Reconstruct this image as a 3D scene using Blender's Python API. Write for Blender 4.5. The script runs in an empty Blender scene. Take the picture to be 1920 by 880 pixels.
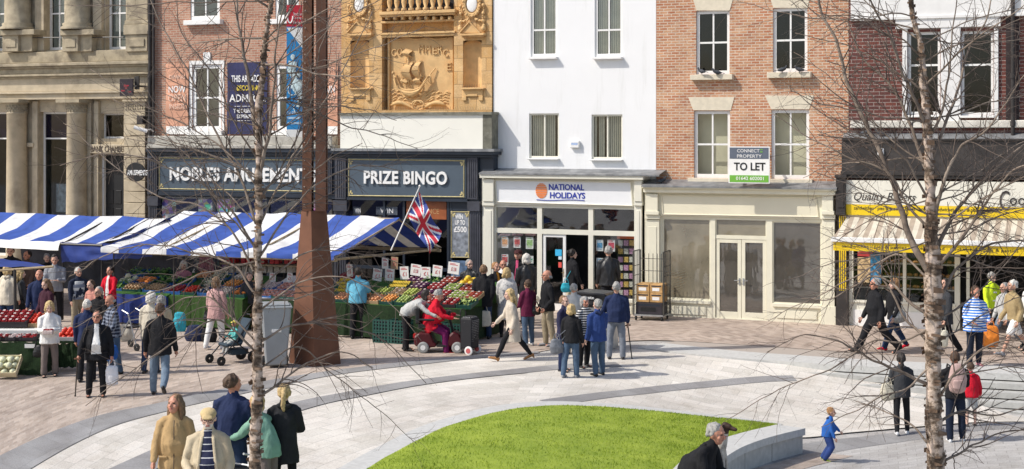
import bpy, bmesh, math, random
from mathutils import Vector, Matrix, noise
random.seed(7)
R = math.radians
PI = math.pi
scene = bpy.context.scene
COL = scene.collection

# ---------------------------------------------------------------- camera, sky, sun, exposure
FPX, CX, YH, H = 2800.0, 960.0, 255.0, 4.95      # focal length in photo pixels, horizon row, eye height
cam = bpy.data.cameras.new('camera'); camo = bpy.data.objects.new('camera', cam); COL.objects.link(camo)
cam.sensor_width = 36; cam.lens = 36 * FPX / 1920; cam.clip_end = 600
cam.shift_y = -(440 - YH) / 1920
camo.location = (0, 0, H); camo.rotation_euler = (R(90), 0, 0)
scene.camera = camo
world = bpy.data.worlds.new('World'); scene.world = world; world.use_nodes = True
wn = world.node_tree.nodes; wl = world.node_tree.links
sky = wn.new('ShaderNodeTexSky'); sky.sky_type = 'NISHITA'; sky.sun_disc = False
SUN_EL, SUN_AZ = R(47), R(15)                       # light travels to the right and a little away from the camera
L = Vector((math.cos(SUN_EL) * math.cos(SUN_AZ), math.cos(SUN_EL) * math.sin(SUN_AZ), -math.sin(SUN_EL)))
sky.sun_elevation = SUN_EL; sky.sun_rotation = math.atan2(-L.x, -L.y)
sky.dust_density = 2.0; sky.air_density = 1.0
wl.new(sky.outputs[0], wn['Background'].inputs[0]); wn['Background'].inputs[1].default_value = 0.15
sun = bpy.data.lights.new('sun', 'SUN'); sun.energy = 3.7; sun.angle = R(0.5); sun.color = (1, .945, .865)
suno = bpy.data.objects.new('sun', sun); COL.objects.link(suno)
suno.rotation_euler = L.to_track_quat('-Z', 'Y').to_euler(); suno.location = (-20, -5, 30)
vs = scene.view_settings; vs.view_transform = 'Standard'; vs.look = 'None'; vs.exposure = 0.14; vs.gamma = 1

# ---------------------------------------------------------------- materials
def lin(c):
    return tuple(((x / 255) / 12.92 if x <= 10 else (((x / 255) + .055) / 1.055) ** 2.4) for x in c)
MATS = {}
def mat(name, col=(.5, .5, .5), rough=.7, var=.15, scale=6, metal=0, bump=0, bscale=40, spec=.4, stain=None, stain_scale=1.2, sheen=0, sstretch=None):
    """plain surface with cloudy variation, optional stains of a second colour, and bump"""
    if name in MATS: return MATS[name]
    m = bpy.data.materials.new(name); m.use_nodes = True; MATS[name] = m
    n = m.node_tree.nodes; l = m.node_tree.links; b = n['Principled BSDF']
    b.inputs['Roughness'].default_value = rough; b.inputs['Metallic'].default_value = metal
    b.inputs['Specular IOR Level'].default_value = spec
    tc = n.new('ShaderNodeTexCoord')
    nz = n.new('ShaderNodeTexNoise'); nz.inputs['Scale'].default_value = scale; nz.inputs['Detail'].default_value = 5
    l.new(tc.outputs['Object'], nz.inputs['Vector'])
    rp = n.new('ShaderNodeValToRGB')
    rp.color_ramp.elements[0].position = .3; rp.color_ramp.elements[1].position = .7
    rp.color_ramp.elements[0].color = (*[max(0, x * (1 - var)) for x in col], 1)
    rp.color_ramp.elements[1].color = (*[min(1, x * (1 + var)) for x in col], 1)
    l.new(nz.outputs['Fac'], rp.inputs['Fac']); out = rp.outputs['Color']
    if stain:
        n2 = n.new('ShaderNodeTexNoise'); n2.inputs['Scale'].default_value = stain_scale; n2.inputs['Detail'].default_value = 8
        n2.inputs['Roughness'].default_value = .65
        if sstretch: mps = n.new('ShaderNodeMapping'); mps.inputs['Scale'].default_value = sstretch; l.new(tc.outputs['Object'], mps.inputs[0]); l.new(mps.outputs[0], n2.inputs['Vector'])
        else: l.new(tc.outputs['Object'], n2.inputs['Vector'])
        r2 = n.new('ShaderNodeValToRGB'); r2.color_ramp.elements[0].position = .52; r2.color_ramp.elements[1].position = .72
        r2.color_ramp.elements[0].color = (0, 0, 0, 1); r2.color_ramp.elements[1].color = (.75, .75, .75, 1)
        l.new(n2.outputs['Fac'], r2.inputs['Fac'])
        mx = n.new('ShaderNodeMixRGB'); mx.inputs[2].default_value = (*stain, 1)
        l.new(r2.outputs['Color'], mx.inputs[0]); l.new(out, mx.inputs[1]); out = mx.outputs[0]
    l.new(out, b.inputs['Base Color'])
    if bump:
        n3 = n.new('ShaderNodeTexNoise'); n3.inputs['Scale'].default_value = bscale; n3.inputs['Detail'].default_value = 4
        l.new(tc.outputs['Object'], n3.inputs['Vector'])
        bp = n.new('ShaderNodeBump'); bp.inputs['Strength'].default_value = bump; bp.inputs['Distance'].default_value = .02
        l.new(n3.outputs['Fac'], bp.inputs['Height']); l.new(bp.outputs['Normal'], b.inputs['Normal'])
    return m

def brickmat(name, c1, c2, mortar, bw=.225, bh=.075, msize=.012, plane='xz', rough=.85, offset=.5, bump=.6, cloud=None, rot=0, cloud_scale=1.3, var_col=None):
    m = bpy.data.materials.new(name); m.use_nodes = True; MATS[name] = m
    n = m.node_tree.nodes; l = m.node_tree.links; b = n['Principled BSDF']
    b.inputs['Roughness'].default_value = rough; b.inputs['Specular IOR Level'].default_value = .25
    tc = n.new('ShaderNodeTexCoord')
    if plane == 'uv': vec = tc.outputs['UV']
    else:
        sp = n.new('ShaderNodeSeparateXYZ'); cb = n.new('ShaderNodeCombineXYZ'); l.new(tc.outputs['Object'], sp.inputs[0])
        l.new(sp.outputs['X'], cb.inputs['X']); l.new(sp.outputs['Z' if plane == 'xz' else 'Y'], cb.inputs['Y']); vec = cb.outputs[0]
    # small wobble so that courses are not ruler-straight
    wz = n.new('ShaderNodeTexNoise'); wz.inputs['Scale'].default_value = 9; l.new(vec, wz.inputs['Vector'])
    sc = n.new('ShaderNodeVectorMath'); sc.operation = 'SCALE'; sc.inputs['Scale'].default_value = .012 if bh < .1 else .006
    l.new(wz.outputs['Color'], sc.inputs[0])
    ad = n.new('ShaderNodeVectorMath'); ad.operation = 'ADD'; l.new(vec, ad.inputs[0]); l.new(sc.outputs[0], ad.inputs[1])
    mp = n.new('ShaderNodeMapping'); mp.inputs['Rotation'].default_value = (0, 0, rot); l.new(ad.outputs[0], mp.inputs[0])
    br = n.new('ShaderNodeTexBrick'); l.new(mp.outputs[0], br.inputs['Vector'])
    br.inputs['Scale'].default_value = 1; br.inputs['Brick Width'].default_value = bw; br.inputs['Row Height'].default_value = bh
    br.inputs['Mortar Size'].default_value = msize; br.inputs['Mortar Smooth'].default_value = .2; br.offset = offset
    br.inputs['Bias'].default_value = 0
    br.inputs['Color1'].default_value = (*c1, 1); br.inputs['Color2'].default_value = (*c2, 1); br.inputs['Mortar'].default_value = (*mortar, 1)
    out = br.outputs['Color']
    nz = n.new('ShaderNodeTexNoise'); nz.inputs['Scale'].default_value = cloud_scale; nz.inputs['Detail'].default_value = 8; nz.inputs['Roughness'].default_value = .6
    l.new(vec, nz.inputs['Vector'])
    mul = n.new('ShaderNodeMixRGB'); mul.blend_type = 'MULTIPLY'; mul.inputs[0].default_value = 1
    rp = n.new('ShaderNodeValToRGB'); rp.color_ramp.elements[0].position = .3; rp.color_ramp.elements[1].position = .65
    rp.color_ramp.elements[0].color = (.74, .72, .72, 1); rp.color_ramp.elements[1].color = (1.1, 1.1, 1.1, 1)
    l.new(nz.outputs['Fac'], rp.inputs['Fac']); l.new(out, mul.inputs[1]); l.new(rp.outputs['Color'], mul.inputs[2]); out = mul.outputs[0]
    n5 = n.new('ShaderNodeTexNoise'); n5.inputs['Scale'].default_value = 28; n5.inputs['Detail'].default_value = 3; l.new(vec, n5.inputs['Vector'])
    r5 = n.new('ShaderNodeValToRGB'); r5.color_ramp.elements[0].position = .3; r5.color_ramp.elements[1].position = .7
    r5.color_ramp.elements[0].color = (.85, .85, .85, 1); r5.color_ramp.elements[1].color = (1.12, 1.12, 1.12, 1)
    m5 = n.new('ShaderNodeMixRGB'); m5.blend_type = 'MULTIPLY'; m5.inputs[0].default_value = 1
    l.new(n5.outputs['Fac'], r5.inputs['Fac']); l.new(out, m5.inputs[1]); l.new(r5.outputs['Color'], m5.inputs[2]); out = m5.outputs[0]
    if cloud:
        n2 = n.new('ShaderNodeTexNoise'); n2.inputs['Scale'].default_value = 3.5; n2.inputs['Detail'].default_value = 10; n2.inputs['Roughness'].default_value = .75
        l.new(vec, n2.inputs['Vector'])
        r2 = n.new('ShaderNodeValToRGB'); r2.color_ramp.elements[0].position = .5; r2.color_ramp.elements[1].position = .7
        r2.color_ramp.elements[0].color = (0, 0, 0, 1); r2.color_ramp.elements[1].color = (.6, .6, .6, 1)
        l.new(n2.outputs['Fac'], r2.inputs['Fac'])
        mx = n.new('ShaderNodeMixRGB'); mx.inputs[2].default_value = (*cloud, 1)
        l.new(r2.outputs['Color'], mx.inputs[0]); l.new(out, mx.inputs[1]); out = mx.outputs[0]
    if plane == 'uv':      # trodden gum and spots, and old tyre and water marks
        vo = n.new('ShaderNodeTexVoronoi'); vo.inputs['Scale'].default_value = 2.1; l.new(vec, vo.inputs['Vector'])
        ls = n.new('ShaderNodeMath'); ls.operation = 'LESS_THAN'; ls.inputs[1].default_value = .055; l.new(vo.outputs['Distance'], ls.inputs[0])
        ml = n.new('ShaderNodeMath'); ml.operation = 'MULTIPLY'; ml.inputs[1].default_value = .4; l.new(ls.outputs[0], ml.inputs[0])
        mx = n.new('ShaderNodeMixRGB'); mx.inputs[2].default_value = (.16, .15, .14, 1); l.new(ml.outputs[0], mx.inputs[0]); l.new(out, mx.inputs[1]); out = mx.outputs[0]
        n6 = n.new('ShaderNodeTexNoise'); n6.inputs['Scale'].default_value = .8; n6.inputs['Detail'].default_value = 9; n6.inputs['Roughness'].default_value = .72; l.new(vec, n6.inputs['Vector'])
        r6 = n.new('ShaderNodeValToRGB'); r6.color_ramp.elements[0].position = .50; r6.color_ramp.elements[1].position = .68; r6.color_ramp.elements[0].color = (1, 1, 1, 1); r6.color_ramp.elements[1].color = (.82, .80, .77, 1)
        m6 = n.new('ShaderNodeMixRGB'); m6.blend_type = 'MULTIPLY'; m6.inputs[0].default_value = 1; l.new(n6.outputs['Fac'], r6.inputs[0]); l.new(out, m6.inputs[1]); l.new(r6.outputs[0], m6.inputs[2]); out = m6.outputs[0]
    l.new(out, b.inputs['Base Color'])
    if bump:
        bp = n.new('ShaderNodeBump'); bp.inputs['Strength'].default_value = bump; bp.inputs['Distance'].default_value = .01; bp.invert = True
        l.new(br.outputs['Fac'], bp.inputs['Height']); l.new(bp.outputs['Normal'], b.inputs['Normal'])
    return m

def glassmat(name, tint=(.9, .95, .95), refl=.12, film=None, fmix=.4):
    m = bpy.data.materials.new(name); m.use_nodes = True; MATS[name] = m
    n = m.node_tree.nodes; l = m.node_tree.links; n.remove(n['Principled BSDF'])
    o = n['Material Output']; tr = n.new('ShaderNodeBsdfTransparent'); tr.inputs[0].default_value = (*tint, 1)
    gl = n.new('ShaderNodeBsdfGlossy'); gl.inputs['Roughness'].default_value = .03; gl.inputs[0].default_value = (.95, .97, 1, 1)
    mx = n.new('ShaderNodeMixShader'); mx.inputs[0].default_value = refl
    nz = n.new('ShaderNodeTexNoise'); nz.inputs['Scale'].default_value = 1.5
    bp = n.new('ShaderNodeBump'); bp.inputs['Strength'].default_value = .06; bp.inputs['Distance'].default_value = .1
    l.new(nz.outputs['Fac'], bp.inputs['Height']); l.new(bp.outputs[0], gl.inputs['Normal'])
    src = tr.outputs[0]
    if film:
        df = n.new('ShaderNodeBsdfDiffuse'); df.inputs[0].default_value = (*film, 1); m2 = n.new('ShaderNodeMixShader')
        n2 = n.new('ShaderNodeTexNoise'); n2.inputs['Scale'].default_value = 1.4; n2.inputs['Detail'].default_value = 7; tc2 = n.new('ShaderNodeTexCoord'); l.new(tc2.outputs['Object'], n2.inputs['Vector'])
        mr = n.new('ShaderNodeMapRange'); mr.inputs[1].default_value = .3; mr.inputs[2].default_value = .7; mr.inputs[3].default_value = fmix * .7; mr.inputs[4].default_value = fmix * 1.25; l.new(n2.outputs['Fac'], mr.inputs[0])
        l.new(mr.outputs[0], m2.inputs[0]); l.new(tr.outputs[0], m2.inputs[1]); l.new(df.outputs[0], m2.inputs[2]); src = m2.outputs[0]
    l.new(src, mx.inputs[1]); l.new(gl.outputs[0], mx.inputs[2]); l.new(mx.outputs[0], o.inputs[0])
    return m

M_BRICK = brickmat('orange_brick', (.43, .165, .085), (.57, .31, .175), (.62, .53, .42), cloud=(.58, .45, .33), msize=.011)
M_BRICK2 = brickmat('weathered_brick', (.40, .18, .115), (.48, .26, .175), (.52, .43, .34), cloud=(.47, .34, .25), msize=.010)
M_DBRICK = brickmat('purple_brick', (.115, .045, .040), (.18, .06, .045), (.34, .28, .25), bw=.29, bh=.094, msize=.009)
M_PAVE = brickmat('brown_block_paving', (.345, .28, .23), (.53, .435, .36), (.42, .37, .32), bw=.46, bh=.2, msize=.010, plane='uv', rot=R(-8), bump=.3, cloud=(.53, .475, .42), cloud_scale=.35)
M_PAVE2 = brickmat('brown_herringbone_paving', (.30, .235, .19), (.52, .42, .345), (.44, .38, .33), bw=.34, bh=.12, msize=.010, plane='uv', rot=R(40), bump=.3, cloud=(.50, .44, .385), cloud_scale=.4)
M_SLAB = brickmat('pale_granite_slabs', (.56, .53, .47), (.69, .65, .585), (.43, .41, .37), bw=.62, bh=.34, msize=.007, plane='uv', bump=.2, cloud=(.64, .62, .58), cloud_scale=.3)
M_SLAB2 = brickmat('grey_granite_setts', (.40, .385, .36), (.48, .465, .44), (.32, .31, .29), bw=.4, bh=.2, msize=.008, plane='uv', bump=.2, cloud=(.46, .44, .42), cloud_scale=.5)
M_BAND = brickmat('dark_granite_band', (.27, .265, .26), (.32, .315, .31), (.22, .22, .22), bw=.6, bh=.9, msize=.006, plane='uv', bump=.2, cloud_scale=.7)
M_STEP = mat('step_granite', (.43, .425, .40), .8, .12, 8, bump=.2)
M_KERB = mat('silver_granite', (.50, .495, .47), .75, .1, 12, bump=.15)
M_STONE = mat('bank_sandstone', (.50, .42, .295), .9, .14, 3, bump=.35, bscale=30, stain=(.23, .18, .125), stain_scale=.9)
M_STONED = mat('bank_sandstone_sooty', (.385, .325, .225), .9, .2, 4, bump=.4, bscale=30, stain=(.13, .105, .08), stain_scale=1.6)
M_TERRA = brickmat('buff_terracotta', (.62, .37, .145), (.70, .47, .23), (.34, .20, .09), bw=.62, bh=.38, msize=.008, bump=.25, cloud=(.66, .50, .31), cloud_scale=1.1)
M_TERRAP = mat('buff_terracotta_carving', (.65, .42, .19), .8, .14, 5, stain=(.48, .27, .11), stain_scale=2.5)
M_WHITEW = mat('white_render', (.81, .81, .805), .85, .015, 1.2, bump=.12, bscale=60, stain=(.70, .70, .68), stain_scale=1.0, sstretch=(3.5, 3.5, .45))
M_WPAINT = mat('white_paint', (.80, .79, .76), .5, .04, 5)
M_CREAM = mat('cream_paint', (.75, .71, .56), .5, .05, 3)
M_CREAMW = mat('ivory_paint', (.745, .72, .61), .5, .04, 3)
M_PANEL = mat('ivory_panel', (.80, .78, .69), .6, .03, 1.5)
M_LINTEL = mat('cream_stone', (.66, .59, .46), .8, .08, 8, bump=.15)
M_LEAD = mat('lead_sheet', (.22, .225, .23), .55, .3, 4, metal=.3, stain=(.42, .42, .41), stain_scale=3)
M_NAVY = mat('blue_black_paint', (.020, .028, .042), .45, .2, 3)
M_SLATE = mat('slate_blue_fascia', (.072, .098, .125), .5, .1, 2)
M_GOLD = mat('gilt_line', (.50, .42, .20), .5, .2, 10)
M_BLACKP = mat('brown_black_paint', (.035, .03, .028), .45, .2, 3, stain=(.07, .06, .055), stain_scale=3)
M_BLACK = mat('black_plastic', (.012, .012, .013), .5, .2)
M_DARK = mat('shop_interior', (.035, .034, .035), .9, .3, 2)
M_WR = mat('room_painted_lit', (.72, .66, .50), .9, .15, 1)  # pale colour stands in for light reaching the room
M_ROOM = mat('room_interior', (.13, .12, .10), .9, .3, 1)
M_CARPET = mat('bare_shop_interior', (.42, .38, .30), .9, .2, 1)
M_GLASS = glassmat('window_glass', (.85, .88, .86), .09)
M_GLASSD = glassmat('dark_window_glass', (.36, .38, .44), .045)
M_GLASSS = glassmat('shop_glass', (.85, .88, .88), .13)
M_CURT = mat('net_curtain', (.42, .42, .38), .9, .1, 3)
M_BLIND = mat('blind_slat', (.78, .75, .64), .8, .08, 5)
M_PURPLE = mat('purple_blind', (.030, .018, .075), .7, .2)
M_LETTER = mat('white_lettering', (.82, .81, .78), .5, .05)
M_CORTEN = mat('rusted_steel', (.145, .062, .034), .8, .22, 2.2, bump=.15, stain=(.10, .048, .03), stain_scale=1.0)
M_STEEL = mat('galvanised_steel', (.45, .46, .46), .4, .15, 8, metal=.7)
M_WOOD = mat('raw_timber', (.40, .31, .19), .8, .2, 8)

# ---------------------------------------------------------------- object helpers
def tag(o, label=None, cat=None, group=None, kind=None):
    if label: o['label'] = label
    if cat: o['category'] = cat
    if group: o['group'] = group
    if kind: o['kind'] = kind
    return o
def empty(name, loc=(0, 0, 0), rz=0, label=None, cat=None, group=None):
    o = bpy.data.objects.new(name, None); COL.objects.link(o); o.location = loc; o.rotation_euler = (0, 0, rz)
    o.empty_display_size = .2
    return tag(o, label, cat, group)
def copy_tree(o, parent=None, loc=None, rz=None, label=None):
    c = o.copy(); COL.objects.link(c)
    if parent: c.parent = parent
    if loc is not None: c.location = loc
    if rz is not None: c.rotation_euler = (0, 0, rz)
    if label: c['label'] = label
    for ch in o.children: copy_tree(ch, c)
    return c

class MB:
    def __init__(s): s.v = []; s.f = []; s.uv = None
    def add(s, vs, fs):
        n = len(s.v); s.v += [tuple(p) for p in vs]; s.f += [tuple(i + n for i in f) for f in fs]; return s
    def box(s, x0, x1, y0, y1, z0, z1):
        if x0 > x1: x0, x1 = x1, x0
        if y0 > y1: y0, y1 = y1, y0
        if z0 > z1: z0, z1 = z1, z0
        v = [(x0, y0, z0), (x1, y0, z0), (x1, y1, z0), (x0, y1, z0), (x0, y0, z1), (x1, y0, z1), (x1, y1, z1), (x0, y1, z1)]
        return s.add(v, [(0, 3, 2, 1), (4, 5, 6, 7), (0, 1, 5, 4), (1, 2, 6, 5), (2, 3, 7, 6), (3, 0, 4, 7)])
    def prism(s, poly, y0, y1):          # poly of (x, z), extruded along y
        n = len(poly); a = [(x, y0, z) for x, z in poly]; b = [(x, y1, z) for x, z in poly]
        fs = [tuple(range(n)), tuple(range(2 * n - 1, n - 1, -1))]
        for i in range(n): j = (i + 1) % n; fs.append((i, i + n, j + n, j))
        return s.add(a + b, fs)
    def vprism(s, poly, z0, z1):         # poly of (x, y), extruded along z
        n = len(poly); a = [(x, y, z0) for x, y in poly]; b = [(x, y, z1) for x, y in poly]
        fs = [tuple(range(n - 1, -1, -1)), tuple(range(n, 2 * n))]
        for i in range(n): j = (i + 1) % n; fs.append((i, j, j + n, i + n))
        return s.add(a + b, fs)
    def tube(s, pts, rad, n=8, cap=True, flat=None, ref=None):
        """round (or elliptic: rad entries may be (ra, rb)) tube; ra runs along ref"""
        pts = [Vector(p) for p in pts]; rings = []; m = len(pts)
        if not isinstance(rad, (list, tuple)) or (len(rad) != m): rad = [rad] * m
        t0 = None
        for i, p in enumerate(pts):
            t = (pts[min(i + 1, m - 1)] - pts[max(i - 1, 0)])
            t = t.normalized() if t.length > 1e-9 else Vector((0, 0, 1))
            rf = Vector(ref) if ref is not None else (Vector((1, 0, 0)) if abs(t.x) < .8 else Vector((0, 1, 0)))
            if ref is None and t0 is not None: rf = t0
            a = rf - t * rf.dot(t); a = a.normalized() if a.length > 1e-6 else t.orthogonal().normalized()
            b = t.cross(a).normalized(); t0 = a
            ra, rb = rad[i] if isinstance(rad[i], (list, tuple)) else (rad[i], rad[i])
            rings.append([p + a * (ra * math.cos(2 * PI * k / n)) + b * (rb * math.sin(2 * PI * k / n)) for k in range(n)])
        vs = [q for r in rings for q in r]; fs = []
        for i in range(m - 1):
            for k in range(n):
                k2 = (k + 1) % n; fs.append((i * n + k, i * n + k2, (i + 1) * n + k2, (i + 1) * n + k))
        if cap: fs.append(tuple(range(n - 1, -1, -1))); fs.append(tuple((m - 1) * n + k for k in range(n)))
        return s.add(vs, fs)
    def capsule(s, pts, rad, n=10, ref=(1, 0, 0)):
        """tube whose ends are rounded"""
        pts = [Vector(p) for p in pts]; rad = [r if isinstance(r, (list, tuple)) else (r, r) for r in (rad if isinstance(rad, (list, tuple)) else [rad] * len(pts))]
        d0 = (pts[0] - pts[1]).normalized(); d1 = (pts[-1] - pts[-2]).normalized()
        P = []; Q = []
        m0 = min(rad[0]); m1 = min(rad[-1])
        for a in (88, 60, 30): P.append(pts[0] + d0 * m0 * math.sin(R(a))); Q.append(tuple(x * math.cos(R(a)) for x in rad[0]))
        P += pts; Q += rad
        for a in (30, 60, 88): P.append(pts[-1] + d1 * m1 * math.sin(R(a))); Q.append(tuple(x * math.cos(R(a)) for x in rad[-1]))
        return s.tube(P, Q, n, True, ref=ref)
    def ball(s, c, r, n=10, m=6, rot=None):
        rx, ry, rz = r if isinstance(r, (list, tuple)) else (r, r, r); vs = []
        for i in range(m + 1):
            th = PI * i / m
            for k in range(n):
                ph = 2 * PI * k / n
                p = Vector((rx * math.sin(th) * math.cos(ph), ry * math.sin(th) * math.sin(ph), rz * math.cos(th)))
                if rot is not None: p = rot @ p
                vs.append((c[0] + p.x, c[1] + p.y, c[2] + p.z))
        fs = []
        for i in range(m):
            for k in range(n):
                k2 = (k + 1) % n; fs.append((i * n + k, (i + 1) * n + k, (i + 1) * n + k2, i * n + k2))
        return s.add(vs, fs)
    def lathe(s, prof, c=(0, 0, 0), n=16, ang=(0, 360)):   # prof of (r, z)
        vs = []; full = abs(ang[1] - ang[0] - 360) < 1e-6; cnt = n if full else n + 1
        for r, z in prof:
            for k in range(cnt):
                a = R(ang[0] + (ang[1] - ang[0]) * k / n); vs.append((c[0] + r * math.cos(a), c[1] + r * math.sin(a), c[2] + z))
        fs = []
        for i in range(len(prof) - 1):
            for k in range(n):
                k2 = (k + 1) % cnt; fs.append((i * cnt + k, i * cnt + k2, (i + 1) * cnt + k2, (i + 1) * cnt + k))
        return s.add(vs, fs)
    def shift(s, d):
        s.v = [(x + d[0], y + d[1], z + d[2]) for x, y, z in s.v]; return s
    def build(s, name, m, parent=None, smooth=False, bevel=0, loc=None):
        me = bpy.data.meshes.new(name); me.from_pydata([tuple(v) for v in s.v], [], s.f); me.update()
        o = bpy.data.objects.new(name, me); COL.objects.link(o)
        for q in (m if isinstance(m, (list, tuple)) else [m]): me.materials.append(q)
        if smooth: me.polygons.foreach_set('use_smooth', [True] * len(me.polygons))
        if parent: o.parent = parent
        if loc is not None: o.location = loc
        if bevel:
            bv = o.modifiers.new('bevel', 'BEVEL'); bv.width = bevel; bv.segments = 1; bv.limit_method = 'ANGLE'
        return o

def text_mesh(txt, x0, x1, z0, z1, y=0, depth=.02, shear=0, bold=0, spacing=1.0):
    """lettering fitted into a rectangle of the local x-z plane, front face at y"""
    cu = bpy.data.curves.new('lettering', 'FONT'); cu.body = txt; cu.extrude = depth / 2; cu.shear = shear; cu.offset = bold
    cu.align_x = 'CENTER'; cu.space_character = spacing; cu.resolution_u = 3
    o = bpy.data.objects.new('lettering', cu)
    me = bpy.data.meshes.new_from_object(o)
    co = [v.co.copy() for v in me.vertices]; fs = [tuple(p.vertices) for p in me.polygons]
    bpy.data.objects.remove(o); bpy.data.curves.remove(cu); bpy.data.meshes.remove(me)
    if not co: return MB()
    ax, bx_ = min(c.x for c in co), max(c.x for c in co); ay, by = min(c.y for c in co), max(c.y for c in co)
    d = max(c.z for c in co) or 1
    mb = MB(); mb.add([(x0 + (c.x - ax) / (bx_ - ax) * (x1 - x0), y - depth / 2 - c.z / d * depth / 2, z0 + (c.y - ay) / (by - ay) * (z1 - z0)) for c in co], fs)
    return mb

# ---------------------------------------------------------------- terrain: flat street above, a plaza that dips towards the camera below the steps
EDGE = []
def edgeY(x):
    if x <= EDGE[0][0]: return EDGE[0][1] + (EDGE[0][0] - x) * .35
    for (a, b), (c, d) in zip(EDGE, EDGE[1:]):
        if x <= c: return b + (d - b) * (x - a) / (c - a)
    return EDGE[-1][1] - (x - EDGE[-1][0]) * .3
def tlow(x, y):
    a = min(1, max(0, (x + 1) / 8)); b = min(1, max(0, (33.5 - y) / 4.0))
    return -.62 * a * a * (3 - 2 * a) * b * b * (3 - 2 * b)
def flat(px, py, z=0.0):
    d = FPX * (H - z) / (py - YH); return Vector(((px - CX) * d / FPX, d, z))
EDGE = [(flat(a, b).x, flat(a, b).y) for a, b in ((1198, 653), (1339, 669), (1470, 679), (1612, 688), (1826, 699), (1990, 707), (2200, 715))]
def ter(x, y):
    if y > edgeY(x) - .12 and x > EDGE[0][0] - 2: return 0.0 if x > EDGE[0][0] else max(tlow(x, y), -.02)
    return tlow(x, y)
def G(px, py):
    z = 0.0
    for _ in range(25):
        p = flat(px, py, z); z = .5 * z + .5 * tlow(p.x, p.y)
    if p.y > edgeY(p.x): return flat(px, py, 0)
    return flat(px, py, z)

def path(pts, n):
    """n points along a smooth curve through pts (x, y)"""
    pts = [Vector((p[0], p[1])) for p in pts]; q = [2 * pts[0] - pts[1]] + pts + [2 * pts[-1] - pts[-2]]; dense = []
    for i in range(1, len(q) - 2):
        for k in range(24):
            t = k / 24; a, b, c, d = q[i - 1:i + 3]
            dense.append(.5 * ((2 * b) + (c - a) * t + (2 * a - 5 * b + 4 * c - d) * t * t + (3 * b - a - 3 * c + d) * t ** 3))
    dense.append(pts[-1]); ln = [0]
    for a, b in zip(dense, dense[1:]): ln.append(ln[-1] + (b - a).length)
    out = []; j = 0
    for i in range(n):
        t = ln[-1] * i / (n - 1)
        while j < len(ln) - 2 and ln[j + 1] < t: j += 1
        u = (t - ln[j]) / max(1e-9, ln[j + 1] - ln[j]); out.append(dense[j].lerp(dense[j + 1], min(1, u)))
    return out
def gp(px_pts): return [(G(a, b).x, G(a, b).y) for a, b in px_pts]
def loft(name, A, B, n, m, dz, material, kind='structure', fz=None, flipv=False):
    a = path(A, n); b = path(B, n); vs = []; uv = []; la = 0
    for i in range(n):
        if i: la += ((a[i] - a[i - 1]).length + (b[i] - b[i - 1]).length) / 2
        w = (b[i] - a[i]).length
        for j in range(m + 1):
            p = a[i].lerp(b[i], j / m); z = (fz or ter)(p.x, p.y) + dz; vs.append((p.x, p.y, z)); uv.append((la, w * j / m))
    fs = [(i * (m + 1) + j, (i + 1) * (m + 1) + j, (i + 1) * (m + 1) + j + 1, i * (m + 1) + j + 1) for i in range(n - 1) for j in range(m)]
    me = bpy.data.meshes.new(name); me.from_pydata(vs, [], fs); u = me.uv_layers.new(name='UVMap')
    for lp in me.loops: u.data[lp.index].uv = uv[lp.vertex_index]
    me.update(); me.materials.append(material)
    if me.polygons[len(me.polygons) // 2].normal.z < 0: me.flip_normals()
    o = bpy.data.objects.new(name, me); COL.objects.link(o); tag(o, kind=kind); return o
# ---------------------------------------------------------------- ground
# one wide sheet under everything, laid in grey setts
xs = [-120, -60, -30] + [-18 + i * .5 for i in range(73)] + [30, 60, 120]
ys = [-30, 0, 10] + [16 + i * .5 for i in range(70)] + [60, 90, 200]
vs = [(x, y, tlow(x, y) - .012) for y in ys for x in xs]; nx = len(xs)
fs = [(j * nx + i, j * nx + i + 1, (j + 1) * nx + i + 1, (j + 1) * nx + i) for j in range(len(ys) - 1) for i in range(nx - 1)]
me = bpy.data.meshes.new('ground'); me.from_pydata(vs, [], fs); me.update(); uvl = me.uv_layers.new(name='UVMap')
for lp in me.loops: uvl.data[lp.index].uv = vs[lp.vertex_index][:2]
me.materials.append(M_SLAB2); g = bpy.data.objects.new('ground', me); COL.objects.link(g); tag(g, kind='structure')

# outer edge of the dark band, left to right
A_out = gp([(-420, 1130), (-200, 985), (0, 857), (165, 787), (300, 757), (402, 734), (520, 712), (640, 694), (780, 678), (900, 667), (1010, 660)])
A_in = gp([(-340, 1180), (-120, 1010), (60, 880), (200, 806), (320, 771), (420, 748), (530, 724), (640, 703), (780, 686), (900, 673), (1010, 664)])
back_far = [(-32, 62), (-28, 60), (-24, 58), (-19, 56), (-14, 54), (-9, 51.5), (-4, 49), (0, 46.5), (3, 45), (6, 44), (8, 43)]
loft('brown_paving', A_out, back_far, 90, 40, .004, M_PAVE)
right_front = [(flat(a, b).x, flat(a, b).y) for a, b in ((1000, 658), (1100, 647), (1224, 639), (1400, 648), (1570, 660), (1740, 671), (1911, 684), (2150, 694))]
right_back = [(6.5, 45), (7.5, 44.5), (8.5, 44), (10, 43), (12, 42), (14, 41), (16, 40), (18, 39)]
loft('brown_paving', right_front, right_back, 60, 30, .012, M_PAVE2)
loft('dark_band', A_out, A_in, 90, 4, .020, M_BAND)
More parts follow.
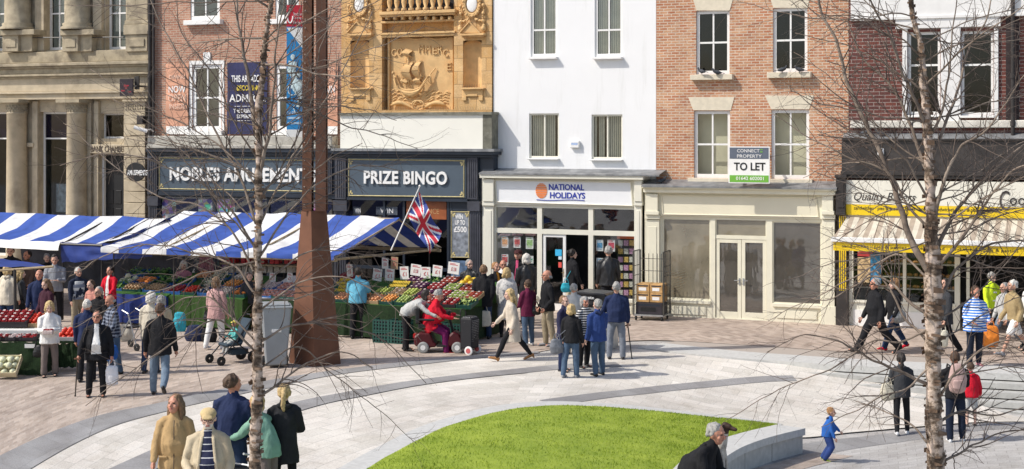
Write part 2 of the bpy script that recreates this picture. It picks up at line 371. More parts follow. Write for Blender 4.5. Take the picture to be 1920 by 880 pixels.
# pale slabs between band and lawn, bending with the arc
near = gp([(200, 1400), (330, 1260), (450, 1120), (560, 1010), (680, 930), (800, 880), (920, 850), (1050, 840), (1200, 850), (1400, 880), (1700, 960)])
loft('pale_slabs', A_in, near, 110, 50, .010, M_SLAB, fz=tlow)
rim_far = gp([(1010, 664), (1100, 660), (1185, 655), (1260, 664), (1360, 674), (1480, 686), (1620, 706), (1750, 735), (1850, 765), (1960, 790), (2200, 800)])
rim_near = gp([(900, 850), (1000, 830), (1100, 815), (1200, 810), (1300, 810), (1400, 812), (1500, 822), (1600, 812), (1740, 800), (1840, 793), (1960, 792)])
loft('pale_slabs', rim_far, rim_near, 80, 30, .016, M_SLAB, fz=tlow)
# second and third bands
def band(pts, w0, w1, nm='dark_band', m=M_BAND, dz=.024, n=60):
    c = path(gp(pts), n); a = []; b = []
    for i, p in enumerate(c):
        t = (c[min(i + 1, n - 1)] - c[max(i - 1, 0)]).normalized(); q = Vector((-t.y, t.x)); w = (w0 + (w1 - w0) * i / (n - 1)) / 2
        a.append(p + q * w); b.append(p - q * w)
    loft(nm, a, b, n, 3, dz, m, fz=tlow)
band([(60, 1010), (150, 935), (270, 872), (400, 815), (565, 762), (665, 741), (780, 720), (960, 699), (1060, 689), (1160, 685)], .75, .45)
band([(1030, 757), (1095, 748), (1160, 740), (1250, 730), (1352, 720), (1430, 713), (1490, 711)], .5, .3)
band([(1420, 862), (1510, 847), (1600, 833), (1736, 815), (1832, 803), (1940, 800), (2100, 802)], .75, .6)
# grey setts nearest the camera on the right
loft('grey_setts', gp([(1380, 872), (1510, 853), (1600, 839), (1736, 821), (1832, 809), (1940, 806), (2150, 808)]),
     gp([(1300, 1150), (1450, 1130), (1600, 1110), (1750, 1100), (1900, 1100), (2050, 1100), (2300, 1100)]), 60, 20, .020, M_SLAB2, fz=tlow)
loft('brown_paving', gp([(1375, 892), (1420, 880), (1507, 856), (1530, 851)]), gp([(1440, 905), (1500, 884), (1560, 868), (1600, 858)]), 14, 4, .026, M_PAVE, fz=tlow)

# steps: coping at street level, then steps that die into the dipping plaza
def offs(d, n=70, x0=0, x1=15.0):
    out = []
    base = path([(x, edgeY(x)) for x in (EDGE[0][0] - .02, *[e[0] for e in EDGE[1:]])], n)
    for i, p in enumerate(base):
        t = (base[min(i + 1, n - 1)] - base[max(i - 1, 0)]).normalized(); out.append(p + Vector((t.y, -t.x)) * d)
    return out
def slab(name, d0, d1, ztop, zbot, m):
    a = offs(d0); b = offs(d1); n = len(a); mb = MB()
    vs = []
    for i in range(n): vs += [(a[i].x, a[i].y, ztop), (b[i].x, b[i].y, ztop), (b[i].x, b[i].y, zbot), (a[i].x, a[i].y, zbot)]
    fs = []
    for i in range(n - 1):
        for k in range(4): k2 = (k + 1) % 4; fs.append((i * 4 + k, (i + 1) * 4 + k, (i + 1) * 4 + k2, i * 4 + k2))
    fs += [(0, 1, 2, 3), (4 * n - 1, 4 * n - 2, 4 * n - 3, 4 * n - 4)]
    mb.add(vs, fs); o = mb.build(name, m); tag(o, kind='structure')
    bm = bmesh.new(); bm.from_mesh(o.data); bmesh.ops.recalc_face_normals(bm, faces=bm.faces); bm.to_mesh(o.data); bm.free()
slab('step_coping', -1.0, .02, .020, -.118, M_KERB)
slab('step_shadow', -.9, -.01, -.12, -.5, M_BLACKP)  # black slab paints the shadow line under the coping
slab('street_bed', -4.5, -.6, .003, -.20, M_PAVE)
for k in range(1, 5):
    pass
    slab('step', .28 * (k - 1) - .02, .28 * k + .02, -.145 * k, -.145 * k - .118, M_STEP)
    slab('step_shadow', .28 * (k - 1) - .2, .28 * k - .03, -.145 * k - .12, -.145 * k - .6, M_BLACKP)  # black slab paints the shadow line under each tread

# lawn, a low mound
lawn_far = gp([(560, 990), (620, 930), (690, 882), (760, 842), (830, 807), (900, 785), (960, 771), (1040, 764), (1100, 765), (1200, 772), (1300, 783), (1400, 795), (1458, 804)])
lawn_near = gp([(700, 1050), (800, 1040), (900, 1030), (1000, 1020), (1080, 1010), (1150, 1000), (1200, 990), (1225, 1060), (1262, 990), (1300, 930), (1335, 885), (1369, 845), (1410, 824), (1456, 807)])
def lawn_z(x, y): return tlow(x, y)
lawn_a = path(lawn_far, 120); lawn_b = path(lawn_near, 120)
def mound(t): return .10 * math.sin(PI * min(1, max(0, t))) + .02
vs = []; m_ = 40
for i in range(120):
    for j in range(m_ + 1):
        p = lawn_a[i].lerp(lawn_b[i], j / m_); vs.append((p.x, p.y, tlow(p.x, p.y) + .02 + min(.06, mound(j / m_)) + .01 * noise.noise(Vector((p.x * 2, p.y * 2, 0)))))
fs = [(i * (m_ + 1) + j, i * (m_ + 1) + j + 1, (i + 1) * (m_ + 1) + j + 1, (i + 1) * (m_ + 1) + j) for i in range(119) for j in range(m_)]
def grassmat():
    m = bpy.data.materials.new('lawn_grass'); m.use_nodes = True; n = m.node_tree.nodes; l = m.node_tree.links; b = n['Principled BSDF']
    tc = n.new('ShaderNodeTexCoord'); a = n.new('ShaderNodeTexNoise'); a.inputs['Scale'].default_value = 1.3; a.inputs['Detail'].default_value = 8; a.inputs['Roughness'].default_value = .7
    l.new(tc.outputs['Object'], a.inputs['Vector']); r = n.new('ShaderNodeValToRGB'); e = r.color_ramp.elements
    e[0].position = .35; e[0].color = (.185, .26, .022, 1); e[1].position = .68; e[1].color = (.31, .385, .045, 1)
    l.new(a.outputs['Fac'], r.inputs[0]); l.new(r.outputs[0], b.inputs['Base Color']); b.inputs['Roughness'].default_value = .6
    b.inputs['Specular IOR Level'].default_value = .2
    return m
M_GRASS = grassmat()
mb = MB(); mb.add(vs, fs); lw = mb.build('lawn', M_GRASS, smooth=True); tag(lw, kind='structure')
if lw.data.polygons[100].normal.z < 0: lw.data.flip_normals()
random.seed(3); mb = MB()
for _ in range(52000):
    i = random.random() * 118.9; j = random.random(); k = int(i)
    a = lawn_a[k].lerp(lawn_a[k + 1], i - k); b = lawn_b[k].lerp(lawn_b[k + 1], i - k); p = a.lerp(b, j)
    if p.y < 19.5: continue
    if j > .97 or j < .004: continue
    z = tlow(p.x, p.y) + .02 + min(.06, mound(j)); h = random.uniform(.014, .036); th = random.uniform(0, PI); w = random.uniform(.004, .009)
    dx, dy = w * math.cos(th), w * math.sin(th); lx, ly = random.uniform(-.025, .025), random.uniform(-.025, .025)
    mb.add([(p.x - dx, p.y - dy, z - .01), (p.x + dx, p.y + dy, z - .01), (p.x + lx, p.y + ly, z + h)], [(0, 1, 2)])
gb = mb.build('lawn_blades', M_GRASS); tag(gb, 'bright green mown grass blades of the rounded plaza lawn', 'grass', kind='stuff')
# pale kerb strip around the lawn
rim_a = path(lawn_far, 90); out_e = []; 
for i, p in enumerate(rim_a):
    t = (rim_a[min(i + 1, 89)] - rim_a[max(i - 1, 0)]).normalized(); out_e.append(p + Vector((-t.y, t.x)) * .42)
if (out_e[45] - lawn_b[60]).length < (rim_a[45] - lawn_b[60]).length:
    out_e = [2 * a - b for a, b in zip(rim_a, out_e)]
loft('lawn_edging', rim_a, out_e, 90, 2, .030, M_KERB, fz=tlow)

# curved granite seat wall at the lawn's right edge
top_in = path(gp([(1330, 905), (1340, 880), (1372, 842), (1415, 822), (1466, 806)]), 40)
seat = empty('seat_wall', (top_in[20].x, top_in[20].y, 0), 0, 'curved pale granite seat wall holding the right edge of the lawn', 'wall')
NB = 481
base_out = path(gp([(1255, 1110), (1272, 1050), (1295, 1000), (1322, 955), (1348, 923), (1380, 898), (1418, 880), (1460, 866), (1507, 853)]), NB)
ZT = 0
def wallring(name, d0, d1, z0, z1, m, i0=0, i1=481):
    mb = MB(); vs = []
    for i in range(i0, i1):
        p = base_out[i]; t = (base_out[min(i + 1, NB - 1)] - base_out[max(i - 1, 0)]).normalized(); q = Vector((-t.y, t.x))
        if q.y < 0: q = -q
        a = p + q * d0; b = p + q * d1
        g_ = tlow(p.x, p.y) + .46; vs += [(a.x, a.y, g_ + z1), (b.x, b.y, g_ + z1), (b.x, b.y, g_ + z0), (a.x, a.y, g_ + z0)]
    n = i1 - i0; fs = []
    for i in range(n - 1):
        for k in range(4): k2 = (k + 1) % 4; fs.append((i * 4 + k, (i + 1) * 4 + k, (i + 1) * 4 + k2, i * 4 + k2))
    fs += [(0, 1, 2, 3), (4 * n - 1, 4 * n - 2, 4 * n - 3, 4 * n - 4)]
    mb.add(vs, fs).shift((-seat.location.x, -seat.location.y, 0)); o = mb.build(name, m, seat)
    bm = bmesh.new(); bm.from_mesh(o.data); bmesh.ops.recalc_face_normals(bm, faces=bm.faces); bm.to_mesh(o.data); bm.free(); return o
wallring('coping', -.03, .52, ZT - .12, ZT, M_KERB)
for k in range(8): wallring('panel', 0.02, .45, ZT - .85, ZT - .121, M_STEP, k * 60, k * 60 + 60 + (k == 7))
wallring('core', .04, .42, ZT - .9, ZT - .122, M_BLACKP)

# ---------------------------------------------------------------- the street front: a plane turned 23 degrees, u along it, z up, off towards the camera
ANG = math.atan(FPX / 6500.0)
EU = Vector((math.cos(ANG), -math.sin(ANG))); NN = Vector((-math.sin(ANG), -math.cos(ANG)))
P0 = flat(1256, 594)
def U(px, off=0):
    k = (px - CX) / FPX; ox, oy = P0.x + NN.x * off, P0.y + NN.y * off
    return (k * oy - ox) / (EU.x - k * EU.y)
def DU(u, off=0): return P0.y + NN.y * off + u * EU.y
def Z(px, py, off=0): return H - (py - YH) * DU(U(px, off), off) / FPX
def FW(u, off=0, z=0): return Vector((P0.x + EU.x * u + NN.x * off, P0.y + EU.y * u + NN.y * off, z))
class Bld:
    """a building whose parts are given by photo rectangles laid on its own front plane"""
    def __init__(s, name, px0, label, cat='building', off=0):
        s.u0 = U(px0); s.o = empty(name, FW(s.u0), -ANG, label, cat); s.inv = (-s.u0, 0, 0)
    def put(s, mb, name, m, parent=None, smooth=False, bevel=0):
        mb.shift(s.inv); return mb.build(name, m, parent or s.o, smooth, bevel)
def rect(px0, py0, px1, py1, off):
    u0, u1 = U(px0, off), U(px1, off); pm = (px0 + px1) / 2
    z0, z1 = Z(pm, py1, off), Z(pm, py0, off); return u0, u1, z0, z1
def fb(mb, px0, py0, px1, py1, o0, o1, foot=False):
    """box seen as this photo rectangle, from off o0 (back) to o1 (front)"""
    u0, u1, z0, z1 = rect(px0, py0, px1, py1, o1)
    if foot: z0 = -.05
    mb.box(u0, u1, -o1, -o0, z0, z1); return mb
def wall(mb, u0, u1, z0, z1, y, openings, depth=.14):
    """front face at local y with rectangular holes and their reveals"""
    us = sorted({u0, u1, *[min(max(o[k], u0), u1) for o in openings for k in (0, 1)]}); zs = sorted({z0, z1, *[min(max(o[k], z0), z1) for o in openings for k in (2, 3)]})
    for a, b in zip(us, us[1:]):
        for c, d in zip(zs, zs[1:]):
            mu, mz = (a + b) / 2, (c + d) / 2
            if any(o[0] < mu < o[1] and o[2] < mz < o[3] for o in openings): continue
            mb.add([(a, y, c), (b, y, c), (b, y, d), (a, y, d)], [(0, 1, 2, 3)])
    for o in openings:
        a, b, c, d = o[:4]; e = y + depth
        mb.add([(a, y, c), (a, y, d), (a, e, d), (a, e, c)], [(0, 1, 2, 3)]); mb.add([(b, y, c), (b, e, c), (b, e, d), (b, y, d)], [(0, 1, 2, 3)])
        mb.add([(a, y, d), (b, y, d), (b, e, d), (a, e, d)], [(0, 1, 2, 3)]); mb.add([(a, y, c), (a, e, c), (b, e, c), (b, y, c)], [(0, 1, 2, 3)])
    return mb
def rest(mb, u0, u1, z0, z1, y, back=7):      # sides, top and back of a building
    mb.add([(u0, y, z0), (u0, y, z1), (u0, y + back, z1), (u0, y + back, z0)], [(0, 1, 2, 3)])
    mb.add([(u1, y, z0), (u1, y + back, z0), (u1, y + back, z1), (u1, y, z1)], [(0, 1, 2, 3)])
    mb.add([(u0, y, z1), (u1, y, z1), (u1, y + back, z1), (u0, y + back, z1)], [(0, 1, 2, 3)])
    mb.add([(u0, y + back, z0), (u0, y + back, z1), (u1, y + back, z1), (u1, y + back, z0)], [(0, 1, 2, 3)])
    return mb
def sash(B, r, y, fr=.075, bars=(1, 1), m=None, glass=None, back=None, sill=None, mid=.5, blind=None, mullion_only=False, sillm=None, slats=14, deep=.9):
    """sash window in opening r, set back at local y; frame > pane, sill, blind, room"""
    m = m or M_WPAINT; u0, u1, z0, z1 = r; mb = MB(); d = .05
    mb.box(u0, u0 + fr, y, y + d, z0, z1); mb.box(u1 - fr, u1, y, y + d, z0, z1)
    mb.box(u0 + fr, u1 - fr, y, y + d, z1 - fr, z1); mb.box(u0 + fr, u1 - fr, y, y + d, z0, z0 + fr * 1.25)
    zm = z0 + (z1 - z0) * mid; t = .022
    if not mullion_only: mb.box(u0 + fr, u1 - fr, y + .008, y + d, zm - .025, zm + .025)
    um = (u0 + u1) / 2
    if bars[0]:
        mb.box(um - t, um + t, y + .012, y + d - .004, zm + (.0255 if not mullion_only else 0) , z1 - fr)
        mb.box(um - t, um + t, y + .012, y + d - .004, z0 + fr * 1.25, zm - (.0255 if not mullion_only else 0))
    w = B.put(mb, 'window', m)
    g = MB(); g.add([(u0 + fr - .01, y + .035, z0 + fr), (u1 - fr + .01, y + .035, z0 + fr), (u1 - fr + .01, y + .035, z1 - fr + .01), (u0 + fr - .01, y + .035, z1 - fr + .01)], [(0, 1, 2, 3)])
    B.put(g, 'pane', glass or M_GLASS, w)
    if blind:
        b = MB(); n = slats; random.seed(int(u0 * 100) & 255)
        for i in range(n):
            if random.random() < .07: continue
            x = u0 + fr + (i + .5) * (u1 - u0 - 2 * fr) / n; q = .28 * (u1 - u0 - 2 * fr) / n
            b.add([(x - q, y + .09, z0), (x + q, y + .13, z0), (x + q, y + .13, z1 - .03), (x - q, y + .09, z1 - .03)], [(0, 1, 2, 3)])
        B.put(b, 'vertical_blind', blind, w)
    rm = MB(); yb = y + deep; a, b_, c, dd = u0 - .3, u1 + .3, z0 - .3, z1 + .15; y0 = y + .16
    rm.add([(a, yb, c), (b_, yb, c), (b_, yb, dd), (a, yb, dd)], [(0, 1, 2, 3)])
    for q in ([(a, y0, c), (a, yb, c), (a, yb, dd), (a, y0, dd)], [(b_, y0, c), (b_, y0, dd), (b_, yb, dd), (b_, yb, c)], [(a, y0, dd), (a, yb, dd), (b_, yb, dd), (b_, y0, dd)], [(a, y0, c), (b_, y0, c), (b_, yb, c), (a, yb, c)]):
        rm.add(q, [(0, 1, 2, 3)])
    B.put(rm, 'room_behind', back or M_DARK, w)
    if sill:
        s = MB(); s.box(u0 - sill[0], u1 + sill[0], y - .14 - sill[1], y + .02, z0 - sill[2], z0 - .001); B.put(s, 'sill', sillm or M_LINTEL, w, bevel=.008)
    return w
ZTOP = 12.0

# ---- red brick house (to let)
UP = -.35
B5 = Bld('brick_house', 1230, 'orange brick house with four white sash windows above the empty cream shopfront')
wins = [(rect(1305, 20, 1368, 140, UP), 1), (rect(1449, 15, 1514, 136, UP), 1), (rect(1301, 208, 1369, 334, UP), 0), (rect(1446, 206, 1517, 336, UP), 0)]
ua, ub = U(1230.5, UP), U(1591, UP)
mb = wall(MB(), ua, ub, 3.0, ZTOP, -UP, [w[0] for w in wins]); rest(mb, ua, ub, 0, ZTOP, -UP, 6); B5.put(mb, 'wall', M_BRICK)
M_WARMROOM = mat('empty_room', (.50, .46, .37), .9, .15, 1)
for r, up in wins:
    sash(B5, r, -UP + .06, .085, glass=M_GLASSD if up else M_GLASS, back=M_DARK if up else M_WR, sill=(.12, .10, .15), deep=.9 if up else .34)
for c in ((1290, 1377, 1300, 1370, 182, 207), (1434, 1526, 1446, 1517, 179, 205), (1297, 1376, 1306, 1368, -8, 20), (1441, 1520, 1450, 1514, -12, 15)):
    mb = MB(); o = UP + .012
    mb.prism([(U(c[2], o), Z(c[2], c[5], o)), (U(c[3], o), Z(c[3], c[5], o)), (U(c[1], o), Z(c[1], c[4], o)), (U(c[0], o), Z(c[0], c[4], o))], -o, -o + .05)
    B5.put(mb, 'lintel', M_LINTEL)

# shopfronts, built from rectangles
def shopfront(name, px0, label):
    return Bld(name, px0, label, 'shopfront')
S5 = shopfront('empty_shopfront', 1205, 'empty cream painted shopfront with double doors under the brick house')
u0, u1 = U(1207), U(1566)
r = lambda *a: rect(*a, 0)
op = [rect(1242, 410, 1332, 562, 0), rect(1341, 413, 1437, 598, 0), rect(1448, 416, 1540, 571, 0)]
ztop = Z(1385, 362)
mb = wall(MB(), u0 + .02, u1 - .02, -.05, ztop, 0, op, .12); S5.put(mb, 'front', M_CREAM)
# room behind
def room(S, u0, u1, z1, y0, y1, m, floor=None):
    mb = MB(); c = -.04
    mb.add([(u0, y1, c), (u1, y1, c), (u1, y1, z1), (u0, y1, z1)], [(0, 1, 2, 3)]); mb.add([(u0, y0, c), (u0, y1, c), (u0, y1, z1), (u0, y0, z1)], [(0, 1, 2, 3)])
    mb.add([(u1, y0, c), (u1, y0, z1), (u1, y1, z1), (u1, y1, c)], [(0, 1, 2, 3)]); mb.add([(u0, y0, z1), (u0, y1, z1), (u1, y1, z1), (u1, y0, z1)], [(0, 1, 2, 3)])
    mb.add([(u0, y0, c + .05), (u1, y0, c + .05), (u1, y1, c + .05), (u0, y1, c + .05)], [(0, 1, 2, 3)])
    return S.put(mb, 'shop_room', m)
room(S5, u0 + .05, u1 - .05, ztop - .05, .16, 3.2, M_CARPET)
def pane(S, rc, y, m=None, parent=None):
    g = MB(); g.add([(rc[0], y, rc[2]), (rc[1], y, rc[2]), (rc[1], y, rc[3]), (rc[0], y, rc[3])], [(0, 1, 2, 3)]); return S.put(g, 'pane', m or M_GLASSS, parent)
M_DUSTGLASS = glassmat('dusty_shop_glass', (.8, .78, .7), .10, film=(.36, .32, .23), fmix=.62)
M_DUSTGLASS2 = glassmat('grimy_shop_glass', (.7, .7, .68), .12, film=(.20, .18, .15), fmix=.40)
for q in (op[0], op[2]):
    f = MB(); t = .035; a, b, c, d = q
    f.box(a, a + t, .03, .09, c, d); f.box(b - t, b, .03, .09, c, d); f.box(a + t, b - t, .03, .09, c, c + t); f.box(a + t, b - t, .03, .09, d - t, d)
    w = S5.put(f, 'shop_window', M_CREAM); pane(S5, (a + t, b - t, c + t, d - t), .06, M_DUSTGLASS if q is op[0] else M_DUSTGLASS2, w)
tr = rect(1341, 413, 1437, 442, 0); f = MB(); f.box(tr[0], tr[1], .02, .1, tr[2] - .10, tr[2]); f.box(tr[0], tr[0] + .03, .03, .09, tr[2], tr[3]); f.box(tr[1] - .03, tr[1], .03, .09, tr[2], tr[3])
w = S5.put(f, 'transom_window', M_CREAM); pane(S5, (tr[0] + .03, tr[1] - .03, tr[2], tr[3]), .06, M_DUSTGLASS, w)
for a, b in ((1342, 1389.3), (1390, 1436.5)):
    dr = rect(a, 449, b, 597, 0); f = MB(); t = .10; A, B, C, D = dr; C = .01
    f.box(A, A + t, .03, .08, C, D); f.box(B - t, B, .03, .08, C, D); f.box(A + t, B - t, .03, .08, C, C + .2); f.box(A + t, B - t, .03, .08, D - t, D)
    w = S5.put(f, 'door', M_CREAM, bevel=.004); pane(S5, (A + t, B - t, C + .2, D - t), .055, M_DUSTGLASS2, w)
    xh = B - .05 if a < 1380 else A + .05; h = MB(); zc = Z(1390, 527)
    h.box(xh - .02, xh + .02, .012, .03, zc - .11, zc + .07); h.box(xh, xh + (-.13 if a < 1380 else .13), -.03, -.015, zc, zc + .02); h.box(xh - .01, xh + .01, -.03, .012, zc, zc + .02)
    S5.put(h, 'handle', M_STEEL, w)
# fascia with splayed panel, pilasters, risers, cornice
mb = MB(); fb(mb, 1212, 362, 1560, 408, 0, .05); S5.put(mb, 'fascia', M_CREAM)
mb = MB(); o = .14
P = [(1240, 366), (1530, 371), (1534, 407), (1243, 402)]
mb.prism([(U(a, .1), Z(a, b, .1)) for a, b in reversed(P)], -.062, -.05)
for (a, b), (c, d) in zip(P, P[1:] + P[:1]):
    p = (U(a, .08), -.07, Z(a, b, .08)); q = (U(c, .08), -.07, Z(c, d, .08)); mb.tube([p, q], .018, 6)
S5.put(mb, 'fascia_panel', mat('cream_panel', (.74, .69, .53), .5, .03, 2))
for a, b in ((1210, 1236), (1541, 1565)):
    mb = MB(); fb(mb, a, 412, b, 600, 0, .08, True); fb(mb, a + 5, 425, b - 5, 560, .08, .095); fb(mb, a - 2, 575, b + 2, 600, 0, .11, True)
    fb(mb, a - 1, 403, b + 1, 411, 0, .13); fb(mb, a, 364, b - 3, 403, 0, .16); fb(mb, a - 1, 396, b - 1, 403, 0, .19)
    S5.put(mb, 'pilaster', M_CREAM, bevel=.006)
for a, b in ((1242, 1332), (1448, 1540)):
    mb = MB(); fb(mb, a, 563 + (a - 1242) * .04, b, 569 + (a - 1242) * .04, 0, .06); fb(mb, a + 8, 575 + (a - 1242) * .04, b - 8, 590 + (a - 1242) * .04, 0, .025)
    S5.put(mb, 'stall_riser', M_CREAM, bevel=.005)
mb = MB(); fb(mb, 1206, 354, 1566, 364, -.35, .22); fb(mb, 1204, 351, 1568, 356, -.35, .30); S5.put(mb, 'cornice', M_CREAM, bevel=.01)
mb = MB(); zc = Z(1385, 351, .3); a, b = U(1203, .3), U(1569, .3)
mb.add([(a, -.33, zc + .012), (b, -.33, zc + .012), (b, .35, zc + .16), (a, .35, zc + .16), (a, -.33, zc - .03), (b, -.33, zc - .03)], [(0, 1, 2, 3), (4, 5, 1, 0)])
S5.put(mb, 'lead_roof', M_LEAD)
# notices inside the left pane
mb = MB(); fb(mb, 1285, 476, 1294, 499, -.2, -.19); fb(mb, 1299, 476, 1314, 499, -.2, -.19); S5.put(mb, 'notice', mat('grey_notice', (.25, .25, .27), .6))
mb = MB(); fb(mb, 1302, 481, 1311, 494, -.189, -.18); S5.put(mb, 'notice_picture', mat('purple_notice', (.05, .03, .08), .6))

# TO LET board on brackets
TL = Bld('to_let_board', 1366, 'white TO LET letting agent board with grey top and green foot on the brick wall', 'sign')
o = .55
mb = MB(); fb(mb, 1366, 275, 1443, 344, o - .03, o); TL.put(mb, 'board', M_LETTER)
mb = MB(); fb(mb, 1368, 277, 1441, 298, o, o + .006); TL.put(mb, 'header', mat('slate_header', (.11, .13, .17), .5, .05))
mb = MB(); fb(mb, 1368, 329, 1441, 342, o, o + .006); TL.put(mb, 'footer', mat('green_footer', (.16, .42, .05), .5, .05))
def ftext(S, txt, px0, py0, px1, py1, off, m, depth=.02, parent=None, **k):
    u0, u1, z0, z1 = rect(px0, py0, px1, py1, off + depth); return S.put(text_mesh(txt, u0, u1, z0, z1, -off, depth, **k), 'lettering', m, parent)
M_INK = mat('black_ink', (.015, .015, .015), .6, .05)
ftext(TL, 'TO LET', 1376, 305, 1435, 320, o, M_INK, .008, bold=.02)
ftext(TL, 'CONNECT', 1382, 280, 1424, 286, o + .006, M_LETTER, .006); ftext(TL, 'PROPERTY', 1382, 290, 1428, 296, o + .006, M_LETTER, .006)
ftext(TL, '=', 1425, 280, 1430, 286, o + .006, MATS['green_footer'], .006)
ftext(TL, '01642 602001', 1380, 331.5, 1432, 338, o + .006, M_LETTER, .006, bold=.01)
mb = MB(); fb(mb, 1400, 318, 1404, 322, -.35, o - .03); fb(mb, 1425, 290, 1429, 294, -.35, o - .03); fb(mb, 1380, 335, 1384, 339, -.35, o - .03); TL.put(mb, 'bracket', M_STEEL)

# ---- white rendered house
B4 = Bld('white_house', 925, 'tall white rendered house with four windows and vertical blinds')
wins = [(rect(995, -40, 1045, 107, UP), 1), (rect(1115, -40, 1167, 107, UP), 1), (rect(992, 213, 1048, 297, UP), 0), (rect(1109, 215, 1167, 299, UP), 0)]
ua, ub = U(925, UP), U(1230, UP)
mb = wall(MB(), ua, ub, 3.0, ZTOP, -UP, [w[0] for w in wins]); rest(mb, ua, ub, 0, ZTOP, -UP, 6); B4.put(mb, 'wall', M_WHITEW)
for r_, up in wins:
    if up: sash(B4, r_, -UP + .04, .075, glass=M_GLASS, back=M_DARK, sill=(.02, .05, .07), sillm=M_WPAINT, blind=M_BLIND, mid=.345, slats=13)
    else: sash(B4, r_, -UP + .05, .05, m=M_CREAMW, glass=M_GLASS, back=M_DARK, sill=(.02, .03, .04), sillm=M_WPAINT, blind=M_BLIND, mullion_only=True, slats=14)
AL = Bld('alarm_box', 1068, 'small white alarm box between the lower windows of the white house', 'alarm box')
mb = MB(); fb(mb, 1068, 264, 1086, 278, -.35, -.25); AL.put(mb, 'housing', M_WPAINT, bevel=.02)
mb = MB(); fb(mb, 1071, 268, 1083, 272, -.25, -.247); AL.put(mb, 'blue_mark', mat('alarm_blue', (.35, .45, .65), .5))

S4 = shopfront('travel_shopfront', 900, 'ivory travel agent shopfront with NATIONAL HOLIDAYS sign and open door')
u0, u1 = U(903), U(1204)
op = [rect(930, 389, 1007, 429, 0), rect(1016, 391, 1103, 431, 0), rect(1112, 392, 1190, 434, 0), rect(930, 438, 1007, 552, 0), rect(1016, 440, 1103, 592, 0), rect(1112, 443, 1190, 560, 0)]
op[4] = (op[4][0], op[4][1], 0.0, op[4][3])
for i in (1, 4): op[i] = (op[1][0], op[1][1], *op[i][2:])
for i in (0, 3): op[i] = (op[0][0], op[0][1], *op[i][2:])
for i in (2, 5): op[i] = (op[2][0], op[2][1], *op[i][2:])
zt_ = max(op[0][2], op[1][2]); 
for i in range(3): op[i] = (op[i][0], op[i][1], op[1][2], op[1][3])
op[3] = (*op[3][:3], op[4][3]); op[5] = (*op[5][:3], op[4][3])
ztop = Z(1050, 336)
mb = wall(MB(), u0 + .01, u1 - .01, -.05, ztop, 0, op, .12); S4.put(mb, 'front', M_CREAMW)
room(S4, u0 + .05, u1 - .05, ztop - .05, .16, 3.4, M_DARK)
for i in (0, 1, 2, 3, 5): pane(S4, op[i], .06, M_GLASSS)
dr = op[4]; ud = U(1060); f = MB(); t = .085
f.box(dr[0] + .02, dr[0] + .02 + t, .03, .08, .01, dr[3]); f.box(ud - t, ud, .03, .08, .01, dr[3]); f.box(dr[0] + t, ud - t, .03, .08, .01, .2); f.box(dr[0] + t, ud - t, .03, .08, dr[3] - t, dr[3] - .005)
w = S4.put(f, 'door', M_WPAINT); pane(S4, (dr[0] + t, ud - t, .2, dr[3] - t), .055, M_GLASSS, w)
h = MB(); zc = Z(1058, 512); h.tube([(ud - .04, -.03, zc - .12), (ud - .04, -.03, zc + .12)], .012, 8); h.box(ud - .1, ud - .02, -.035, -.02, zc, zc + .018); S4.put(h, 'handle', mat('brass', (.6, .42, .15), .35, .1, metal=.9), w)
for i, (a, b, c, d, col) in enumerate(((1041, 468, 1053, 480, (.05, .45, .75)), (1047, 481, 1053, 487, (.6, .75, .85)), (1047, 492, 1053, 502, (.75, .1, .08)))):
    s = MB(); fb(s, a, b, c, d, -.050, -.040); S4.put(s, 'sticker', mat('sticker%d' % i, col, .5), w)
# fascia, splayed
mb = MB(); fb(mb, 905, 332, 1202, 386, 0, .05); S4.put(mb, 'fascia', M_CREAMW)
P = [(928, 338), (1182, 342), (1186, 386), (932, 379)]
mb = MB(); mb.prism([(U(a, .1), Z(a, b, .1)) for a, b in reversed(P)], -.062, -.05); S4.put(mb, 'sign_panel', mat('white_sign_panel', (.80, .81, .82), .4, .02))
mb = MB()
for (a, b), (c, d) in zip(P, P[1:] + P[:1]): mb.tube([(U(a, .08), -.07, Z(a, b, .08)), (U(c, .08), -.07, Z(c, d, .08))], .022, 6)
S4.put(mb, 'sign_moulding', M_CREAMW)
M_ROYAL = mat('royal_blue_letters', (.03, .05, .35), .4, .05)
ftext(S4, 'NATIONAL', 1029, 345.5, 1095, 357, .062, M_ROYAL, .01, bold=.025); ftext(S4, 'HOLIDAYS', 1031, 361, 1097, 372.5, .062, M_ROYAL, .01, bold=.025)
mb = MB(); cx_, cz_, rr = U(1015, .07), Z(1015, 358, .07), .215
for k in range(9):
    za = -rr + k * 2 * rr / 9 + .006; zb = za + 2 * rr / 9 * .72; zm = max(abs(za), abs(zb)) if za * zb > 0 else max(abs(za), abs(zb))
    xa, xb = math.sqrt(max(0, rr * rr - za * za)), math.sqrt(max(0, rr * rr - zb * zb))
    mb.prism([(cx_ - xa * .82, cz_ + za), (cx_ + xa * .82, cz_ + za), (cx_ + xb * .82, cz_ + zb), (cx_ - xb * .82, cz_ + zb)], -.074, -.062)
S4.put(mb, 'sun_emblem', mat('logo_orange', (.80, .22, .04), .5, .05))
mb = MB(); pts = [(U(1006 + i * 9, .07), -.07, Z(1050, 375.5 + .9 * math.sin(i / 10 * 2 * PI), .07)) for i in range(11)]; mb.tube(pts, .011, 5); S4.put(mb, 'underline', M_ROYAL)
for a, b in ((905, 925), (1189, 1203)):
    mb = MB(); fb(mb, a, 386, b, 600, 0, .08, True); fb(mb, a + 4, 395, b - 4, 560, .08, .095); fb(mb, a - 1, 378, b + 1, 386, 0, .14); fb(mb, a, 336, b, 378, 0, .17); fb(mb, a - 2, 570, b + 2, 600, 0, .12, True)
    S4.put(mb, 'pilaster', M_CREAMW, bevel=.006)
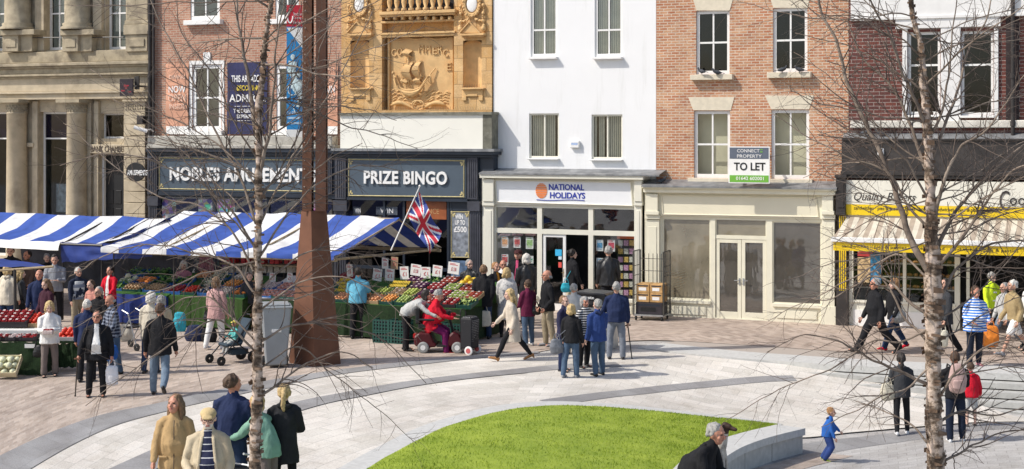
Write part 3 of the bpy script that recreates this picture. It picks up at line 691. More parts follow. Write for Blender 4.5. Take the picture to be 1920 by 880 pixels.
for a, b in ((930, 1007), (1112, 1190)):
    mb = MB(); fb(mb, a, 553 + (a > 1000) * 8, b, 559 + (a > 1000) * 8, 0, .06); fb(mb, a + 6, 566 + (a > 1000) * 8, b - 6, 582 + (a > 1000) * 6, 0, .02); S4.put(mb, 'stall_riser', M_CREAMW, bevel=.005)
mb = MB(); fb(mb, 899, 327, 1206, 336, -.35, .26); S4.put(mb, 'cornice', M_CREAMW, bevel=.012)
mb = MB(); zc = Z(1050, 327, .26); a, b = U(898, .28), U(1236, .28)
mb.add([(a, -.29, zc + .012), (b, -.29, zc + .012), (b, .35, zc + .14), (a, .35, zc + .14), (a, -.29, zc - .03), (b, -.29, zc - .03)], [(0, 1, 2, 3), (4, 5, 1, 0)])
S4.put(mb, 'lead_roof', M_LEAD)
# posters
cols = [(.75, .30, .10), (.60, .12, .12), (.35, .55, .2), (.6, .12, .12), (.2, .6, .35), (.1, .3, .5), (.65, .1, .15), (.15, .35, .55), (.2, .45, .6)]
for i, (a, b, c, d) in enumerate(((940, 444, 953, 465), (963, 444, 976, 465), (986, 445, 1000, 467), (940, 477, 953, 498), (988, 480, 1000, 494), (1118, 450, 1131, 471), (1139, 450, 1153, 472), (1118, 484, 1131, 506), (1118, 512, 1130, 534))):
    p = MB(); fb(p, a, b, c, d, -.10, -.09); po = S4.put(p, 'poster', M_LETTER)
    p = MB(); fb(p, a + 1.5, b + 5, c - 1.5, d - 6, -.09, -.086); fb(p, a + 2, d - 4.5, c - 3, d - 3, -.09, -.086); fb(p, a + 2, b + 1.5, c - 4, b + 3, -.09, -.086); S4.put(p, 'poster_picture', mat('poster%d' % i, cols[i], .5, .5, 20), po)
p = MB(); [fb(p, a, 438.5, a + 20, 442, -.10, -.09) for a in (936, 960, 984)]; S4.put(p, 'poster_strip', mat('pink_strip', (.6, .35, .4), .5, .4, 30))
rk = MB(); fb(rk, 1157, 450, 1190, 556, -.35, -.30); rack = S4.put(rk, 'brochure_rack', M_BLACK)
p = MB(); fb(p, 1157, 441, 1190, 448, -.12, -.11); S4.put(p, 'orange_header', mat('orange_strip', (.75, .13, .02), .5), rack)
random.seed(5); ps = [MB(), MB(), MB()]
for r0 in range(7):
    for c0 in range(3): fb(ps[(r0 * 2 + c0) % 3], 1159 + c0 * 10.5, 451 + r0 * 15.5, 1167.5 + c0 * 10.5, 461 + r0 * 15.5, -.30, -.27)
for p, c in zip(ps, ((.62, .60, .52), (.55, .30, .45), (.62, .42, .12))): S4.put(p, 'brochures', mat('brochure_%d' % int(c[1] * 100), c, .5, .5, 30), rack)

# ---- dark brick house and bakery
B6 = Bld('dark_brick_house', 1592, 'dark red brick house with white stone window surround above the bakery')
ua, ub = U(1592, UP), U(1592, UP) + 9
w1, w2 = rect(1702, 60, 1763, 216, UP), rect(1802, 58, 1863, 217, UP)
zw = Z(1780, 60, UP)
mb = wall(MB(), ua, ub, 3.2, ZTOP, -UP, [(w1[0], w1[1], w1[2], w1[3]), (w2[0], w2[1], w2[2], w2[3])]); rest(mb, ua, ub, 0, ZTOP, -UP, 6); B6.put(mb, 'wall', M_DBRICK)
for q in (w1, w2): sash(B6, q, -UP + .07, .07, bars=(0, 0), glass=M_GLASSD, back=M_DARK, mid=.6, sill=(.02, .04, .06), sillm=M_WPAINT)
mb = MB(); fb(mb, 1595, -60, 2030, 28, UP, UP + .06); fb(mb, 1594, 27, 2030, 33, UP, UP + .14); fb(mb, 1679, 33, 1876, 52, UP, UP + .10)
fb(mb, 1764, 52, 1801, 228, UP, UP + .08); fb(mb, 1692, 52, 1701, 228, UP, UP + .07); fb(mb, 1864, 52, 1872, 228, UP, UP + .07)
for y_ in (79, 197): fb(mb, 1768, y_, 1797, y_ + 2, UP + .08, UP + .1)
B6.put(mb, 'stone_dressing', mat('painted_stone', (.72, .71, .69), .6, .06, 3), bevel=.008)
mb = MB(); fb(mb, 1594, 226, 2030, 240, UP, UP + .16); B6.put(mb, 'string_course', mat('peeling_limewash', (.62, .59, .52), .8, .2, 4, stain=(.28, .24, .19), stain_scale=5, bump=.4), bevel=.02)
mb = MB(); mb.tube([(U(1899, -.2), .2, 3.2), (U(1899, -.2), .2, ZTOP)], .05, 10)
for z_ in (5.2, 6.4): mb.tube([(U(1899, -.2), .2, z_), (U(1899, -.2), .2, z_ + .12)], .07, 10)
B6.put(mb, 'downpipe', M_BLACKP)
mb = MB(); fb(mb, 1886, 33, 1911, 228, UP, UP + .03); B6.put(mb, 'recess_shade_strip', mat('recess_shade', (.03, .02, .02), .8, .3))  # near-black strip paints the shade of the recess behind the downpipe

S6 = shopfront('bakery_shopfront', 1565, 'bakery shopfront with cream and yellow sign under a black fascia')
uR = U(1592) + 8.6
def fbr(mb, px0, py0, py1, o0, o1):   # box from px0 to the right end of the shop
    a = U(px0, o1); z1, z0 = Z(px0, py0, o1), Z(px0, py1, o1); mb.box(a, uR, -o1, -o0, z0, z1); return mb
mb = MB(); zc = Z(1592, 262, .1); a = U(1578, .1)
mb.add([(a, -.1, zc), (uR, -.1, zc), (uR, .35, zc + .18), (a, .35, zc + .18)], [(0, 1, 2, 3)]); S6.put(mb, 'lead_roof', M_LEAD)
mb = MB(); fbr(mb, 1578, 262, 322, -.35, .08); S6.put(mb, 'upper_fascia', M_BLACKP)
mb = MB(); fbr(mb, 1576, 321, 328, -.35, .16); fbr(mb, 1576, 328, 334, -.35, .12); fbr(mb, 1578, 260, 264, -.3, .14); S6.put(mb, 'moulding', M_BLACKP, bevel=.01)
SGN = mat('cream_sign', (.75, .72, .62), .45, .03)
mb = MB(); fbr(mb, 1585, 338, 383, 0, .10); S6.put(mb, 'sign_board', SGN)
M_YEL = mat('sign_yellow', (.80, .55, .012), .45, .04)
mb = MB(); fbr(mb, 1585, 383.2, 403, 0, .105); S6.put(mb, 'sign_strip', M_YEL)
sx = lambda px, py: py + (px - 1585) * .020
ftext(S6, 'Quality Bakers', 1601, sx(1601, 361), 1717, sx(1717, 379), .10, M_BLACKP, .008, shear=.35)
ftext(S6, 'sandwiches \u00b7 pies & pasties \u00b7 cakes \u00b7 bread \u00b7 sandwiches \u00b7 pies & pasties \u00b7 cakes', 1601, sx(1735, 386), 1870, sx(1735, 395), .105, M_INK, .006)
ftext(S6, 'C', 1874, sx(1874, 352), 1893, sx(1893, 389), .106, M_BLACKP, .012); ftext(S6, 'ooplands', 1893, sx(1893, 359), 1996, sx(1996, 384), .106, M_BLACKP, .012)
mb = MB(); fb(mb, 1567, 331, 1585, 400, 0, .22); fb(mb, 1565, 328, 1587, 334, 0, .28); fb(mb, 1570, 340, 1582, 390, .22, .24); fb(mb, 1567, 398, 1585, 404, 0, .26); S6.put(mb, 'console', M_BLACKP, bevel=.01)
mb = MB(); fb(mb, 1571, 404, 1588, 605, 0, .12, True); fb(mb, 1568, 546, 1590, 605, 0, .16, True); S6.put(mb, 'pilaster', M_BLACKP, bevel=.006)
mb = MB(); [fb(mb, 1573.5 + k * 3.6, 405, 1575.5 + k * 3.6, 545, .12, .124) for k in range(4)]; S6.put(mb, 'yellow_stripes', M_YEL)
# window row and riser
zt = Z(1690, 420); zb = Z(1690, 566); a = U(1590)
mb = MB(); mb.box(a, U(1792), 0, .3, -.05, zb - .02); mb.box(a, uR, -.01, .25, zt + .02, zt + .4); mb.box(a, U(1792), -.05, .02, zb - .06, zb)
for p0, p1 in ((1592, 1600), (1693, 1699), (1790, 1800), (1812, 1818)): mb.box(U(p0), U(p1), -.02, .08, (zb if p0 < 1750 else -.05), zt + .02)
S6.put(mb, 'window_frame', M_CREAMW)
mb = MB(); fb(mb, 1600, 585, 1785, 608, 0, .03, True); S6.put(mb, 'plinth', M_WPAINT)
M_BAKG = glassmat('bakery_glass', (.9, .9, .88), .04)
for p0, p1 in ((1600, 1693), (1699, 1790)): pane(S6, (U(p0), U(p1), zb, zt), .04, M_BAKG)
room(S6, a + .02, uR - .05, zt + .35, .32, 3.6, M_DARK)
# window shelves with loaves
sh = MB()
for z_ in (.95, 1.25, 1.6): sh.box(U(1603), U(1788), .5, .95, z_, z_ + .03)
S6.put(sh, 'display_shelf', mat('grey_shelf', (.4, .4, .38), .5))
random.seed(9); lf = MB()
for z_ in (.98, 1.28, 1.63):
    x = U(1606)
    while x < U(1784): w_ = random.uniform(.06, .12); lf.ball((x + w_, .6 + random.uniform(0, .2), z_ + .04), (w_, .07, .05), 8, 5); x += w_ * 2 + .02
S6.put(lf, 'loaves', mat('bread_crust', (.42, .22, .08), .7, .4, 9), smooth=True)
p = MB(); fb(p, 1608, 468, 1636, 481, -.02, -.01); S6.put(p, 'red_notice', mat('red_notice', (.45, .05, .05), .5))
p = MB(); fb(p, 1608, 483, 1638, 530, -.02, -.01); S6.put(p, 'food_poster', mat('food_poster', (.55, .40, .22), .5, .5, 6))
p = MB(); fb(p, 1632, 476, 1652, 532, -.012, -.006); S6.put(p, 'blue_poster', mat('blue_poster', (.04, .22, .42), .5, .5, 8))
# striped awning
def stripemat(name, c1, c2, per, axis='X', duty=.5, uv=False, trans=0):
    m = bpy.data.materials.new(name); m.use_nodes = True; n = m.node_tree.nodes; l = m.node_tree.links; b = n['Principled BSDF']
    tc = n.new('ShaderNodeTexCoord'); sp = n.new('ShaderNodeSeparateXYZ'); l.new(tc.outputs['UV' if uv else 'Object'], sp.inputs[0])
    dv = n.new('ShaderNodeMath'); dv.operation = 'DIVIDE'; dv.inputs[1].default_value = per; l.new(sp.outputs[axis], dv.inputs[0])
    fr = n.new('ShaderNodeMath'); fr.operation = 'FRACT'; l.new(dv.outputs[0], fr.inputs[0])
    gt = n.new('ShaderNodeMath'); gt.operation = 'GREATER_THAN'; gt.inputs[1].default_value = duty; l.new(fr.outputs[0], gt.inputs[0])
    mx = n.new('ShaderNodeMixRGB'); mx.inputs[1].default_value = (*c1, 1); mx.inputs[2].default_value = (*c2, 1); l.new(gt.outputs[0], mx.inputs[0])
    nz = n.new('ShaderNodeTexNoise'); nz.inputs['Scale'].default_value = 3; nz.inputs['Detail'].default_value = 6; l.new(tc.outputs['Object'], nz.inputs['Vector'])
    rp = n.new('ShaderNodeValToRGB'); rp.color_ramp.elements[0].color = (.8, .8, .8, 1); rp.color_ramp.elements[1].color = (1.08, 1.08, 1.08, 1); rp.color_ramp.elements[0].position = .3; rp.color_ramp.elements[1].position = .6
    l.new(nz.outputs['Fac'], rp.inputs[0]); mu = n.new('ShaderNodeMixRGB'); mu.blend_type = 'MULTIPLY'; mu.inputs[0].default_value = 1
    l.new(mx.outputs[0], mu.inputs[1]); l.new(rp.outputs[0], mu.inputs[2]); l.new(mu.outputs[0], b.inputs['Base Color']); b.inputs['Roughness'].default_value = .75
    b.inputs['Specular IOR Level'].default_value = .2
    if trans:
        tl = n.new('ShaderNodeBsdfTranslucent'); l.new(mu.outputs[0], tl.inputs[0]); ms = n.new('ShaderNodeMixShader'); ms.inputs[0].default_value = trans
        l.new(b.outputs[0], ms.inputs[1]); l.new(tl.outputs[0], ms.inputs[2]); l.new(ms.outputs[0], n['Material Output'].inputs[0])
    MATS[name] = m; return m
AW = Bld('striped_awning', 1585, 'cream and brown striped awning with yellow valance over the bakery window', 'awning')
oa = 1.25
za = Z(1588, 407, .12); ua_ = U(1588, .12); uf = U(1560, oa); zf = Z(1560, 446, oa); uR2 = uR
mb = MB(); N = 60; vs = []
for i in range(N + 1):
    t = i / N; 
    for j in range(7):
        s_ = j / 6; u_ = (ua_ + (uR2 - ua_) * t) * (1 - s_) + (uf + (uR2 - uf) * t) * s_; vs.append((u_, -.12 - (oa - .12) * s_, za + (zf - za) * s_ - .03 * math.sin(PI * s_)))
fs = [(i * 7 + j, (i + 1) * 7 + j, (i + 1) * 7 + j + 1, i * 7 + j + 1) for i in range(N) for j in range(6)]
mb.add(vs, fs); cz = AW.put(mb, 'canvas', stripemat('awning_canvas', (.72, .67, .56), (.48, .40, .32), .26, 'X', trans=.25), smooth=True)
mb = MB(); mb.box(uf - .02, uR2, -oa - .05, -oa + .05, zf - .10, zf + .02); AW.put(mb, 'front_bar', M_WPAINT, bevel=.01)
mb = MB(); mb.box(uf + .03, uR2, -oa + .0, -oa + .01, zf - .32, zf - .101); va = AW.put(mb, 'valance', M_YEL)
zt2 = zf - .18
AW.put(text_mesh('sandwiches \u00b7 pies & pasties \u00b7 cakes \u00b7 bread \u00b7 sandwiches \u00b7 pies & pasties \u00b7 cakes \u00b7 bread \u00b7 sandwiches', uf + .25, uR2 - 2.6, zf - .26, zf - .16, oa * -1, .006), 'lettering', M_INK, va)
mb = MB(); mb.tube([(ua_ + .3, -.1, za - .9), (ua_ + .2, -oa, zf - .05)], .02, 6); mb.tube([(uR2 - .2, -.1, za - .9), (uR2 - .2, -oa, zf - .05)], .02, 6); AW.put(mb, 'arm', M_WPAINT)
al = Bld('alarm_box', 1642, 'round white alarm box on the black fascia above the bakery sign', 'alarm box')
mb = MB(); fb(mb, 1645, 278, 1657, 292, .08, .16); al.put(mb, 'housing', M_WPAINT, bevel=.03)
# ---------------------------------------------------------------- terracotta building with the ship relief
B3 = Bld('terracotta_building', 640, 'buff terracotta building with carved sailing ship relief and balustrade')
o = -.30
ua, ub = U(640, o), U(922, o)
nl, nr = rect(657, 76, 692, 165, o), rect(868, 76, 903, 164, o)
rc = rect(716, -60, 851, 206, o)
mb = wall(MB(), ua, ub, 3.2, ZTOP, -o, [nl, nr, (rc[0], rc[1], rc[2], ZTOP + 1)], .35); rest(mb, ua, ub, 0, ZTOP, -o, 6); B3.put(mb, 'wall', M_TERRA)
mb = MB(); mb.box(rc[0] - .1, rc[1] + .1, -o + .32, -o + .5, rc[2] - .2, ZTOP); mb.box(nl[0] - .05, nl[1] + .05, -o + .30, -o + .4, nl[2] - .1, nl[3] + .1); mb.box(nr[0] - .05, nr[1] + .05, -o + .30, -o + .4, nr[2] - .1, nr[3] + .1)
B3.put(mb, 'recess_back', M_TERRA)
# curved apse lining of each niche
for q in (nl, nr):
    mb = MB(); c = (q[0] + q[1]) / 2; w = (q[1] - q[0]) / 2; zt_ = q[3] - w * .4
    pts = [(c + w * math.cos(PI * k / 10), -o + .05 + .24 * math.sin(PI * k / 10)) for k in range(11)]
    for (a, b), (d, e) in zip(pts, pts[1:]): mb.add([(a, b, q[2]), (d, e, q[2]), (d, e, zt_), (a, b, zt_)], [(0, 1, 2, 3)])
    for k in range(6):
        s0, s1 = math.cos(PI / 2 * k / 6), math.cos(PI / 2 * (k + 1) / 6); z0_, z1_ = zt_ + w * .4 * math.sin(PI / 2 * k / 6), zt_ + w * .4 * math.sin(PI / 2 * (k + 1) / 6)
        for (a, b), (d, e) in zip(pts, pts[1:]): mb.add([(c + (a - c) * s0, b, z0_), (c + (d - c) * s0, e, z0_), (c + (d - c) * s1, e, z1_), (c + (a - c) * s1, b, z1_)], [(0, 1, 2, 3)])
    B3.put(mb, 'niche', M_TERRAP, smooth=True)
M_SPIKE = mat('bird_spikes', (.25, .23, .18), .5)
for a, b in ((653, 694), (864, 905)):
    mb = MB(); fb(mb, a, 165, b + 2, 168, o, o + .14); fb(mb, a + 3, 168, b, 181, o, o + .04); fb(mb, a + 2, 181, a + 10, 189, o, o + .06); fb(mb, b - 8, 181, b, 189, o, o + .06); fb(mb, a + 12, 176, b - 10, 181, o, o + .06)
    B3.put(mb, 'niche_ledge', M_TERRAP, bevel=.01)
    mb = MB()
    for k in range(8): x = U(a + 3 + k * 4.5, o); z_ = Z(a, 165, o); mb.tube([(x, -o, z_), (x + .01, -o - .02, z_ + .1)], .004, 3)
    B3.put(mb, 'bird_spikes', M_SPIKE)
    mb = MB(); fb(mb, a - 1, 63, b + 2, 67, o, o + .2); fb(mb, a + 1, 67, b, 70, o, o + .12)
    p = [(U(a + 2, o), Z(a, 63, o)), (U(b - 1, o), Z(b, 63, o)), (U((a + b) / 2, o), Z(a, 43, o))]; mb.prism(p, -o - .14, -o)
    mb.tube([(p[0][0], -o - .16, p[0][1]), (p[2][0], -o - .16, p[2][1]), (p[1][0], -o - .16, p[1][1])], .03, 6)
    B3.put(mb, 'pediment', M_TERRAP, bevel=.01)
    # oval cartouche with wreath and hanging fruit
    mx_ = (a + b) / 2 + 2; c = (U(mx_, o), -o - .06, Z(mx_, 8, o))
    mb = MB(); mb.ball(c, (.17, .03, .24), 20, 8); B3.put(mb, 'oval_plaque', M_WPAINT, smooth=True)
    mb = MB(); random.seed(a); pts = [(c[0] + .23 * math.cos(t * PI / 12), c[1], c[2] + .31 * math.sin(t * PI / 12)) for t in range(25)]; mb.tube(pts, .045, 8)
    for t in range(26): th = t * 2 * PI / 26; mb.ball((c[0] + .27 * math.cos(th), c[1] - .02, c[2] + .36 * math.sin(th)), .045 + .012 * math.sin(t * 2.3), 6, 4)
    for sd in (-1, 1):
        for k in range(10): mb.ball((c[0] + sd * (.36 + .02 * math.sin(k)), c[1], c[2] - .05 - k * .075), .028 + .03 * (k % 3 == 0) + .03 * (k > 7), 6, 4)
        for k in range(6): mb.tube([(c[0] + sd * (.1 + .05 * k), c[1], c[2] - .42 - .02 * k), (c[0] + sd * (.16 + .05 * k), c[1] - .03, c[2] - .50 + .03 * math.sin(k * 2))], .03, 5)
    B3.put(mb, 'carved_wreath', M_TERRAP, smooth=True)
# ledges, dentils, frieze and balustrade in the recess
oi = o - .05
mb = MB(); fb(mb, 712, 60, 853, 64, o - .3, o + .06); fb(mb, 714, 64, 852, 69, o - .3, o + .02); fb(mb, 710, 20, 853, 26, o - .3, o + .22); fb(mb, 712, 26, 852, 30, o - .3, o + .16); fb(mb, 714, 38, 852, 42, o - .3, o + .02)
for k in range(9): fb(mb, 722 + k * 14.7, 31, 727 + k * 14.7, 37, o - .2, o + .12)
B3.put(mb, 'ledge', M_TERRAP, bevel=.01)
mb = MB()
for k in range(9):
    x = U(733 + k * 13.5, o); z_ = Z(780, 20, o); mb.lathe([(.09, 0), (.09, .06), (.045, .09), (.085, .24), (.08, .32), (.04, .48), (.05, .52), (.085, .56), (.085, .75)], (x, -o - .08, z_), 8)
B3.put(mb, 'balustrade', M_TERRAP, smooth=True)
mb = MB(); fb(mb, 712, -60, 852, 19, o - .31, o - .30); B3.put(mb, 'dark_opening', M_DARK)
mb = MB()
for a, b in ((713, 850), (640, 920)):
    n_ = 60
    for k in range(n_): x = a + (b - a) * k / n_; yb = 20 if a > 700 else 206; of_ = o + .2 if a > 700 else o + .25; z_ = Z(x, yb, of_); mb.tube([(U(x, of_), -of_, z_), (U(x, of_), -of_ - .03, z_ + .09)], .004, 3)
B3.put(mb, 'bird_spikes', M_SPIKE)
# relief
ro = o - .22
rl = MB(); fb(rl, 727, 72, 849, 206, o - .33, ro); B3.put(rl, 'relief_panel', M_TERRAP)
RP = lambda x, y, d=0: (U(x, ro), -ro - d, Z(x, y, ro))
hull = MB(); N = 14; top = []; bot = []; 
for k in range(N + 1):
    t = k / N; x = 743 + 66 * t; y = 158 + 12 * math.sin(PI * min(1, t * 1.15)) ** .8 - (14 * max(0, .15 - t) / .15) - 15 * max(0, t - .75) / .25
    top.append((x, y)); bot.append((x + (3 if t < .5 else -3), y + 2 + 12 * math.sin(PI * t) ** .6))
vs = []
for (a, b), (c, d) in zip(top, bot):
    for j in range(5): s_ = j / 4; vs.append(RP(a + (c - a) * s_, b + (d - b) * s_, .03 + .16 * math.sin(PI * (s_ * .7 + .15))))
hull.add(vs, [(i * 5 + j, i * 5 + j + 1, (i + 1) * 5 + j + 1, (i + 1) * 5 + j) for i in range(N) for j in range(4)])
hull.tube([RP(a, b, .12) for a, b in top], .028, 6); hull.tube([RP(a, b + 5, .18) for a, b in top], .014, 5); hull.tube([RP(740, 135, .08), RP(743, 146, .1), RP(748, 160, .1)], .03, 6); hull.tube([RP(809, 140, .1), RP(812, 158, .1)], .03, 6)
hull.ball(RP(740, 137, .1), .05, 6, 5); hull.tube([RP(808, 142, .1), RP(818, 128, .05)], .02, 5)
hull.tube([RP(769, 164, .08), RP(766, 95, .05)], .022, 6); hull.tube([RP(789, 164, .08), RP(788, 114, .05)], .02, 6); hull.tube([RP(757, 160, .08), RP(757, 120, .04)], .012, 5)
def sail(pts, d):   # bulging quad strip
    a, b, c, e = pts; vs = []; n_ = 8
    for i in range(n_ + 1):
        for j in range(n_ + 1):
            s_, t = i / n_, j / n_; x = (a[0] * (1 - s_) + b[0] * s_) * (1 - t) + (e[0] * (1 - s_) + c[0] * s_) * t; y = (a[1] * (1 - s_) + b[1] * s_) * (1 - t) + (e[1] * (1 - s_) + c[1] * s_) * t
            vs.append(RP(x - 5 * math.sin(PI * t), y, .03 + d * math.sin(PI * t) * (1 - .3 * s_)))
    hull.add(vs, [(i * (n_ + 1) + j, (i + 1) * (n_ + 1) + j, (i + 1) * (n_ + 1) + j + 1, i * (n_ + 1) + j + 1) for i in range(n_) for j in range(n_)])
    hull.tube([vs[i * (n_ + 1)] for i in range(n_ + 1)], .018, 5); hull.tube([vs[i * (n_ + 1) + n_ // 2] for i in range(n_ + 1)], .01, 4)
sail([(762, 92), (775, 96), (776, 108), (764, 108)], .14); sail([(762, 120), (776, 117), (779, 156), (763, 150)], .2); sail([(782, 117), (792, 114), (793, 150), (783, 148)], .18)
sail([(757, 146), (768, 152), (772, 160), (760, 158)], .08); sail([(780, 146), (794, 144), (795, 157), (784, 158)], .08)
random.seed(4)
for k in range(10): hull.tube([RP(766, 98, .02), RP(745 + k * 7, 158, .03)], .005, 3)
B3.put(hull, 'carved_ship', M_TERRAP, smooth=True)
wv = MB()
for r_ in range(5):
    for k in range(9):
        x0 = 731 + k * 12.5 + random.uniform(-3, 3); y0 = 172 + r_ * 5.5 + random.uniform(-2, 2)
        if x0 > 836: continue
        wv.tube([RP(x0 + t * 2.0, y0 + 1.6 * math.sin(t * 1.1 + k), .01) for t in range(7)], [.006, .016, .024, .028, .024, .016, .006], 6)
for sd, x0 in ((1, 735), (-1, 838)):   # two curling dolphins
    wv.tube([RP(x0 + sd * t * 5, 198 - 6 * math.sin(t * .45) + t * .2, .08) for t in range(11)], [.02, .045, .065, .07, .065, .06, .05, .04, .035, .03, .02], 8)
    wv.tube([RP(787 - sd * 2 + sd * 9 * math.cos(t), 196 - 7 * math.sin(t), .12) for t in [q * .5 for q in range(9)]], .022, 6)
B3.put(wv, 'carved_waves', M_TERRAP, smooth=True)
for ch, x, y in (('C', 735, 92), ('O', 746, 90), ('M', 786, 85), ('M', 799, 86), ('E', 812, 88), ('R', 822, 86), ('C', 832, 93), ('E', 838, 118)):
    u0, u1, z0, z1 = rect(x, y, x + 9, y + 14, ro); B3.put(text_mesh(ch, u0, u1, z0, z1, -ro - .002, .04), 'carved_letter', M_TERRAP)
mb = MB(); mb.tube([RP(735 + t * 8, 73 + 1.5 * math.sin(t * 1.3), .03) for t in range(14)], .02, 6)
fb(mb, 727, 72, 730, 206, ro, ro + .08); B3.put(mb, 'carved_ribbon', M_TERRAP)

# ---- bingo and amusement shopfronts
S3 = shopfront('bingo_shopfront', 622, 'dark blue shopfront with PRIZE BINGO sign and blank ivory panel above')
mb = MB(); fb(mb, 638, 216, 905, 279, -.33, .12); S3.put(mb, 'blank_panel', M_PANEL)
mb = MB(); fb(mb, 905.2, 214, 922, 281, -.33, .12); fb(mb, 636, 211, 922, 216, -.33, .18); S3.put(mb, 'panel_return', mat('dark_mottled_lead', (.16, .155, .12), .8, .3, 5, stain=(.30, .29, .24), stain_scale=4))  # return and top strip: dark, with random paler blotches
mb = MB(); fb(mb, 620, 279, 926, 284, -.33, .30); S3.put(mb, 'lead_top', M_LEAD)
mb = MB(); fb(mb, 620, 284, 925, 290, -.33, .26); fb(mb, 624, 290, 922, 295, -.33, .15); S3.put(mb, 'cornice', M_NAVY, bevel=.01)
mb = MB(); fb(mb, 622, 295, 898, 376, -.2, .06); fb(mb, 650, 372, 876, 377, .06, .14); fb(mb, 898, 295, 925, 330, -.3, .02); S3.put(mb, 'fascia', M_NAVY)
mb = MB(); fb(mb, 652, 297, 873, 370, .06, .075); S3.put(mb, 'sign_board', M_SLATE)
def rline(S, px0, py0, px1, py1, off, w=.018, slope=.012):
    mb = MB(); P = [(px0, py0), (px1, py0 + (px1 - px0) * slope), (px1, py1 + (px1 - px0) * slope), (px0, py1)]
    for (a, b), (c, d) in zip(P, P[1:] + P[:1]): mb.tube([(U(a, off), -off, Z(a, b, off)), (U(c, off), -off, Z(c, d, off))], w, 4)
    for a, b in P:
        sx_ = 1 if a == px0 else -1; sy = 1 if b < py0 + 20 else -1
        for k in range(5): q = (U(a + sx_ * (3 + 3 * math.cos(k * 1.2)), off), -off, Z(a, b + sy * (4 + 4 * math.sin(k * 1.7)), off)); mb.ball(q, (.035, .012, .03), 6, 4)
    S.put(mb, 'gilt_border', M_GOLD)
rline(S3, 654, 299, 870, 367, .08)
ftext(S3, 'PRIZE BINGO', 682, 321, 838, 346, .08, M_LETTER, .05, bold=.03, spacing=1.08)
def fluted(S, a, b, y0, y1, off):
    mb = MB(); fb(mb, a, y0, b, y1, 0, off); w = (b - a) / 5
    for k in range(4): x = a + w * (k + 1); mb.tube([(U(x, off), -off, Z(x, y1 - 4, off)), (U(x, off), -off, Z(x, y0 + 4, off))], .018, 5)
    return mb
M_NAVYL = mat('worn_navy', (.05, .052, .065), .5, .25, 4)
for a, b in ((628, 648), (876, 895)): S3.put(fluted(S3, a, b, 296, 374, .12), 'pilaster_head', M_NAVYL)
mb = fluted(S3, 880, 900, 396, 566, .1); fb(mb, 876, 378, 899, 396, 0, .16); fb(mb, 878, 545, 902, 572, 0, .15, True); fb(mb, 900, 330, 924, 570, -.3, -.02, True); S3.put(mb, 'pilaster', M_NAVYL)
mb = fluted(S3, 626, 648, 396, 566, .1); fb(mb, 624, 376, 650, 396, 0, .16); S3.put(mb, 'pilaster', M_NAVYL)
ua, ub = U(648), U(880); zt_ = Z(760, 377)
mb = MB(); [fb(mb, x, 377, x + 4, 570, -.05, .03, True) for x in (648, 718, 755, 838, 843)]; fb(mb, 650, 500, 840, 506, -.05, .02); fb(mb, 843, 378, 884, 396, -.05, .02); S3.put(mb, 'window_frame', M_NAVY)
pane(S3, (ua, ub, 0, zt_), .02, M_GLASSD); room(S3, ua - .3, ub + .3, zt_, .2, 3, M_DARK)
mb = MB(); fb(mb, 762, 377, 837, 411, -.04, 0); S3.put(mb, 'entrance_panel', mat('amber_panel', (.30, .085, .025), .5, .3, 3))
ftext(S3, 'ENTRANCE', 770, 391, 823, 401, .002, mat('amber_lettering', (.5, .28, .12), .5), .004)
mb = MB(); fb(mb, 846, 397, 880, 483, .02, .03); S3.put(mb, 'poster', mat('grey_poster', (.22, .24, .27), .6, .5, 8))
rline(S3, 846.5, 397.5, 879.5, 482.5, .036, .014)
ftext(S3, 'WIN', 853, 402, 868, 411, .03, M_LETTER, .006, bold=.03); ftext(S3, 'UP TO', 853, 413, 872, 422, .03, M_LETTER, .006, bold=.03); ftext(S3, '\u00a3500', 851, 425, 875, 436, .03, M_LETTER, .006, bold=.03)
mb = MB(); fb(mb, 846, 489, 880, 550, .02, .03); S3.put(mb, 'poster', mat('blue_green_poster', (.10, .16, .26), .6, .5, 8))
for a, b, c, d in ((662, 388, 676, 402), (705, 388, 745, 403)):
    mb = MB(); fb(mb, a, b, c, d, -.03, -.02); S3.put(mb, 'poster', mat('grey_poster2', (.16, .18, .20), .6, .4, 6))
ftext(S3, 'WIN', 665, 391, 676, 399, -.02, M_LETTER, .005); ftext(S3, 'WIN', 713, 391, 737, 400, -.02, M_LETTER, .005)

B2 = Bld('amusement_house', 292, 'weathered brown brick house with banners above the amusements shop')
o = -.33; ua, ub = U(290, o), U(640, o)
wins = [rect(357, -60, 412, 38, o), rect(516, -60, 560, 36, o), rect(361, 122, 415, 245, o), rect(518, 122, 562, 245, o)]
mb = wall(MB(), ua, ub, 3.2, ZTOP, -o, wins); rest(mb, ua, ub, 0, ZTOP, -o, 6); B2.put(mb, 'wall', M_BRICK2)
for q in wins: sash(B2, q, -o + .03, .11, glass=M_GLASS, back=M_CURT, sill=(.14, .08, .15), sillm=M_WPAINT)
mb = MB(); fb(mb, 381, 98, 394, 120, o, o + .04); fb(mb, 355, 117, 360, 252, o, o + .02); fb(mb, 416, 117, 420, 252, o, o + .02); fb(mb, 355, 114, 420, 121, o, o + .025); B2.put(mb, 'window_surround', M_WPAINT)
S2 = shopfront('amusement_shopfront', 274, 'dark blue shopfront with NOBLES AMUSEMENTS sign beside the bank')
M_STL = mat('ledge_stone', (.42, .40, .35), .85, .2, 4, stain=(.24, .22, .18), stain_scale=3)
mb = MB(); fb(mb, 276, 255, 621, 274, -.33, .10); fb(mb, 274, 272, 620, 279, -.33, .30); S2.put(mb, 'stone_ledge', M_STL, bevel=.02)
mb = MB(); fb(mb, 273, 279, 621, 286, -.33, .26); fb(mb, 276, 286, 621, 292, -.33, .15); S2.put(mb, 'cornice', M_NAVY, bevel=.01)
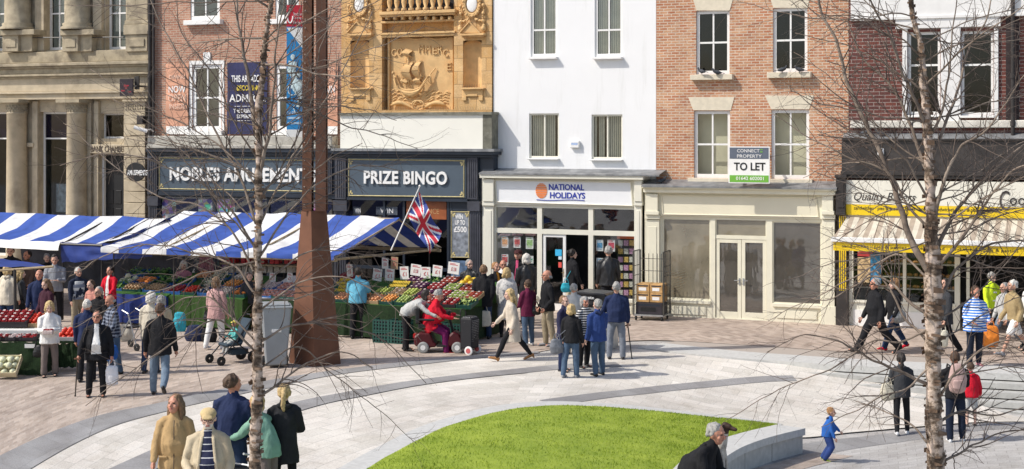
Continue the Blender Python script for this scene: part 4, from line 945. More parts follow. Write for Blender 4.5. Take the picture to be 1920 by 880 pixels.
mb = MB(); fb(mb, 276, 292, 622, 368, -.2, .06); fb(mb, 296, 362, 606, 369, .06, .14); S2.put(mb, 'fascia', M_NAVY)
mb = MB(); fb(mb, 297, 294, 604, 360, .06, .075); S2.put(mb, 'sign_board', M_SLATE)
rline(S2, 299, 296, 601, 354, .08, slope=.018)
ftext(S2, 'NOBLES AMUSEMENTS', 318, 314.5, 592, 341, .08, M_LETTER, .05, bold=.03, spacing=1.05)
for a, b in ((276, 294), (607, 622)): S2.put(fluted(S2, a, b, 292, 364, .12), 'pilaster_head', M_NAVYL)
mb = fluted(S2, 278, 294, 386, 545, .1); fb(mb, 276, 368, 296, 386, 0, .16); S2.put(mb, 'pilaster', M_NAVYL)
ua, ub = U(294), U(622); zt_ = Z(450, 370)
mb = MB(); [fb(mb, x, 368, x + 4, 545, -.05, .03, True) for x in (296, 400, 500, 600)]; fb(mb, 296, 366, 622, 372, -.05, .03); S2.put(mb, 'window_frame', M_NAVY)
pane(S2, (ua, ub, 0, zt_), .02, M_GLASSS); room(S2, ua, ub, zt_, .2, 3, M_DARK)
fl = mat('balloon_print', (.5, .5, .2), .5)
def confetti(name):
    m = bpy.data.materials.new(name); m.use_nodes = True; n = m.node_tree.nodes; l = m.node_tree.links; tc = n.new('ShaderNodeTexCoord'); v = n.new('ShaderNodeTexVoronoi'); v.inputs['Scale'].default_value = 6
    l.new(tc.outputs['Object'], v.inputs[0]); h = n.new('ShaderNodeHueSaturation'); h.inputs['Saturation'].default_value = .9; h.inputs['Value'].default_value = .6; l.new(v.outputs['Color'], h.inputs['Color']); l.new(h.outputs[0], n['Principled BSDF'].inputs['Base Color']); return m
cf = confetti('coloured_print')
for a, b in ((304, 330), (372, 398), (405, 440), (575, 598)):
    mb = MB(); fb(mb, a, 374, b, 520, -.04, -.03); S2.put(mb, 'window_print', cf)
mb = MB(); fb(mb, 310, 402, 352, 410, -.03, -.02); S2.put(mb, 'notice', M_LETTER)
# banners on the brick wall
def banner(px, label, m, foot=None):
    bn = Bld('banner', px[0], label, 'banner'); mb = MB(); u0, u1, z0, z1 = rect(*px, o + .06); N = 8; vs = []
    for i in range(N + 1):
        for j in range(13):
            s_, t = i / N, j / 12; vs.append((u0 + (u1 - u0) * s_, -o - .06 - .015 * math.sin(s_ * 5 + t * 7), z0 + (z1 - z0) * t))
    mb.add(vs, [(i * 13 + j, (i + 1) * 13 + j, (i + 1) * 13 + j + 1, i * 13 + j + 1) for i in range(N) for j in range(12)]); bn.put(mb, 'cloth', m); return bn
M_ORB = mat('orange_banner', (.70, .36, .23), .6, .35, .9)
for a, lb, w_ in ((311, 'orange NOW OPEN banner left of the amusement house window', 42), (596, 'orange banner on brick wall partly behind the rusted steel column', 37)):
    bn = banner((a, 119, a + w_, 252), lb, M_ORB)
    mb = MB(); fb(mb, a + .5, 237, a + w_ - .5, 252, o + .07, o + .09); bn.put(mb, 'white_foot', M_LETTER)
    LT = ('DAVE KWAN', 'GRAND', 'NOW', 'OPEN', 'INSIDE') if a < 400 else ('PAKISTAN', 'DINING', 'MAIN', 'NOW', 'OPEN')
    LT = (None, 'DINING', 'NOW', 'OPEN', 'INSIDE') if a < 400 else ('STAN', 'DINING', 'MAIN', 'NOW', 'OPEN')
    for t_, (y0, y1, k_) in zip(LT, ((126, 133, 7), (141, 148, 6), (161, 174, 5), (177, 191, 4), (195, 204, 6))):
        if t_: ftext(bn, t_, a + k_, y0, a + w_ - k_, y1, o + .08, mat('pale_orange_letters', (.78, .55, .42), .6) if y0 != 161 else M_LETTER, .006, bold=.01)
bn = banner((426, 117, 501, 252), 'dark navy banner reading THIS ARCADE IS BECOMING on the brick wall', mat('navy_banner', (.022, .024, .085), .6, .15, 3))
for t_, y0, y1, a, b, mm in (('THIS ARCADE IS', 141, 154, 434, 494, M_LETTER), ('BECOMING', 160, 170, 444, 488, mat('yellow_letters', (.75, .58, .05), .5)), ('ADMIRAL', 177, 191, 430, 498, M_LETTER), ('THE CASINO SLOT', 204, 212, 438, 492, M_LETTER), ('EXPERIENCE', 215, 222, 444, 486, M_LETTER)):
    ftext(bn, t_, a, y0, b, y1, o + .09, mm, .006, bold=.02)
mb = MB(); fb(mb, 440, 199, 490, 199.8, o + .08, o + .095); fb(mb, 440, 226, 490, 226.8, o + .08, o + .095); bn.put(mb, 'rule', M_LETTER)

# ---------------------------------------------------------------- bank
B1 = Bld('stone_bank', -80, 'honey sandstone bank with columns and BANK CHAMBERS over its dark door')
o = -.75; ua, ub = U(-90, o), U(277, o)
def R1(a, b, c, d): return rect(a, b, c, d, o)
wins = [R1(-30, -60, 10, 96), R1(86, -60, 122, 94), R1(198, -60, 236, 93), R1(-30, 210, 14, 480), R1(74, 210, 126, 480), R1(188, 213, 232, 260), R1(188, 289, 232, 500)]
mb = wall(MB(), ua, ub, -.05, ZTOP, -o, wins, .25); rest(mb, ua, ub, 0, ZTOP, -o, 6); B1.put(mb, 'wall', M_STONE)
for q in wins[:3]: sash(B1, q, -o + .2, .08, glass=M_GLASS, back=M_DARK, blind=mat('grey_blind', (.30, .33, .31), .8), mid=.45, slats=12)
for q in wins[3:5]:
    w = sash(B1, q, -o + .2, .07, bars=(0, 0), glass=M_GLASSD, back=mat('bank_interior', (.12, .18, .17), .9), mid=.815)
    mb = MB(); mb.box(q[0] + .07, q[1] - .07, -o + .24, -o + .27, q[2] + (q[3] - q[2]) * .82, q[3]); B1.put(mb, 'purple_blind', M_PURPLE, w)
mb = MB(); fb(mb, 105, 345, 124, 398, o - .3, o - .28); B1.put(mb, 'window_poster', mat('pale_poster', (.45, .55, .5), .5, .4, 8))
sash(B1, wins[5], -o + .2, .05, bars=(0, 0), mullion_only=True, glass=M_GLASSD, back=M_DARK)
q = wins[6]; mb = MB(); mb.box(q[0], q[0] + .07, -o + .1, -o + .2, 0, q[3]); B1.put(mb, 'door_frame', M_WPAINT)
mb = MB(); mb.box(q[0] + .07, q[1], -o + .2, -o + .26, 0, q[3])
for k in range(5):
    for h_ in (0, 1): a = q[0] + .14 + h_ * .33; mb.box(a, a + .24, -o + .18, -o + .2, .3 + k * .6, .75 + k * .6)
B1.put(mb, 'door', M_BLACK, bevel=.01)
op_ = o + .28   # cornice projection plane
mb = MB(); fb(mb, -95, 97, 278, 118, o, op_ + .05); fb(mb, -95, 118, 279, 124, o, op_ + .32); fb(mb, -95, 124, 278, 128, o, op_ + .22); fb(mb, -95, 128, 277, 139, o, op_ + .12); fb(mb, -95, 139, 278, 143, o, op_ + .22); fb(mb, -95, 143, 277, 147, o, op_ + .12)
B1.put(mb, 'cornice', M_STONED, bevel=.015)
mb = MB(); fb(mb, -95, 147, 277, 172, o, op_ + .05); fb(mb, -95, 172, 278, 176, o, op_ + .14); fb(mb, -95, 176, 277, 187, o, op_ + .06)
B1.put(mb, 'frieze', M_STONE, bevel=.012)
mb = MB(); mb.tube([(U(-95, op_ + .1), -op_ - .1, Z(-95, 72, op_ + .1)), (U(232, op_ + .1), -op_ - .1, Z(232, 70, op_ + .1))], .02, 6); B1.put(mb, 'rail', M_BLACKP)
for cxp in (30, 142, -78):
    # ground floor column with patterned neck
    a, b = cxp - 16, cxp + 16; oc = o + .32; uc = U(cxp, oc); rr = (U(b, oc) - U(a, oc)) / 2; zc0 = Z(cxp, 213, oc); zc1 = Z(cxp, 193, oc)
    mb = MB(); mb.lathe([(rr * 1.25, -.05), (rr * 1.25, .25), (rr * 1.08, .35), (rr * 1.0, .5), (rr * .98, 2.2), (rr * .9, zc0 - .02), (rr * .98, zc0), (rr * .93, zc0 + .04)], (uc, -oc + .05, 0), 24); cs = B1.put(mb, 'column', M_STONE, smooth=True)
    mb = MB(); mb.lathe([(rr * .93, zc0 + .04), (rr * .97, zc1 - .05), (rr * 1.1, zc1)], (uc, -oc + .05, 0), 24)
    for k in range(20):
        for h_ in range(3): th = 2 * PI * (k + .5 * (h_ % 2)) / 20; mb.ball((uc + rr * .97 * math.cos(th), -oc + .05 + rr * .97 * math.sin(th), zc0 + .09 + h_ * .075), .03, 5, 4)
    mb.box(uc - rr * 1.35, uc + rr * 1.35, -oc + .05 - rr * 1.35, -oc + .3, zc1, Z(cxp, 187, oc)); B1.put(mb, 'capital', M_STONED, cs)
    # first floor column on a pedestal
    uc = U(cxp + 2, oc); rr2 = rr * 1.22; z0_ = Z(cxp, 55, oc)
    mb = MB(); mb.lathe([(rr2 * 1.28, z0_ - .02), (rr2 * 1.3, z0_ + .06), (rr2 * 1.12, z0_ + .1), (rr2 * 1.18, z0_ + .17), (rr2, z0_ + .22), (rr2, z0_ + .9), (rr2 * .97, ZTOP - .3)], (uc, -oc + .05, 0), 24); B1.put(mb, 'column', M_STONED, smooth=True)
    mb = MB(); fb(mb, cxp - 30, 56, cxp + 34, 66, o, oc + .3); fb(mb, cxp - 26, 66, cxp + 4, 97, o, oc + .22); fb(mb, cxp + 4, 66, cxp + 30, 97, o, oc + .1); fb(mb, cxp - 20, 73, cxp - 1, 89, oc + .2, oc + .25); B1.put(mb, 'pedestal', M_STONED, bevel=.015)
# end pier, rusticated below, plain above
mb = MB()
for k in range(16):
    y_ = 213 + k * 21
    if Z(252, y_ + 20, o + .3) < -.2: break
    fb(mb, 232, y_, 272, y_ + 20, o, o + .32)
fb(mb, 233, 190, 272, 213, o, o + .3)
fb(mb, 229, 187, 276, 191, o, o + .4); B1.put(mb, 'rusticated_pier', M_STONE, bevel=.012)
mb = MB(); [mb.ball((U(236 + k * 4.4, o + .3), -o - .3, Z(236, 199 + 5 * (h_), o + .3)), .035, 5, 4) for k in range(9) for h_ in range(2)]; B1.put(mb, 'carved_band', M_STONED)
mb = MB(); fb(mb, 237, -60, 277, 38, o, o + .3); fb(mb, 233, 38, 278, 46, o, o + .4); fb(mb, 231, 46, 278, 65, o, o + .46); fb(mb, 235, 65, 276, 97, o, o + .4); fb(mb, 241, 73, 270, 88, o + .4, o + .44); B1.put(mb, 'upper_pier', M_STONED, bevel=.015)
# pilaster strips beside windows
mb = MB()
for a, b in ((60, 70), (176, 184), (12, 20), (160, 170)): fb(mb, a, 190, b, 500, o, o + .12, True)
for a, b in ((65, 82), (174, 190)): fb(mb, a, -60, b, 96, o, o + .14)
fb(mb, 46, 268, 62, 276, o, o + .16); B1.put(mb, 'window_jamb', M_STONE, bevel=.01)
mb = MB(); fb(mb, 168, 271, 233, 288, o, o + .22); B1.put(mb, 'name_lintel', M_STONE, bevel=.012); ftext(B1, 'BANK CHAMBERS', 170, 274, 240, 285, o + .225, mat('cut_letter', (.11, .08, .055), .9), .01)
dp = Bld('drainpipe', 283, 'black drainpipes in the gap between bank and brick house', 'drainpipe')
mb = MB()
for x, rr in ((281, .06), (288, .045)): mb.tube([(U(x, -.2), .2, 0), (U(x, -.2), .2, ZTOP)], rr, 10)
for z_ in (4, 5.4, 6.8, 8.2): mb.tube([(U(281, -.2), .2, z_), (U(281, -.2), .2, z_ + .12)], .08, 10)
dp.put(mb, 'pipe', M_BLACKP); mb = MB(); fb(mb, 277, -60, 292, 500, -.5, -.45, True); dp.put(mb, 'gap_shade_backing', mat('gap_shade', (.02, .018, .016), .9))  # near-black sheet paints the shade inside the gap
# projecting signs and camera
rs = Bld('bank_sign', 224, 'small dark projecting sign with red mark on the bank frieze', 'sign')
mb = MB(); fb(mb, 224, 148, 249, 180, .10, .16); rs.put(mb, 'board', mat('sign_black', (.02, .012, .02), .4), bevel=.01)
mb = MB(); random.seed(2)
for k in range(7): a = random.uniform(226, 240); b = random.uniform(154, 172); fb(mb, a, b, a + random.uniform(3, 8), b + 2.5, .16, .166)
rs.put(mb, 'red_mark', mat('dull_red', (.30, .015, .03), .5)); mb = MB(); fb(mb, 249, 160, 256, 163, -.5, .13); fb(mb, 252, 143, 260, 168, .0, .05); rs.put(mb, 'bracket', M_BLACKP)
cc = Bld('security_camera', 256, 'white security camera on the stone pier above the oval sign', 'camera')
c = Vector((U(268, .2), -.3, Z(268, 243, .2))); mb = MB(); mb.tube([c + Vector((-.19, -.1, .07)), c + Vector((.17, .1, -.06))], [(.075, .06), (.075, .06)], 10); cc.put(mb, 'housing', M_WPAINT)
mb = MB(); mb.tube([c, c + Vector((.15, .3, .0)), c + Vector((.1, .6, -.1))], .025, 6); cc.put(mb, 'arm', M_WPAINT); mb = MB(); fb(mb, 256, 217, 267, 233, -.3, -.1); cc.put(mb, 'junction_box', M_BLACKP, bevel=.01)
am = Bld('oval_sign', 233, 'black oval hanging sign reading AMUSEMENTS at the shop corner', 'sign')
c = (U(255, .75), -.75, Z(255, 323, .75)); mb = MB(); mb.tube([(c[0], c[1] + .02, c[2]), (c[0], c[1] - .04, c[2])], [(.36, .30), (.36, .30)], 28, ref=(1, 0, 0)); am.put(mb, 'board', M_BLACK, bevel=.008)
u0, u1, z0, z1 = rect(239, 319, 277, 329, .80); am.put(text_mesh('AMUSEMENTS', u0, u1, z0, z1, -.80, .012, bold=.02), 'lettering', M_LETTER)
mb = MB(); mb.tube([(c[0] + .05, c[1], c[2] + .28), (c[0] + .05, c[1], c[2] + .4), (c[0] + .3, 0, c[2] + .42)], .018, 6); am.put(mb, 'bracket', M_BLACKP)

# ---------------------------------------------------------------- rusted steel column
bl, br_ = G(533, 690), G(634, 690)
tw = empty('steel_column', ((bl.x + br_.x) / 2, bl.y + .5, 0), 0, 'tall tapering rusted steel column sculpture splitting into two riveted uprights', 'sculpture')
cx0 = bl.x + .58; y0 = bl.y; sc_ = FPX / y0
X = lambda px, yy: (px - CX) * yy / FPX - tw.location.x
Zp = lambda py, yy: H - (py - YH) * yy / FPX
zT = Zp(398, y0)
mb = MB(); yb = y0 - tw.location.y
B_ = [(X(533, y0), .18), (X(586, y0 - .2), -.42), (X(634, y0), .02), (X(600, y0 + .5), .75)]; T_ = [(X(558, y0), .05), (X(580, y0), -.22), (X(607, y0), .0), (X(592, y0), .35)]
mb.add([(a, b, -.02) for a, b in B_] + [(a, b, zT) for a, b in T_], [(0, 1, 5, 4), (1, 2, 6, 5), (2, 3, 7, 6), (3, 0, 4, 7), (4, 5, 6, 7)]); mb.build('tapered_base', M_CORTEN, tw)
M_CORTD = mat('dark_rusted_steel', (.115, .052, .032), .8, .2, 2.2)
for a0, a1, b0, b1, nm in ((562, 580, 566, 581, 'left'), (587, 607, 590, 607, 'right')):
    mb = MB(); ZZ = 11.5; xa, xb = X(a0, y0), X(a1, y0); xc, xd = X(b0, y0), X(b1, y0)
    for k, (dy0, dy1, w0, w1) in enumerate(((-.16, -.12, 0, 1), (-.12, .16, .4, .6), (.16, .20, 0, 1))):
        P = lambda x0, x1, t: x0 + (x1 - x0) * t
        v = [(P(xa, xb, w0), dy0, zT), (P(xa, xb, w1), dy0, zT), (P(xa, xb, w1), dy1, zT), (P(xa, xb, w0), dy1, zT), (P(xc, xd, w0), dy0, ZZ), (P(xc, xd, w1), dy0, ZZ), (P(xc, xd, w1), dy1, ZZ), (P(xc, xd, w0), dy1, ZZ)]
        mb.add(v, [(0, 3, 2, 1), (4, 5, 6, 7), (0, 1, 5, 4), (1, 2, 6, 5), (2, 3, 7, 6), (3, 0, 4, 7)])
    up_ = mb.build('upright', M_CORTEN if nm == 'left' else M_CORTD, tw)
    if nm == 'left':
        rv = MB()
        for k in range(42): z_ = zT + .15 + k * .19; x = xa + .05 + (xc - xa) * (z_ - zT) / (ZZ - zT); rv.ball((x - .0, -.165, z_), .017, 6, 4)
        rv.build('rivet_row', mat('bright_rivet', (.45, .36, .30), .4, .1, metal=.4), up_)
mb = MB()
for py in (127, -60, 260): z_ = Zp(py, y0); mb.box(X(578, y0), X(592, y0), -.1, .1, z_ - .05, z_ + .05)
mb.build('cross_bar', M_CORTEN, tw)
# festival banner hung on the column
bb = empty('cycling_banner', (tw.location.x, tw.location.y, 0), 0, 'tall blue and red cycling festival banner hung from the rusted column', 'banner')
mb = MB(); mb.box(X(531, y0), X(561, y0), -.02, 0, Zp(244, y0), Zp(6, y0)); mb.build('cloth', mat('sky_blue_cloth', (.02, .23, .52), .6, .12, 2), bb)
def bx2(a, b, c, d, f, m, nm, p=bb): q = MB(); q.box(X(a, y0), X(c, y0), f, f + .004, Zp(d, y0), Zp(b, y0)); return q.build(nm, m, p)
bx2(531, 6, 561, 47, -.026, mat('banner_red', (.55, .02, .04), .6, .1), 'red_panel'); bx2(531, 243, 561, 257, -.026, M_LETTER, 'white_foot')
q = MB(); q.prism([(X(531, y0), Zp(49, y0)), (X(561, y0), Zp(88, y0)), (X(561, y0), Zp(49, y0))], -.027, -.022); q.build('white_flash', M_LETTER, bb)
for t_, y_ in (('Stockton', 20), ('Cycling', 28), ('Festival', 36)):
    text_mesh(t_, X(544, y0), X(560, y0), Zp(y_ + 6, y0), Zp(y_, y0), -.027, .004).build('lettering', M_LETTER, bb)
q = MB(); q.tube([(X(538 + 5 * math.cos(k), y0), -.03, Zp(27 + 13 * math.sin(k), y0)) for k in [j * .35 for j in range(16)]], .016, 5); q.build('swirl', M_LETTER, bb)
text_mesh('10-25 July', X(533, y0), X(560, y0), Zp(215, y0), Zp(208, y0), -.024, .004).build('lettering', M_LETTER, bb)
for y_ in (219, 229): bx2(533, y_, 558, y_ + 4, -.025, mat('pale_blue_print', (.45, .62, .78), .6), 'small_print')
q = MB()   # white line drawing of two riders
for cx_, cy_, s_ in ((543, 105, 1), (554, 140, .8)):
    q.ball((X(cx_, y0), -.03, Zp(cy_, y0)), (.05, .006, .06), 10, 6); q.tube([(X(cx_, y0), -.03, Zp(cy_ + 8, y0)), (X(cx_ - 3, y0), -.03, Zp(cy_ + 26, y0)), (X(cx_ + 4, y0), -.03, Zp(cy_ + 42, y0)), (X(cx_ - 2, y0), -.03, Zp(cy_ + 60, y0))], [(.09, .008), (.10, .008), (.05, .008), (.03, .008)], 6, ref=(1, 0, 0))
    q.tube([(X(cx_ + 9 * math.cos(k * .5), y0), -.03, Zp(cy_ + 62 + 11 * math.sin(k * .5), y0)) for k in range(14)], .010, 4)
q.build('rider_drawing', mat('banner_drawing', (.55, .68, .75), .6, .5, 12), bb)
# ---------------------------------------------------------------- market stalls, all squared to the street front
def P3(px, py, d): return Vector(((px - CX) * d / FPX, d, H - (py - YH) * d / FPX))
def lcl(u, off, z): return (u, -off, z)
class Stall(Bld):
    def __init__(s, name, u, off, label, cat='stall', group=None):
        s.o = empty(name, FW(u, off), -ANG, label, cat, group); s.inv = (-u, off, 0)
def sheet(mb, A, B, n=24, m=8, sag=0, wob=0, seed=0, thick=0):
    """cloth between polyline ends A (two points) and B (two points)"""
    vs = []
    for i in range(n + 1):
        for j in range(m + 1):
            s, t = i / n, j / m; p = Vector(A[0]).lerp(Vector(A[1]), s).lerp(Vector(B[0]).lerp(Vector(B[1]), s), t)
            p.z -= sag * math.sin(PI * t) + sag * .5 * abs(math.sin(s * PI * 3)) * t
            p.z += wob * noise.noise(Vector((s * 9 + seed, t * 4, seed))); p.y += wob * noise.noise(Vector((s * 7, t * 5 + 5, seed + 3)))
            vs.append(tuple(p))
    mb.add(vs, [(i * (m + 1) + j, (i + 1) * (m + 1) + j, (i + 1) * (m + 1) + j + 1, i * (m + 1) + j + 1) for i in range(n) for j in range(m)]); return mb
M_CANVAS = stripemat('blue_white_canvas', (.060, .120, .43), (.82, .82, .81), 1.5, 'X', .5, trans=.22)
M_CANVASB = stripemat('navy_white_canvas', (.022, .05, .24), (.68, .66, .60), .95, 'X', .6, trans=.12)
M_BLUEC = mat('blue_tarpaulin', (.020, .045, .22), .6, .2, 3)
M_WHITEC = mat('white_tarpaulin', (.70, .69, .65), .6, .1, 3)
M_TURF = mat('artificial_turf', (.028, .095, .012), .95, .35, 25, bump=.5, bscale=120)
M_TURFD = mat('dark_green_cloth', (.014, .034, .010), .95, .3, 15, bump=.3)
M_PVC = glassmat('clear_plastic_sheet', (.45, .46, .47), .14, film=(.22, .22, .23), fmix=.5)
eo, ro_, bo = 7.67, 4.25, 1.9
ur = U(749, ro_); ul = U(345, ro_)
ze, zr, zb2 = Z(618, 479, eo), Z(749, 408, ro_), Z(878, 466, bo)
st = Stall('market_awning', (ul + ur) / 2, eo, 'large blue and white striped gable awning over the fruit and vegetable stalls', 'awning')
mb = sheet(MB(), (lcl(ul, ro_, zr + .04), lcl(ur, ro_, zr)), (lcl(ul - .15, eo, ze - .0), lcl(ur + .02, eo, ze)), 60, 10, .10, .07, 1); fr_ = st.put(mb, 'front_canvas', M_CANVAS, smooth=True)
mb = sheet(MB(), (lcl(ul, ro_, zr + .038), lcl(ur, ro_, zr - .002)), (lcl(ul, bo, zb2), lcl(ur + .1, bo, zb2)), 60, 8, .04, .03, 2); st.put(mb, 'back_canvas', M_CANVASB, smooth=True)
mb = sheet(MB(), (lcl(ul - .15, eo, ze), lcl(ur, eo, ze)), (lcl(ul - .15, eo + .01, ze - .14), lcl(ur, eo + .01, ze - .12)), 60, 2, .0, .03, 4); st.put(mb, 'valance', M_CANVAS, smooth=True)
mb = MB(); mb.tube([lcl(ul, ro_, zr - .03), lcl(ur, ro_, zr - .05)], .035, 6)
mb.box(ul, ur + .03, -eo + .06, -eo + .12, ze - .16, ze - .07); mb.box(ul, ur + .1, -bo - .12, -bo - .05, zb2 - .12, zb2 - .03)
for u_ in (ur - .02, (ul + ur) / 2 + 1, ul + 1.6): mb.tube([lcl(u_, eo, ze - .1), lcl(u_, bo, zb2 - .06)], .035, 6); mb.tube([lcl(u_, eo, ze - .08), lcl(u_, ro_, zr - .06), lcl(u_, bo, zb2 - .04)], .025, 6)
st.put(mb, 'timber_frame', M_WOOD)
for u_ in (ul + .1, ul + 2.0, (ul + ur) / 2 + .4, ur - .15):
    for of_ in (eo - .2, bo + .3): mb = MB(); mb.tube([lcl(u_, of_, 0), lcl(u_, of_, ze - .1 if of_ > 4 else zb2 - .05)], .022, 6); st.put(mb, 'pole', M_BLACKP)
mb = sheet(MB(), (lcl(ul + .4, eo - 2.9, ze + .35), lcl(ur - 4.2, eo - 2.9, ze + .35)), (lcl(ul + .4, eo - 2.9, .9), lcl(ur - 4.2, eo - 2.9, .9)), 30, 8, 0, .12, 6); st.put(mb, 'clear_plastic_back', M_PVC, smooth=True)
mb = sheet(MB(), (lcl(ul - .1, ro_, zr), lcl(ul - .1, eo, ze)), (lcl(ul - .1, ro_, 1.6), lcl(ul - .1, eo - .2, 1.9)), 12, 6, 0, .05, 7); st.put(mb, 'side_sheet', M_BLUEC, smooth=True)
# left awning
e1, r1 = 7.3, 5.2
u1r = U(312, r1); u1l = U(-160, r1); z1r = Z(300, 409, r1); z1e = Z(195, 457, e1)
s1 = Stall('market_awning', u1r - 3, e1, 'blue and white striped awning at the left in front of the bank', 'awning')
M_CANV1 = stripemat('blue_white_canvas_left', (.060, .120, .43), (.82, .82, .81), 1.52, 'X', .5, trans=.22)
mb = sheet(MB(), (lcl(u1l, r1, z1r + .05), lcl(u1r, r1, z1r)), (lcl(u1l, e1, z1e), lcl(u1r - .55, e1, z1e)), 50, 10, .10, .06, 9); s1.put(mb, 'front_canvas', M_CANV1, smooth=True)
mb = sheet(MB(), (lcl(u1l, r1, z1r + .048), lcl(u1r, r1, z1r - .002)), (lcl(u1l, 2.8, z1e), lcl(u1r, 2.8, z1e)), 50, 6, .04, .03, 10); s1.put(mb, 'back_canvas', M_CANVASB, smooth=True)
ua_ = U(113, e1); mb = sheet(MB(), (lcl(ua_, e1, z1e), lcl(U(285, e1), e1, z1e)), (lcl(ua_ + .05, e1, Z(130, 493, e1)), lcl(U(285, e1), e1, Z(280, 482, e1))), 20, 6, 0, .05, 11); s1.put(mb, 'blue_drop', M_BLUEC, smooth=True)
mb = sheet(MB(), (lcl(u1l, e1 + .01, z1e + .02), lcl(ua_, e1 + .01, z1e)), (lcl(u1l, e1 + .25, z1e - .12), lcl(ua_ + .1, e1 + .2, Z(112, 470, e1 + .2))), 20, 4, 0, .05, 12); s1.put(mb, 'white_drop', M_WHITEC, smooth=True)
mb = MB(); mb.tube([lcl(u1l, e1, z1e - .05), lcl(u1r - .5, e1, z1e - .05)], .03, 6)
for u_ in (u1r - .6, ua_, u1l + 1): mb.tube([lcl(u_, e1 - .1, 0), lcl(u_, e1 - .1, z1e)], .025, 6); mb.tube([lcl(u_, r1, z1r - .05), lcl(u_, e1 - .1, z1e - .05)], .025, 6)
s1.put(mb, 'frame', M_BLACKP)
mb = sheet(MB(), (lcl(U(40, 3.0), 3.0, z1e), lcl(u1r, 3.0, z1e)), (lcl(U(40, 3.0), 3.0, .3), lcl(u1r, 3.0, .3)), 30, 6, 0, .15, 14); s1.put(mb, 'shade_back_sheet', mat('shade_back_sheet', (.045, .047, .06), .7, .5, 2), smooth=True)  # added dark sheet stands in for the shade under the awning
mb = MB(); fb(mb, 232, 464, 249, 475, e1 + .02, e1 + .05); s1.put(mb, 'cardboard_label', mat('cardboard', (.35, .24, .15), .8))

# goods
FRUIT = {}
def fm(name, c, var=.3): return mat(name, c, .45, var, 14)
C_OR = fm('orange_peel', (.66, .27, .06)); C_PE = fm('peach_skin', (.66, .30, .13)); C_BA = fm('banana_skin', (.72, .52, .05)); C_GA = fm('green_apple', (.36, .42, .08)); C_RA = fm('red_berry', (.30, .022, .025))
C_PL = fm('dark_plum', (.09, .02, .07)); C_GG = fm('green_grape', (.30, .38, .10)); C_PO = fm('potato_skin', (.38, .24, .12)); C_CA = fm('carrot', (.68, .22, .05)); C_GR = fm('green_leaf', (.10, .22, .03)); C_CW = fm('cauliflower', (.62, .62, .42)); C_TO = fm('tomato_skin', (.34, .06, .035)); C_MU = fm('white_mushroom', (.58, .50, .42)); C_YE = fm('yellow_melon', (.75, .50, .03)); C_PK = fm('pink_meat', (.58, .28, .22)); C_PKT = fm('clear_punnet', (.55, .45, .42)); C_RP = fm('red_pepper', (.62, .04, .015))
M_CRW = mat('crate_wood', (.42, .29, .16), .8, .2, 8); M_CRG = mat('green_crate', (.016, .075, .060), .5, .15); M_CRB = mat('dark_tray', (.03, .025, .03), .6, .2); M_CRBL = mat('blue_crate', (.03, .12, .35), .5, .15)
rnd = random.Random(11)
